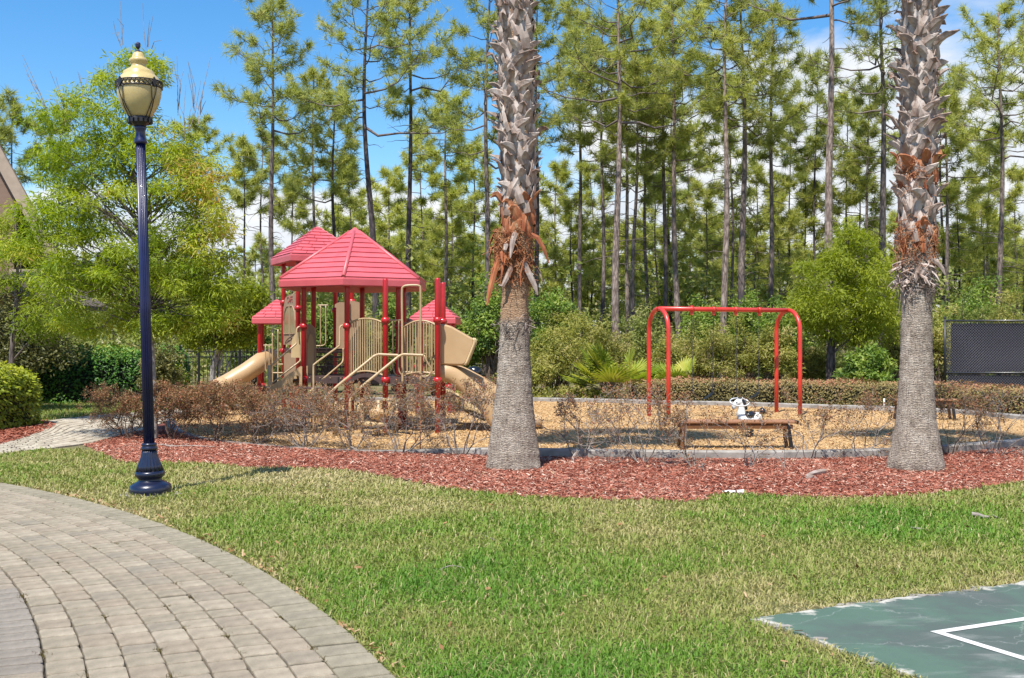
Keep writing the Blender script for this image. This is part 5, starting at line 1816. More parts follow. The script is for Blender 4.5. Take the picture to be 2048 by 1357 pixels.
while x < w1:
    for sg in (1, -1):
        xa, xb = (x, x + (z1 - z0)) if sg > 0 else (x + (z1 - z0), x)
        za, zb2 = z0, z1
        # clip to the panel
        def clip(xa, za, xb, zb_):
            if xa < w0: za = za + (zb_ - za) * (w0 - xa) / (xb - xa); xa = w0
            if xa > w1: za = za + (zb_ - za) * (w1 - xa) / (xb - xa); xa = w1
            if xb < w0: zb_ = za + (zb_ - za) * (w0 - xa) / (xb - xa); xb = w0
            if xb > w1: zb_ = za + (zb_ - za) * (w1 - xa) / (xb - xa); xb = w1
            return xa, za, xb, zb_
        if max(xa, xb) <= w0 or min(xa, xb) >= w1: continue
        xa, za, xb, zb2 = clip(xa, za, xb, zb2)
        m_ = ((xa + xb) / 2, 32.0, (za + zb2) / 2)
        paths.append([(xa, 32.0 + .012 * sg, za), m_, (xb, 32.0 + .012 * sg, zb2)])
    x += st_
b.tubes(np.array(paths), np.full((len(paths), 3), .0065), 4)
tag(part('chain_link_mesh', b, mat('vinyl_wire', [(.26, .25, .30), (.36, .35, .40)], .4, 20)), kind='stuff') if False else None
cl = part('chain_link_mesh', b, mat('vinyl_wire', [(.10, .098, .12), (.15, .145, .17)], .4, 20), cf)
tag(cl, kind='stuff')

# ------------------------------------------------------------------ black picket fence on the left
pf = root('picket_fence', (-8, 30.5, 0), 'black metal picket fence behind the curved tube slide', 'fence')
Yf = 30.5
xa, xb = P(338, 740, Yf)[0], P(560, 740, Yf)[0]
x = xa
pk = B().tube([(0, 0, 0), (0, 0, 1.40)], .009, 6).mesh('picket', M['black_metal'])
while x < xb:
    place('picket', pk, pf, (x, Yf, .03)); x += .105
for u in (360.5, 398, 436, 480, 524):
    x = P(u, 700, Yf)[0]
    b = B().box((x, Yf, .76), (.055, .055, 1.52), bev=.008); po = part('post', b, M['black_metal'], pf)
for z in (.12, 1.20, 1.34):
    b = B().beam((xa, Yf, z), (xb, Yf, z), .025, .03); part('rail', b, M['black_metal'], pf)

# ------------------------------------------------------------------ house behind the trees on the left
hs = root('house', (-15.5, 34, 0), 'tan house with steep brown gable roof behind the left trees', 'house')
sid = mat('brown_lap_siding', [(.21, .135, .095), (.26, .17, .125)], .8, 2, stretch=(.1, .1, 12))
trim = mat('beige_trim', (.40, .31, .23), .6, 4)
rf = mat('grey_brown_shingle_roof', [(.10, .075, .065), (.17, .13, .11)], .9, 22, bump=.4, bscale=40)
wl = mat('tan_stucco', (.42, .30, .20), .9, 6, bump=.2, bscale=50)
Yg = 31.0
pk_, ev = P(-30, 255, Yg), P(112, 515, Yg)
lft = np.array([2 * pk_[0] - ev[0], Yg, ev[2]])
b = B().prism([(ev[0] - 1.3, Yg + .3, 0), (ev[0] - 1.3, Yg + .3, ev[2] + 2.05), (pk_[0], Yg + .3, pk_[2] - .4), (lft[0] + .5, Yg + .3, ev[2]), (lft[0] + .5, Yg + .3, 0)], (-5.5, 8, 0)); part('wall', b, sid, hs)
for e in (ev, lft):
    d = unit(e - pk_)
    b = B()
    n_ = np.array([-d[2], 0, d[0]]); n_ = n_ if n_[2] > 0 else -n_
    e2_ = e + d * .4
    b.prism([pk_ + n_ * .12 + (0, .05, 0), e2_ + n_ * .12 + (0, .05, 0), e2_ + n_ * -.02 + (0, .05, 0), pk_ + n_ * -.02 + (0, .05, 0)], (-5.9, 8.5, 0))
    part('roof', b, rf, hs)
    b = B().prism([pk_ + n_ * .10, e2_ + n_ * .10, e2_ - n_ * .22, pk_ - n_ * .22], (0, .045, 0)); part('bargeboard', b, trim, hs)
# lower porch roof and wall in front
y0 = 27.5
pa, pb_ = P(20, 548, y0), P(112, 606, y0)
b = B().prism([pa, pb_, pb_ - (0, 0, .12), pa - (0, 0, .12)], (0, 3.6, 0)); part('porch_roof', b, rf, hs)
b = B().prism([pa - (3, 0, 0), pa, pa - (0, 0, .12), pa - (3, 0, .12)], (0, 3.6, 0)); part('porch_roof', b, rf, hs)
b = B().box((pa[0] - 2.2, y0 + 2, 1.4), (3.2, 3.4, 2.8)); part('porch_wall', b, wl, hs)
w_ = P(60, 600, Yg + .3)
b = B().box((w_[0], Yg + .27, 3.0), (1.1, .06, 1.3)); wn_ = part('window', b, trim, hs)
b = B().box((w_[0], Yg + .235, 3.0), (.94, .02, 1.14)); part('pane', b, mat('dark_window_glass', (.03, .035, .045), .05, 3), wn_)


# ------------------------------------------------------------------ foliage builders
def rand_unit(n):
    v = rng.normal(0, 1, (n, 3))
    return unit(v)


def leaves(b, pts, dirs, ln, wd, rnd, mi=0, fold=.15, facing=None):
    """rhombic leaves: base at pts pointing along dirs"""
    n = len(pts)
    if facing is None:
        side = unit(np.cross(dirs, rand_unit(n)))
    else:
        dirs = unit(dirs - facing * (dirs * facing).sum(1, keepdims=True) * .8)
        side = unit(np.cross(dirs, facing))
    nrm = np.cross(side, dirs)
    ln, wd = np.broadcast_to(ln, (n,))[:, None], np.broadcast_to(wd, (n,))[:, None]
    m = pts + dirs * ln * .5 - nrm * wd * fold
    V = np.stack([pts, m + side * wd * .5, pts + dirs * ln, m - side * wd * .5], 1)
    b.quads(V, mi, rnd)


def clusters(b, cen, rad, per, ln, wd, droop=.2, outward=.5, tone=None, shape=(1, 1, .8), jitter=.16, core=None):
    """leaf clusters round centres; tone per cluster shifts the leaf colour"""
    cen = np.asarray(cen, float); k = len(cen)
    rad = np.broadcast_to(rad, (k,))
    tone = rng.normal(.45, .14, k) if tone is None else tone
    off = rand_unit(k * per) * (rng.random((k * per, 1)) ** .45) * np.array(shape)
    ctr = np.repeat(cen, per, 0); rr = np.repeat(rad, per)[:, None]
    pts = ctr + off * rr
    d = unit(off * outward + rng.normal(0, .55, (k * per, 3)) + np.array([0, 0, -droop]))
    t = np.clip(np.repeat(tone, per) + rng.normal(0, jitter, k * per), 0, 1)
    fc = unit(off * .55 + np.array([0, 0, .45]) + rng.normal(0, .42, (k * per, 3)))
    leaves(b, pts, d, ln * rng.uniform(.6, 1.25, k * per), wd * rng.uniform(.7, 1.2, k * per), t, facing=fc)


def limbs(b, base, ends, r0, r1, sag=0., mi=1, n=5, fork=.35, wob=.05):
    """curved limbs from points on the stem to cluster centres"""
    ends = np.asarray(ends, float); k = len(ends)
    st = np.asarray(base, float)
    t = np.linspace(0, 1, 6)[None, :, None]
    ctrl = st * (1 - fork) + ends * fork; ctrl[:, 2] = st[:, 2] * .35 + ends[:, 2] * .65 + sag
    pts = st[:, None] * (1 - t) ** 2 + ctrl[:, None] * 2 * t * (1 - t) + ends[:, None] * t ** 2
    pts[:, 1:-1] += rng.normal(0, wob, (k, 4, 3))
    rad = np.linspace(0, 1, 6)[None] * (np.broadcast_to(r1, (k,)) - np.broadcast_to(r0, (k,)))[:, None] + np.broadcast_to(r0, (k,))[:, None]
    b.tubes(pts, rad, n, mi)


# ------------------------------------------------------------------ clipped hedges
def hedge(name, path, half, z0, z1, n, ln, wd, matl, label, cat, tone_top=None, corecol=(.02, .03, .01), roundness=.35, parent_group=None, lumps=.07):
    """leafy shell around a rounded bar following a ground path, over a solid dark core added to stop light"""
    path = smooth_poly(path, 6)
    cum_ = np.r_[0, np.cumsum(np.linalg.norm(np.diff(path, axis=0), axis=1))]
    r_ = root(name, (*path[len(path) // 2], 0), label, cat)
    s = rng.uniform(0, cum_[-1], n)
    a = rng.uniform(-.15, math.pi + .15, n)
    pc = np.stack([np.interp(s, cum_, path[:, 0]), np.interp(s, cum_, path[:, 1])], 1)
    tg = unit(np.stack([np.interp(s + .1, cum_, path[:, 0]) - np.interp(s - .1, cum_, path[:, 0]), np.interp(s + .1, cum_, path[:, 1]) - np.interp(s - .1, cum_, path[:, 1])], 1))
    nr = np.stack([-tg[:, 1], tg[:, 0]], 1)
    # superellipse section
    e = roundness
    cx, sz = np.sign(np.cos(a)) * np.abs(np.cos(a)) ** e, np.sign(np.sin(a)) * np.abs(np.sin(a)) ** e
    end = np.minimum(s, cum_[-1] - s)
    endf = np.clip(end / (half * .8), 0, 1) ** .4
    dep = 1 - np.abs(rng.normal(0, .10, n)) + lumps * np.sin(s * 3.1 + a * 2) * np.sin(s * 1.3)
    h = (z1 - z0)
    pts = np.c_[pc + nr * (cx * half * dep * (.35 + .65 * endf))[:, None], z0 + h * np.clip(sz, 0, 1) * dep * (.8 + .2 * endf) + rng.normal(0, .015, n)]
    low = rng.random(n) < .45
    pts[low, 2] = z0 + (pts[low, 2] - z0) * rng.random(low.sum())
    out = unit(np.c_[nr * cx[:, None], sz * .9])
    d = unit(out * .3 + rng.normal(0, .7, (n, 3)))
    fc = unit(out + (0, 0, .35) + rng.normal(0, .38, (n, 3)))
    tone = np.clip(.42 + .16 * (value_noise(s + 3, pts[:, 2] * 2 + 4, 1.6, 5) - .5) * 2 + rng.normal(0, .17, n), 0, 1)
    if tone_top is not None:
        top_ = np.clip((pts[:, 2] - z0) / h - .72, 0, 1) / .28
        tone = np.clip(tone + top_ * tone_top * (rng.random(n) < .8), 0, 1)
    b = B(); leaves(b, pts, d, ln * rng.uniform(.6, 1.2, n), wd * rng.uniform(.7, 1.2, n), tone, facing=fc)
    part('foliage', b, matl, r_, attr=True)
    b = B()  # solid dark shell added inside the leaves to stop light passing through
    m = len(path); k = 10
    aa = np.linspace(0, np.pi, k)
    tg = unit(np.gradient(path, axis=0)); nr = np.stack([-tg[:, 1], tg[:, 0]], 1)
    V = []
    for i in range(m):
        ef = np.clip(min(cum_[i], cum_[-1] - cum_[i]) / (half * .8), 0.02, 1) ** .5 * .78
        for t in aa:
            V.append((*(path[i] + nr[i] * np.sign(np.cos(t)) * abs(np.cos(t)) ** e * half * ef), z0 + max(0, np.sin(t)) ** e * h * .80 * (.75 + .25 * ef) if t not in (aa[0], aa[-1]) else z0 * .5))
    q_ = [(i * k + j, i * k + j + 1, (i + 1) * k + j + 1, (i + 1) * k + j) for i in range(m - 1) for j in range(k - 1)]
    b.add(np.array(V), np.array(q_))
    part('light_stop_core', b, mat(name + '_light_stop_core', corecol, 1, 18, bump=1, bscale=30, bdist=.05), r_)
    return r_


far_pts = [(1268, 807), (1341, 805.5), (1431, 806.5), (1548, 809.5), (1650, 812), (1800, 816), (1932, 823), (2048, 832), (2160, 838)]
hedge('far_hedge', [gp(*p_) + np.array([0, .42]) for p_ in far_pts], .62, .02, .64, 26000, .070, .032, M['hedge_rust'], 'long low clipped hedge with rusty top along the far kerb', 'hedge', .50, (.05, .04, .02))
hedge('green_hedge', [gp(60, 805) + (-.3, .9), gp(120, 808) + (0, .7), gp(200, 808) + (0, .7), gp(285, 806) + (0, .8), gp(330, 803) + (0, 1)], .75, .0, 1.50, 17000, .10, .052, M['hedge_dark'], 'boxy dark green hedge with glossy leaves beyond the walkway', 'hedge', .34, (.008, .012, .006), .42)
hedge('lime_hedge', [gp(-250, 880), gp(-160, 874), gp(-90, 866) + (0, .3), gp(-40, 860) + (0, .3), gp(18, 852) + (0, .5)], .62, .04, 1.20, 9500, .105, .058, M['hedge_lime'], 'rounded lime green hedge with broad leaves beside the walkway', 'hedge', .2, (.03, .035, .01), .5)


def bush(name, c, rx, ry, h, n_cl, per, ln, wd, matl, label, cat, stem='twig_brown', droop=.1, z0=.12, tone=None, rad=None, seed=None, stems=9, group=None):
    """free shrub: forked stems carrying leaf clusters inside an uneven dome"""
    r_ = root(name, (c[0], c[1], 0), label, cat, group)
    u_ = rand_unit(n_cl); u_[:, 2] = np.abs(u_[:, 2]) * 1.0 - .12
    rr = rng.random(n_cl) ** .33
    lob = 1 + .22 * np.sin(np.arctan2(u_[:, 1], u_[:, 0]) * 3 + c[0] * 3) + rng.normal(0, .10, n_cl)
    cen = np.stack([u_[:, 0] * rx * rr * lob, u_[:, 1] * ry * rr * lob, h * (z0 + (1 - z0) * np.clip(.30 + .66 * u_[:, 2] * rr * lob, 0.03, 1.02))], 1)
    b = B(); clusters(b, cen, (rad or .20) * np.sqrt(rx * h) * rng.uniform(.7, 1.3, n_cl), per, ln, wd, droop, .5, tone)
    part('foliage', b, matl, r_, attr=True, local=True)
    b = B()
    a = rng.uniform(0, 2 * np.pi, n_cl); rs = rng.random(n_cl) * .18 * min(rx, 1.2)
    st = np.stack([rs * np.cos(a), rs * np.sin(a), np.zeros(n_cl)], 1)
    sel = rng.permutation(n_cl)[:max(stems, n_cl // 3)]
    limbs(b, st[sel], cen[sel], .010 * h + .006, .004, mi=0, n=4)
    part('stems', b, M[stem], r_, local=True)
    return r_


bush('large_shrub', P(14, 700, 26.2)[:2], 1.42, 1.2, 2.95, 120, 130, .085, .050, M['hedge_olive'], 'big dark olive shrub behind the lime green hedge at the far left', 'shrub')
bush('column_shrub', P(318, 770, 26.8)[:2], .42, .5, 1.95, 60, 90, .075, .045, M['hedge_olive'], 'narrow olive yellow shrub rising behind the green hedge beside the lamp post', 'shrub', tone=rng.normal(.7, .15, 60))
bush('low_shrub', P(345, 790, 27.5)[:2], .36, .4, 1.05, 40, 80, .07, .045, M['hedge_lime'], 'small lime green shrub at the left end of the picket fence', 'shrub', tone=rng.normal(.4, .15, 40))


# ------------------------------------------------------------------ twiggy foreground shrubs
def twig_shrub(u, v, hpx, wpx, leafy, topdense, seed, label, brown=.4, lean=0.):
    global rng
    keep = rng
    rng = np.random.default_rng(seed)
    X, Y = gp(u, v)
    s = F / Y
    H, Wd = hpx * (1.0 if leafy > 1300 else 1.2) / s, wpx * 1.15 / s
    r_ = root('shrub', (X, Y, 0), label, 'shrub', 'bare clipped shrubs along the near kerb')
    n0 = rng.integers(8, 12) if leafy > 1500 else (rng.integers(6, 9) if leafy > 700 else (rng.integers(6, 8) if leafy > 400 else rng.integers(5, 7)))
    thin = 1.0 if leafy > 1500 else (.9 if leafy > 700 else (.72 if leafy > 400 else .42))
    segs, rads, tips, tdirs = [], [], [], []
    def grow(p0, d, ln, r, lev):
        d1 = unit(d + rng.normal(0, .22, 3)); d2_ = unit(d1 + rng.normal(0, .30, 3) + (0, 0, .10))
        p1 = p0 + d1 * ln * .5; p2 = p1 + d2_ * ln * .5
        if p2[2] > H * 1.04:
            f = max(.15, (H * 1.02 - p0[2]) / max(p2[2] - p0[2], 1e-3)); p1 = p0 + (p1 - p0) * f; p2 = p0 + (p2 - p0) * f
        segs.append([p0, p1, p2]); rads.append([r, r * .82, r * .62])
        tips.append(p2); tdirs.append(d2_)
        if lev <= 1: tips.append(p1); tdirs.append(d1)
        if lev == 0 or p2[2] >= H * .985: return
        for k in range(rng.integers(2, 4) if rng.random() < thin else rng.integers(1, 3)):
            grow(p2, unit(d2_ + rng.normal(0, .55, 3)), ln * rng.uniform(.55, .85), r * .60, lev - 1)
        if rng.random() < .7 * thin:
            grow(p1, unit(d1 + rng.normal(0, .7, 3)), ln * rng.uniform(.45, .7), r * .5, lev - 1)
    for k in range(n0):
        a = 2 * np.pi * k / n0 + rng.normal(0, .3)
        sp = rng.uniform(.15, .85)
        d = unit(np.array([math.cos(a) * sp * Wd / H * .9 + lean, math.sin(a) * sp * .8, 1.0]))
        p0 = np.array([math.cos(a) * .06, math.sin(a) * .06, -.01])
        grow(p0, d, H * rng.uniform(.32, .48), rng.uniform(.008, .0145), 4)
    segs, rads, tips, tdirs = np.array(segs), np.array(rads), np.array(tips), np.array(tdirs)
    kx = np.clip(np.abs(segs[:, -1, 0]) - Wd * .62, 0, None) < .12
    segs, rads = segs[kx], rads[kx]
    kt = np.abs(tips[:, 0]) < Wd * .68
    tips, tdirs = tips[kt], tdirs[kt]
    b = B(); b.tubes(segs, np.maximum(rads, .0024), 3)
    part('stems', b, M['twig_brown'] if brown > .5 else M['twig'], r_, local=True)
    # leaves mostly towards the clipped top
    w = np.clip(tips[:, 2] / H, 0, 1) ** (2.2 if topdense else 1.3)
    n = int(leafy * 2.6)
    idx = rng.choice(len(tips), n, p=w / w.sum())
    pts = tips[idx] + rng.normal(0, .022, (n, 3)); d = unit(tdirs[idx] * .7 + rng.normal(0, .7, (n, 3)))
    tone = np.clip(rng.normal(.45, .2, n) + .1 * (pts[:, 2] / H - .6), 0, 1)
    b = B(); leaves(b, pts, d, .036 * rng.uniform(.6, 1.3, n), .016 * rng.uniform(.7, 1.3, n), tone)
    part('foliage', b, M['azalea'], r_, attr=True, local=True)
    rng = keep


SHRUBS = [
    (252, 876, 106, 118, 3000, 1, 'dense leafy shrub at the left end of the row, left of the lamp post', .7),
    (350, 881, 113, 128, 3000, 1, 'dense rusty shrub just right of the lamp post and pale tree trunk', .7),
    (432, 885, 117, 128, 3000, 1, 'dense rusty shrub in front of the tube slide exit', .8),
    (515, 890, 120, 125, 2600, 1, 'rusty topped shrub with grey base stems, in front of the left playhouse post', .6),
    (612, 897, 124, 130, 1600, 1, 'grey stemmed shrub in front of the left stair of the playground', .3),
    (704, 902, 128, 132, 1400, 1, 'grey stemmed shrub with reddish top in front of the main deck', .25),
    (803, 908, 128, 120, 950, 0, 'open twiggy shrub around the thin rusty rod', .35),
    (922, 912, 128, 125, 900, 0, 'open twiggy shrub in front of the slides, left of the shaggy palm', .25),
    (1160, 918, 108, 130, 520, 0, 'sparse spreading shrub just right of the shaggy palm', .3),
    (1284, 928, 130, 110, 520, 0, 'sparse shrub with green tuft left of the bench, below the swing leg', .3),
    (1392, 938, 120, 95, 380, 0, 'bare pale shrub in front of the left half of the brown bench', .15),
    (1497, 936, 110, 110, 330, 0, 'bare leaning shrub with long low branches in front of the bench middle', .4),
    (1614, 921, 118, 105, 380, 0, 'bare pale shrub at the right end of the brown bench', .2),
    (1722, 916, 112, 125, 520, 0, 'twiggy shrub left of the palm with the single red patch', .3),
    (1900, 912, 118, 100, 620, 0, 'brown leafed shrub right against the right palm trunk', .55),
    (1992, 911, 108, 110, 480, 0, 'sparse shrub nearest the right end of the kerb', .4),
]
for k, (u, v, h_, w_, lf, td, lab, br) in enumerate(SHRUBS):
    twig_shrub(u, v, h_, w_, lf, td, 200 + k, lab, br, lean=.35 if k == 11 else 0)


# ------------------------------------------------------------------ feathery trees (crown given as leafy lobes)
def feathery(name, base, lobes, Y, depth, per, n_per_area, ln, wd, matl, trunk_mat, trunk_path, trunk_r, label, shoots=(), clr=.26, tone0=.42, droop=.45):
    """lobes: (u, v, half width px, half height px, tone shift) at depth Y"""
    r_ = root(name, (base[0], base[1], 0), label, 'tree')
    tp = smooth_poly(np.array(trunk_path), 5)
    b = B().tube(tp, np.linspace(trunk_r, .012, len(tp)), 12)
    part('trunk', b, trunk_mat, r_)
    cen, tone = [], []
    for (u, v, ru, rv, ts_) in lobes:
        c = P(u, v, Y); a, h = ru * Y / F, rv * Y / F
        n = max(6, int(n_per_area * 3.1 * a * h * 4))
        o = rand_unit(n) * (rng.random((n, 1)) ** .40)
        cen.append(c + o * np.array([a, min(depth, (a + h) * .75), h])); tone.append(np.clip(tone0 + ts_ + rng.normal(0, .13, n), .02, .98))
    cen = np.concatenate(cen); tone = np.concatenate(tone)
    b = B()
    clusters(b, cen, clr * rng.uniform(.6, 1.25, len(cen)), per, ln, wd, droop, .75, tone, (1, 1, .62), .10)
    # limbs leave the trunk below each cluster
    zt = np.clip(cen[:, 2] - np.linalg.norm(cen[:, :2] - np.array(base)[:2], axis=1) * .8, tp[:, 2].min() + (2.2 if Y < 20 else 1.2), tp[:, 2].max() - .1)
    st = np.stack([np.interp(zt, tp[:, 2], tp[:, i]) for i in range(2)] + [zt], 1)
    sel = rng.permutation(len(cen))[:int(len(cen) * .28)]
    limbs(b, st[sel], cen[sel], .018, .004, .1, 1, 4, .4, .05)
    if len(shoots):
        S = []
        for (u, v0, v1, du) in shoots:
            p0, p1 = P(u, v0, Y), P(u + du, v1, Y); y_ = rng.normal(0, .3)
            for k in range(4):
                e = p1 + rng.normal(0, .10, 3); m0 = (p0 + e) / 2 + rng.normal(0, .03, 3)
                q0 = p0 + (e - p0) * rng.uniform(0, .35) + (0, y_, 0)
                S.append([q0, m0 + (0, y_, 0), e - (0, -y_, rng.uniform(0, .4))])
        S = np.array(S)
        b.tubes(S, np.tile([.008, .006, .003], (len(S), 1)), 3, 2)
    part('crown', b, [matl, M['limb'], M['twig']], r_, attr=True)
    return r_


lichen = mat('pale_lichen_bark', [(.10, .085, .08), (.34, .31, .29), (.48, .45, .42)], .95, 9, 6, bump=.4, bscale=50)
bL = gp(309, 880)
yL = 18.3
tpL = [(*bL, -.05), tuple(P(308, 800, yL)), tuple(P(303, 690, yL)), tuple(P(296, 560, yL)), tuple(P(286, 430, yL)), tuple(P(272, 300, yL)), tuple(P(262, 170, yL)), tuple(P(262, 100, yL))]
feathery('cypress_tree', bL, [(250, 250, 70, 70, .05), (180, 290, 80, 80, -.05), (120, 320, 50, 60, .0), (300, 360, 110, 90, 0), (150, 420, 100, 80, .02), (400, 400, 75, 85, .30), (355, 300, 60, 60, .26), (230, 520, 120, 80, .0), (330, 500, 110, 70, -.02),
                              (430, 480, 60, 60, .25), (150, 560, 90, 60, -.05), (400, 570, 80, 55, .0), (250, 625, 75, 35, .02), (150, 650, 60, 30, .05), (330, 655, 60, 28, .0), (420, 640, 50, 30, .05), (40, 490, 50, 50, .05), (340, 640, 70, 35, -.1), (450, 560, 45, 60, .0), (262, 130, 24, 36, -.05), (208, 170, 16, 28, 0), (312, 140, 14, 30, .1), (92, 225, 22, 36, .0), (150, 200, 26, 26, .2), (105, 430, 60, 60, .0), (450, 610, 50, 50, -.05)],
         yL, 1.6, 120, 5.5, .125, .021, M['cypress'], lichen, tpL, .06, 'tall feathery yellow green tree with pale lichen trunk behind the lamp post', clr=.29,
         shoots=[(245, 110, 18, -8), (308, 130, 48, 12), (352, 230, 95, 0), (385, 240, 130, 5), (105, 240, 120, -55), (150, 210, 105, -10), (372, 300, 160, 8), (420, 270, 180, 10), (205, 170, 130, -12), (130, 230, 150, -20)])
bS = P(20, 860, 22.5)[:2]
feathery('leafy_tree', bS, [(15, 450, 40, 45, .1), (20, 520, 60, 60, .05), (80, 600, 50, 50, .0), (110, 520, 50, 45, .05), (60, 660, 50, 25, -.1), (140, 640, 45, 35, -.05)], 22.5, 1.2, 105, 4.4, .13, .024, M['cypress'], M['bark_grey'],
         [(*bS, 0), tuple(P(24, 700, 22.5)), tuple(P(35, 560, 22.5)), tuple(P(30, 420, 22.5))], .07, 'leafy yellow green tree in front of the tan house gable', clr=.30)
bR = P(1662, 790, 33)[:2]
feathery('cypress_tree', bR, [(1700, 500, 50, 42, .05), (1655, 555, 58, 52, .0), (1745, 555, 52, 55, .05), (1700, 610, 95, 45, 0), (1640, 640, 45, 40, .1), (1760, 640, 45, 45, .05), (1700, 470, 22, 26, .0), (1610, 600, 24, 40, .1), (1680, 670, 60, 24, -.1)],
         33, 1.6, 110, 4.0, .17, .034, M['cypress_b'], M['bark_dark'], [(*bR, 0), tuple(P(1662, 700, 33)), tuple(P(1672, 600, 33)), tuple(P(1700, 470, 33))], .17, 'bright yellow green feathery tree with dark trunk between swings and right palm', clr=.42)

# multi-stem crape myrtle by the picket fence
cm_ = root('crape_myrtle', (*P(432, 800, 28.6)[:2], 0), 'many stemmed pale barked small tree behind the tube slide exit', 'tree')
x0, y0 = cm_.location[0], cm_.location[1]
ends = []
for k in range(11):
    a = rng.uniform(0, 6.28); ends.append((x0 + rng.normal(0, .42), y0 + rng.normal(0, .35), rng.uniform(1.5, 2.6)))
ends = np.array(ends)
st = np.stack([x0 + rng.normal(0, .10, 11), y0 + rng.normal(0, .08, 11), np.zeros(11)], 1)
for k in range(11):
    b = B(); limbs(b, st[k:k + 1], ends[k:k + 1], .035, .012, mi=0, n=6, fork=.2, wob=.02); part('stem', b, lichen, cm_)
cen = []
for (u, v, ru, rv) in [(440, 640, 55, 35), (490, 610, 40, 45), (400, 670, 35, 25), (470, 680, 40, 18), (500, 650, 30, 30)]:
    c = P(u, v, 28.6); n = int(ru * rv / 26); cen.append(c + rand_unit(n) * (rng.random((n, 1)) ** .4) * np.array([ru, (ru + rv) * .5, rv]) * 28.6 / F)
cen = np.concatenate(cen)
b = B(); clusters(b, cen, .27, 80, .12, .045, .2, .6, rng.normal(.45, .15, len(cen)))
e_ = rng.integers(0, 11, 60); limbs(b, ends[e_], cen[rng.integers(0, len(cen), 60)], .010, .003, mi=1, n=3)
part('crown', b, [M['cypress_b'], M['twig']], cm_, attr=True)

# ------------------------------------------------------------------ understorey
UNDER = [  # u, base Y, top v, half width px, kind, label
    (500, 34, 600, 40, 'broad', 'leafy green bush behind the left playhouse roof, right of the pale barked stems'),
    (585, 33, 640, 40, 'pale', 'pale green bush seen between the tower posts'),
    (655, 35, 585, 48, 'broad', 'dark green bush seen under the main red roof, left half'),
    (730, 34, 615, 45, 'myrtle', 'olive bush seen under the main red roof, right of its middle'),
    (790, 36, 590, 44, 'broad', 'dark green bush seen between the right roof posts'),
    (930, 35, 590, 58, 'broad', 'tall dark green bush behind the small right playhouse roof'),
    (985, 34, 545, 45, 'broad', 'deep green bush just left of the shaggy palm trunk'),
    (1090, 37, 560, 60, 'broad', 'dark green bush behind the shaggy palm, on its right'),
    (1120, 33, 640, 70, 'myrtle', 'wide olive yellow bush between the shaggy palm and the fan palmetto'),
    (1160, 36, 600, 55, 'myrtle', 'yellow tinged bush around the base of the dark thin pine trunk'),
    (1215, 35, 650, 55, 'myrtle', 'olive bush wrapped round the thickest pale pine trunk'),
    (1290, 38, 610, 65, 'pale', 'light yellow green bush above the left arch of the swing set'),
    (1345, 34, 655, 45, 'myrtle', 'olive bush framed in the left arch of the swing set'),
    (1415, 33, 640, 60, 'myrtle', 'grey olive bush framed between the first two swing chains'),
    (1480, 34, 632, 55, 'myrtle', 'grey olive bush behind the middle swing chains'),
    (1545, 33, 645, 48, 'myrtle', 'grey olive bush behind the right arch of the swing set'),
    (1500, 40, 580, 70, 'broad', 'dark green bush just above the top rail of the swing set'),
    (1410, 41, 590, 60, 'broad', 'dark bush at the foot of the paired pale pines above the swing rail'),
    (1575, 39, 590, 50, 'broad', 'dark green bush above the right end of the swing rail'),
    (1740, 32, 690, 48, 'broad', 'dark leafy bush under the bright feathery tree'),
    (1800, 34, 640, 40, 'myrtle', 'shaded olive bush just left of the right palm trunk'),
    (1870, 34, 600, 45, 'myrtle', 'yellow green bush between the right palm and the court fence post'),
    (1935, 38, 590, 55, 'pale', 'light green bush above the left end of the court fence'),
    (2010, 37, 570, 55, 'myrtle', 'yellow olive bush above the right end of the court fence'),
    (1960, 42, 545, 70, 'broad', 'deep green bush at the foot of the dark pine by the court'),
    (870, 33, 665, 40, 'myrtle', 'olive bush behind the trash can and slide canopy'),
    (1050, 31.5, 700, 50, 'myrtle', 'low grey olive bush at the far kerb right of the shaggy palm'),
    (1620, 35, 690, 40, 'myrtle', 'low olive bush left of the dark feathery tree trunk'),
]
protos = {}
for kind_, ln, wd in (('broad', .13, .07), ('myrtle', .13, .038), ('pale', .14, .045)):
    protos[kind_] = []
used_ = {}
for k, (u, Y, tv, hw, kind_, lab) in enumerate(UNDER):
    h = 1.6 - (tv - 685) / F * Y
    rx = hw / F * Y
    c = P(u, 700, Y)[:2]
    bush('understorey_bush', c, rx * 1.05, rx * .9, h, 84, 68, {'broad': .13, 'myrtle': .125, 'pale': .14}[kind_], {'broad': .068, 'myrtle': .040, 'pale': .046}[kind_], M[kind_], lab, 'bush', group='bushes at the edge of the pine wood', stems=14, rad=.17, tone=rng.normal(.46, .24, 84))

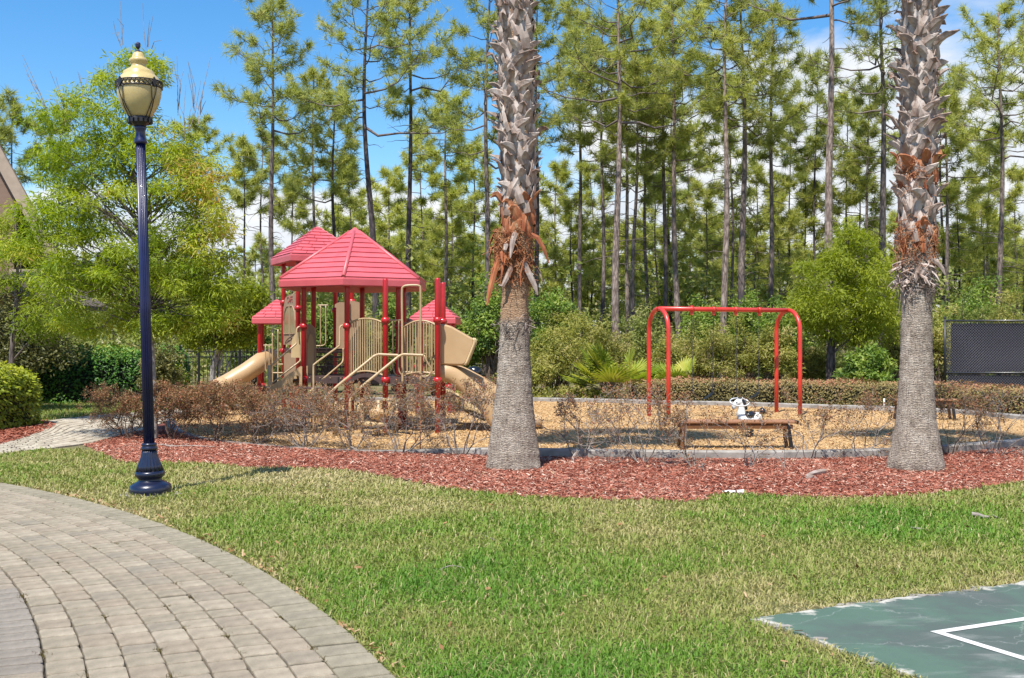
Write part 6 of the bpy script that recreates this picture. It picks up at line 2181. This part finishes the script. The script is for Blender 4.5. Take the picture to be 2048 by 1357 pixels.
# saw palmettos
def palmetto(u, Y, r, label, seed, n=16):
    c = P(u, 700, Y)[:2]
    t = root('saw_palmetto', (*c, 0), label, 'palmetto')
    rr = np.random.default_rng(seed)
    for k in range(n):
        a = rr.uniform(0, 2 * np.pi); el = rr.uniform(.15, 1.25); st = r * rr.uniform(.55, .95)
        d = np.array([math.cos(a) * math.cos(el), math.sin(a) * math.cos(el), math.sin(el)])
        tip = d * st + (0, 0, .12)
        b = B().tube([(0, 0, .02), d * st * .5 + (0, 0, .14), tip], [.016, .012, .009], 5, 1)
        up = unit(np.cross(np.cross(d, (0, 0, 1)), d)); sd2 = np.cross(d, up)
        m = 20; tone = rr.uniform(.15, .75)
        for j in range(m):
            an = (j - (m - 1) / 2) / m * 3.6
            e = unit(d * math.cos(an) + sd2 * math.sin(an) + up * .12)
            l = r * .62 * (1 - .10 * abs(an))
            s = unit(np.cross(e, up + rr.normal(0, .25, 3)))
            p1, p2, p3 = tip + e * l * .45, tip + e * l * .8 - (0, 0, .03), tip + e * l - (0, 0, .10 * rr.random())
            w1, w2 = .028, .018
            V = np.array([tip - s * .006, tip + s * .006, p1 + s * w1, p1 - s * w1, p2 + s * w2, p2 - s * w2, p3])
            b.add(V, [np.array([[0, 1, 2, 3], [3, 2, 4, 5]]), np.array([[5, 4, 6]])], 0, False, np.clip(tone + rr.normal(0, .08), 0, 1))
        part('frond', b, [M['palmetto'], M['twig_brown']], t, attr=True, local=True)
    return t


palmetto(1232, 30.8, 1.2, 'spiky fan leaved palmetto left of the swing set at the wood edge', 1, 30)
palmetto(1352, 31.0, .85, 'yellow green fan palmetto seen through the left arch of the swings', 2, 14)
palmetto(1290, 31.6, .75, 'smaller fan palmetto between two larger fan clumps', 3, 12)

# ------------------------------------------------------------------ pines
def pine_builders(H, r, zc, Rc, dens, lean, seed, needle=.30, tufts_n=17, bend=0., nw=.026, sparse_low=True, dead=6):
    rr = np.random.default_rng(seed)
    zz = np.linspace(0, H, 16)
    ph1, ph2 = rr.uniform(0, 6, 2)
    t = zz / H
    ax = np.stack([lean * t + bend * np.sin(t * 5 + ph1) * .5 + .05 * np.sin(t * 9 + ph2), .06 * np.sin(t * 7 + ph1) + .0 * t, zz], 1)
    ax[:, :2] -= ax[0, :2]
    rad = r * (1 - .80 * t ** 1.15) * (1 + .25 * np.exp(-zz / .5))
    ax[0, 2] = -.1
    tb = B().tube(ax, rad, 12)
    axis = lambda z: np.stack([np.interp(z, zz, ax[:, 0]), np.interp(z, zz, ax[:, 1]), z], -1)
    nb = int(17 * dens + (H - zc) * 1.5)
    cb = B()
    main_p, main_r, sub_p, sub_r, tp_, td_ = [], [], [], [], [], []
    for i in range(nb):
        s_ = ((i + rr.random()) / nb) ** .85
        z = zc + (H - zc) * s_ * .985
        L_ = Rc * ((1 - s_ ** 2.4) ** .8 * .95 + .20) * rr.choice([.5, .75, 1.0, 1.2], p=[.2, .3, .3, .2]) * rr.uniform(.85, 1.15)
        if sparse_low and s_ < .22 and rr.random() < .45: L_ *= .55
        a = i * 2.399 + rr.normal(0, .35)
        pit = rr.uniform(-.12, .28) + .75 * s_ ** 2
        d = np.array([math.cos(a) * math.cos(pit), math.sin(a) * math.cos(pit), math.sin(pit)])
        up = rr.uniform(.05, .30)
        q = np.linspace(0, 1, 6)
        pth = axis(np.array([z]))[0] + np.outer(q * L_, d) + np.outer(q ** 2 * L_ * up - .10 * L_ * np.sin(q * np.pi), (0, 0, 1))
        pth[1:-1] += rr.normal(0, .035 * L_, (4, 3))
        br = max(.012, r * .27 * (L_ / Rc) ** .8 * (1 - .4 * s_))
        main_p.append(pth); main_r.append(br * (1 - .82 * q))
        tp_.append(pth[-1]); td_.append(unit(pth[-1] - pth[-2]))
        ns = int(5 + 5 * L_ / Rc)
        for j in range(ns):
            w = rr.uniform(.30, .98) ** .8
            o = np.array([np.interp(w, q, pth[:, c]) for c in range(3)])
            sg = 1 if j % 2 else -1
            an = a + sg * rr.uniform(.45, 1.25)
            l2 = L_ * rr.uniform(.18, .42) * (1.15 - .45 * w)
            d2_ = unit(np.array([math.cos(an), math.sin(an), rr.uniform(.05, .75)]))
            m1 = o + d2_ * l2 * .55 + rr.normal(0, .03, 3); m2 = o + d2_ * l2 + np.array([0, 0, .22 * l2])
            sub_p.append([o, m1, m2]); sub_r.append([.011, .009, .006])
            tp_.append(m2); td_.append(unit(m2 - m1 + (0, 0, .05)))
            if rr.random() < .9:
                tp_.append(m1 + rr.normal(0, .06, 3)); td_.append(unit(d2_ + rr.normal(0, .5, 3) + (0, 0, .3)))
            if rr.random() < .7:
                e = unit(d2_ + rr.normal(0, .7, 3) + (0, 0, .3)); m3 = m1 + e * l2 * .5
                sub_p.append([m1, (m1 + m3) / 2, m3]); sub_r.append([.008, .007, .005]); tp_.append(m3); td_.append(e)
    for i in range(dead):
        z = zc * rr.uniform(.45, 1.0); a = rr.uniform(0, 6.28); l = rr.uniform(.5, 1.5)
        d = np.array([math.cos(a), math.sin(a), rr.uniform(-.25, .35)])
        q = np.linspace(0, 1, 6)
        pth = axis(np.array([z]))[0] + np.outer(q * l, d) + np.outer(-.35 * q ** 2 * l * rr.uniform(-.5, 1), (0, 0, 1)) + rr.normal(0, .03, (6, 3))
        main_p.append(pth); main_r.append(.016 * (1 - .75 * q))
    cb.tubes(np.array(main_p), np.array(main_r), 4, 1)
    cb.tubes(np.array(sub_p), np.array(sub_r), 3, 1)
    tp_, td_ = np.array(tp_), np.array(td_)
    nt_ = len(tp_)
    tone = np.clip(rr.normal(.45, .17, nt_) + .10 * (tp_[:, 2] - zc) / (H - zc), .02, .98)
    k = tufts_n
    dirs = unit(np.repeat(td_, k, 0) * .62 + unit(rr.normal(0, 1, (nt_ * k, 3))) * .95)
    ln = needle * rr.uniform(.65, 1.15, nt_ * k)
    p0 = np.repeat(tp_, k, 0) - np.repeat(td_, k, 0) * (rr.random((nt_ * k, 1)) * .16)
    sd_ = unit(np.cross(dirs, rr.normal(0, 1, (nt_ * k, 3)))) * nw
    tipp = p0 + dirs * ln[:, None]; tipp[:, 2] -= .12 * ln * rr.random(nt_ * k)
    cb.quads(np.stack([p0 - sd_ * .5, p0 + sd_ * .5, tipp], 1), 0, np.clip(np.repeat(tone, k) + rr.normal(0, .09, nt_ * k), 0, 1))
    return tb, cb


def pine(u, v_top, v_low, w, Rpx, Y, lean, bk, lab, seed, dens=1., bright=False, bend=.12, dead=6, group='pines of the wood edge'):
    s = F / Y
    H = EYE + (685 - v_top) / s
    zc = EYE + (685 - v_low) / s
    r = w / s / 2 * 1.12
    Rpx = Rpx * (1.28 if u < 1050 else 1.42)
    x = (u - 1024) / s
    t = root('pine_tree', (x, Y, 0), lab, 'pine tree', group)
    tb, cb = pine_builders(H, r, zc, Rpx / s, dens, lean / s, seed, bend=bend, needle=.37 * (Y / 44) ** .5, nw=.026 * Y / 44, dead=dead)
    part('trunk', tb, M[bk], t, local=True)
    part('crown', cb, [M['needles_b' if bright else 'needles'], M['limb']], t, attr=True, local=True)
    return t


PINES = [  # u at base, top v, lowest crown v, trunk px, crown half px, Y, lean px (top-base), bark, label, dens, bright
    (22, 215, 330, 7, 62, 50, 0, 'bark_dark', 'dark pine rising behind the tan house at the far left edge', .8, 0),
    (114, 225, 380, 7, 55, 52, 2, 'bark_dark', 'pine crown half hidden behind the upper left side of the feathery tree', .7, 0),
    (398, 235, 420, 6, 45, 54, -3, 'bark_dark', 'small dark pine crown showing through the bare shoots of the feathery tree', .7, 0),
    (549, 15, 270, 12, 92, 41, 4, 'bark_grey', 'tall lone pine with round open crown against blue sky', 1.25, 0),
    (492, 290, 430, 6, 42, 52, -2, 'bark_dark', 'short thin pine just left of the lone round crowned pine', .7, 1),
    (523, 272, 430, 6, 44, 55, 2, 'bark_grey', 'short thin pine close behind the lone round crowned pine', .7, 0),
    (632, 150, 400, 8, 66, 47, -4, 'bark_grey', 'medium pine rising straight above the peak of the tower roof', 1.0, 1),
    (668, 205, 420, 10, 62, 45, 0, 'bark_dark', 'dark trunked pine above the right slope of the tower roof', 1.0, 0),
    (749, -30, 260, 14, 98, 41, -8, 'bark_dark', 'tall dark pine with crooked trunk above the right slope of the main roof', 1.15, 0),
    (816, -20, 250, 12, 74, 43, 12, 'bark_dark', 'tall slender pine leaning right above the right eave of the main roof', 1.15, 0),
    (846, 260, 440, 5, 38, 56, -1, 'bark_grey', 'thin low pine just right of the tall leaning one', .7, 1),
    (893, 195, 400, 9, 62, 48, 3, 'bark_pale', 'pale forked looking pine midway between main roof and shaggy palm', 1.0, 1),
    (972, -60, 330, 12, 80, 42, 6, 'bark_grey', 'large pine hidden in part by the left side of the shaggy palm', 1.1, 0),
    (945, 300, 520, 6, 48, 53, 0, 'bark_dark', 'low bushy pine left of the shaggy palm fibre band', .9, 1),
    (1077, 0, 300, 10, 66, 45, -4, 'bark_dark', 'pine with dark trunk just right of the shaggy palm', 1.1, 0),
    (1110, 330, 560, 5, 48, 52, 4, 'bark_grey', 'low young pine between the shaggy palm and the first pair of bare trunks', .9, 1),
    (1163, 30, 330, 9, 60, 46, 2, 'bark_grey', 'slender grey pine, first bare trunk right of the shaggy palm', 1.0, 1),
    (1199, 60, 360, 9, 58, 44, 1, 'bark_scar', 'slender pine with blackened base left of the thickest pale trunk', 1.0, 0),
    (1236, -80, 260, 15, 96, 39, 0, 'bark_pale', 'thickest pale pine left of the swing set, with forked top', 1.5, 1),
    (1260, 40, 340, 9, 62, 45, -4, 'bark_pale', 'pale pine immediately right of the thickest pale trunk', 1.0, 1),
    (1270, 140, 400, 10, 50, 43, 4, 'bark_scar', 'pine with blackened base, partner of the pale trunk beside it', .9, 0),
    (1299, 120, 400, 8, 50, 48, -6, 'bark_grey', 'thin dark stemmed pine above the left end of the swing rail', .9, 0),
    (1325, 10, 350, 10, 66, 45, 2, 'bark_grey', 'grey pine rising above the left arch of the swing set', 1.1, 1),
    (1339, 190, 420, 7, 44, 52, 2, 'bark_dark', 'thin dark pine between two grey trunks above the swing rail', .9, 0),
    (1361, -40, 330, 12, 74, 43, -12, 'bark_pale', 'pale pine leaning left above the first swing hanger', 1.15, 1),
    (1374, 260, 500, 5, 46, 55, 0, 'bark_grey', 'small low pine between the leaning pale pine and the paired trunks', .9, 1),
    (1447, -60, 240, 14, 92, 40, 10, 'bark_pale', 'thick pale pine, left one of the pair above the swing rail', 1.3, 1),
    (1462, 150, 400, 7, 46, 48, 0, 'bark_grey', 'thin pine squeezed between the two thick paired trunks', .8, 0),
    (1487, -30, 300, 15, 84, 41, -4, 'bark_scar', 'thick pine with purple black base, right one of the pair above the swing rail', 1.2, 1),
    (1535, 20, 330, 11, 66, 43, 4, 'bark_scar', 'straight pine with black lower trunk above the right end of the swing rail', 1.0, 0),
    (1584, 230, 470, 5, 46, 52, -2, 'bark_dark', 'thin dark low pine in the bright sky gap right of the swings', .8, 0),
    (1625, 110, 420, 6, 50, 50, 4, 'bark_dark', 'thin pine just left of the stout reddish pale trunk', .9, 0),
    (1661, -260, 60, 18, 96, 37, -2, 'bark_pale', 'stout reddish pale pine with plated bark, bare almost to the picture top', 1.1, 0),
    (1688, 200, 440, 6, 50, 52, 2, 'bark_grey', 'low thin pine just right of the stout plated trunk', .9, 1),
    (1756, -30, 250, 16, 84, 42, 10, 'bark_grey', 'thick curved dark pine just left of the right palm', 1.1, 0),
    (1742, 160, 420, 8, 46, 49, 6, 'bark_grey', 'thin companion stem beside the thick curved pine', .8, 0),
    (1885, 150, 400, 7, 55, 50, -2, 'bark_dark', 'thin dark pine just right of the right palm', .9, 0),
    (1902, 190, 420, 9, 52, 47, -6, 'bark_grey', 'grey pine second to the right of the right palm', .9, 1),
    (1980, 260, 470, 6, 48, 52, 0, 'bark_dark', 'low thin pine left of the tall dark pine over the court fence', .9, 1),
    (2001, 25, 330, 12, 88, 43, -2, 'bark_scar', 'tall dark pine with broad round crown above the court fence', 1.3, 1),
    (2046, 60, 330, 9, 60, 45, 2, 'bark_dark', 'pine cut by the right edge of the picture above the court', 1.0, 0),
    (700, 330, 520, 6, 46, 54, 0, 'bark_dark', 'low pine peeking between the two main roof peaks', .9, 1),
    (780, 350, 540, 6, 52, 54, 2, 'bark_grey', 'low bushy pine just over the right slope of the main roof', .9, 1),
    (590, 360, 540, 6, 48, 52, -2, 'bark_grey', 'low bushy pine behind the left corner of the tower roof', .9, 1),
    (1140, 400, 620, 5, 52, 50, 2, 'bark_dark', 'low bright pine between the first two slender trunks right of the shaggy palm', .7, 1),
    (1185, 330, 560, 5, 48, 53, -2, 'bark_grey', 'feathery young pine behind the blackened slender trunk', .7, 1),
    (1312, 360, 590, 5, 50, 51, 0, 'bark_dark', 'young pine filling the gap over the left arch of the swings', .7, 1),
    (1412, 380, 610, 5, 54, 50, 2, 'bark_grey', 'broad young pine just left of the paired thick trunks', .7, 1),
    (1512, 330, 580, 5, 46, 52, -2, 'bark_grey', 'young pine between the purple based trunk and the black one', .7, 1),
    (1560, 400, 640, 5, 48, 49, 0, 'bark_dark', 'low young pine above the right arch of the swings', .7, 1),
    (1610, 330, 560, 5, 52, 51, 2, 'bark_dark', 'young pine left of the bright feathery tree top', .7, 1),
    (1715, 300, 520, 6, 50, 50, 2, 'bark_grey', 'young pine above the bright feathery tree', .7, 1),
    (1920, 360, 590, 5, 54, 50, 0, 'bark_dark', 'young pine above the left post of the court fence', .7, 1),
    (1965, 420, 620, 5, 50, 48, 0, 'bark_grey', 'low bright pine directly above the court fence rail', .7, 1),
    (2030, 350, 580, 5, 48, 51, 0, 'bark_grey', 'young pine over the right end of the court fence', .7, 1),
    (900, 380, 600, 5, 48, 51, 0, 'bark_grey', 'young pine above the small right playhouse roof', .7, 1),
]
for k, (u, vt, vl, w, Rp, Y, ln_, bk, lab, dn, br) in enumerate(PINES):
    pine(u, vt, vl, w, Rp, Y, ln_, bk, lab, 1000 + k, dn, bool(br), bend=.30 if 'crooked' in lab or 'curved' in lab else .10, dead=16 if vl - vt > 200 else 9)

# young bushy pines farther back: five kinds, copied
rng = np.random.default_rng(77)
kinds = []
for k in range(5):
    t = root('young_pine', (0, 0, 0), 'young bushy pine deep in the wood, one among many alike', 'pine tree', 'young pines deep in the wood')
    tb, cb = pine_builders(9.5, .075, 1.6, 2.0, 1.25, .1, 3000 + k, needle=.38, tufts_n=18, nw=.04, dead=2)
    part('trunk', tb, M[('bark_grey', 'bark_dark')[k % 2]], t, local=True)
    part('crown', cb, [M['needles_b'], M['limb']], t, attr=True, local=True)
    kinds.append(t)
i = 0
for ring, (Y0, n, hs0) in enumerate(((54, 26, .66), (64, 30, .84), (76, 34, 1.0))):
    for j in range(n):
        Y = Y0 + rng.uniform(-3, 3)
        u = -60 + (j + rng.uniform(.1, .9)) / n * 2180
        x = (u - 1024) / F * Y
        sc = hs0 * rng.uniform(.75, 1.15)
        if u < 560: sc *= .8
        if i < 5:  # the five built ones stand first
            o = kinds[i]; o.location = (x, Y, 0); o.scale = (sc * 1.1, sc * 1.1, sc); o.rotation_euler = (0, 0, rng.uniform(0, 6.28))
        else:
            copy_thing(kinds[rng.integers(5)], (x, Y, 0), rng.uniform(0, 6.28), (sc * 1.15, sc * 1.15, sc), None)
        i += 1

# undergrowth closing the wood near the ground
n_ = 3000
Yv = rng.uniform(42, 74, n_); uv = rng.uniform(-120, 2160, n_)
xv = (uv - 1024) / F * Yv
zv = rng.random(n_) ** 1.2 * (2.6 + 3.2 * value_noise(xv + 60, Yv, .30, 6)) + .1
keep_ = uv > 330
cen = np.stack([xv, Yv, zv], 1)
b = B(); clusters(b, cen, .62, 23, .27, .15, .05, .6, np.clip(rng.normal(.5, .2, n_), 0, 1))
tag(part('undergrowth', b, M['pale'], attr=True), 'dense green undergrowth filling the pine wood floor', 'undergrowth', kind='stuff')
# low scrub along the far kerb
n_ = 360
uv = rng.uniform(900, 1290, n_); Yv = rng.uniform(30.3, 33.5, n_)
cen = np.stack([(uv - 1024) / F * Yv, Yv, rng.uniform(.02, .22, n_)], 1)
b = B(); clusters(b, cen, .20, 24, .12, .05, 0, .6, np.clip(rng.normal(.5, .2, n_), 0, 1))
tag(part('low_scrub', b, M['myrtle'], attr=True), 'low weedy ground cover between the far kerb and the bushes', 'ground cover', kind='stuff')

# ------------------------------------------------------------------ small things on the ground
x, y, _ = P(1767.5, 800, 24.6)
b = B().tube([(x, y, 0), (x + .01, y, .36)], .018, 8); tag(part('marker_stake', b, M['white_paint']), 'thin white stake in front of the far hedge, left of the right palm', 'stake')
x, y = gp(840.5, 903)
st_ = root('rusty_rod', (x, y, 0), 'thin rusty red rod with white cap standing in the front shrubs', 'rod')
b = B().tube([(x, y, -.02), (x, y, .46)], .009, 8); part('shaft', b, M['boot_red'], st_)
b = B().tube([(x, y, .455), (x, y, .52)], .013, 8); part('cap', b, M['white_paint'], st_)
c = gp(1470, 990)
lt_ = root('paper_litter', (*c, 0), 'crumpled white paper cup lying where mulch meets lawn', 'litter')
b = B().lathe([(.022, 0), (.030, .075)], 12); V = np.concatenate(b.V); V = np.stack([V[:, 2], V[:, 1], V[:, 0] + .028], 1); b2 = B(); b2.add(V + np.array([c[0] + .02, c[1], 0]), b.F[0][0], 0, True)
part('cup', b2, M['white_paint'], lt_)
b = B(); r9 = np.random.default_rng(4)
gx, gy = np.meshgrid(np.linspace(-.13, .0, 6), np.linspace(-.045, .045, 5)); V = np.stack([gx + c[0], gy + c[1], .02 + r9.random(gx.shape) * .03], -1).reshape(-1, 3)
b.add(V, np.array([(i_ * 6 + j_, i_ * 6 + j_ + 1, (i_ + 1) * 6 + j_ + 1, (i_ + 1) * 6 + j_) for i_ in range(4) for j_ in range(5)])); part('napkin', b, M['white_paint'], lt_)


def stick(pts, r, label, m='twig'):
    b = B().tube(smooth_poly(np.array(pts), 3), np.r_[np.linspace(r, r * .5, (len(pts) - 1) * 3 + 1)], 7)
    return tag(part('fallen_stick', b, M[m]), label, 'stick')


def onground(lst, z=.03):
    return [(*gp(u, v), z) for u, v in lst]


stick(onground([(1943, 1039), (1956, 1040), (1968, 1044), (1977, 1044)], .045), .022, 'thick broken grey stick on the bright grass near the right edge')
stick(onground([(1986, 1038), (2003, 1046)], .03), .010, 'short thin stick beside the thick broken one on the grass')
stick(onground([(1822, 1063), (1848, 1066)], .03), .012, 'small pale stick on the bright grass below the right palm')
stick(onground([(322, 893), (345, 897), (380, 896), (430, 898)], .03), .016, 'grey fallen branch on the mulch right of the lamp post')
stick(onground([(880, 1148), (905, 1140), (930, 1146)], .03), .006, 'thin twig lying in the middle of the lawn')
stick(onground([(960, 1075), (1000, 1092)], .03), .005, 'thin pale twig on the lawn below the shaggy palm')
for (u, v, lab) in ((1640, 962, 'curled pale leaf base fallen on the mulch left of the right palm'), (1150, 925, 'curled leaf base fallen on the mulch beside the sparse shrub')):
    c = gp(u, v)
    o = bpy.data.objects.new('fallen_leaf_base', boots[2]); COL.objects.link(o); o.location = (*c, .05); o.rotation_euler = (1.4, .3, rng.uniform(0, 6)); o.scale = (.6, .6, .6)
    tag(o, lab, 'leaf base')
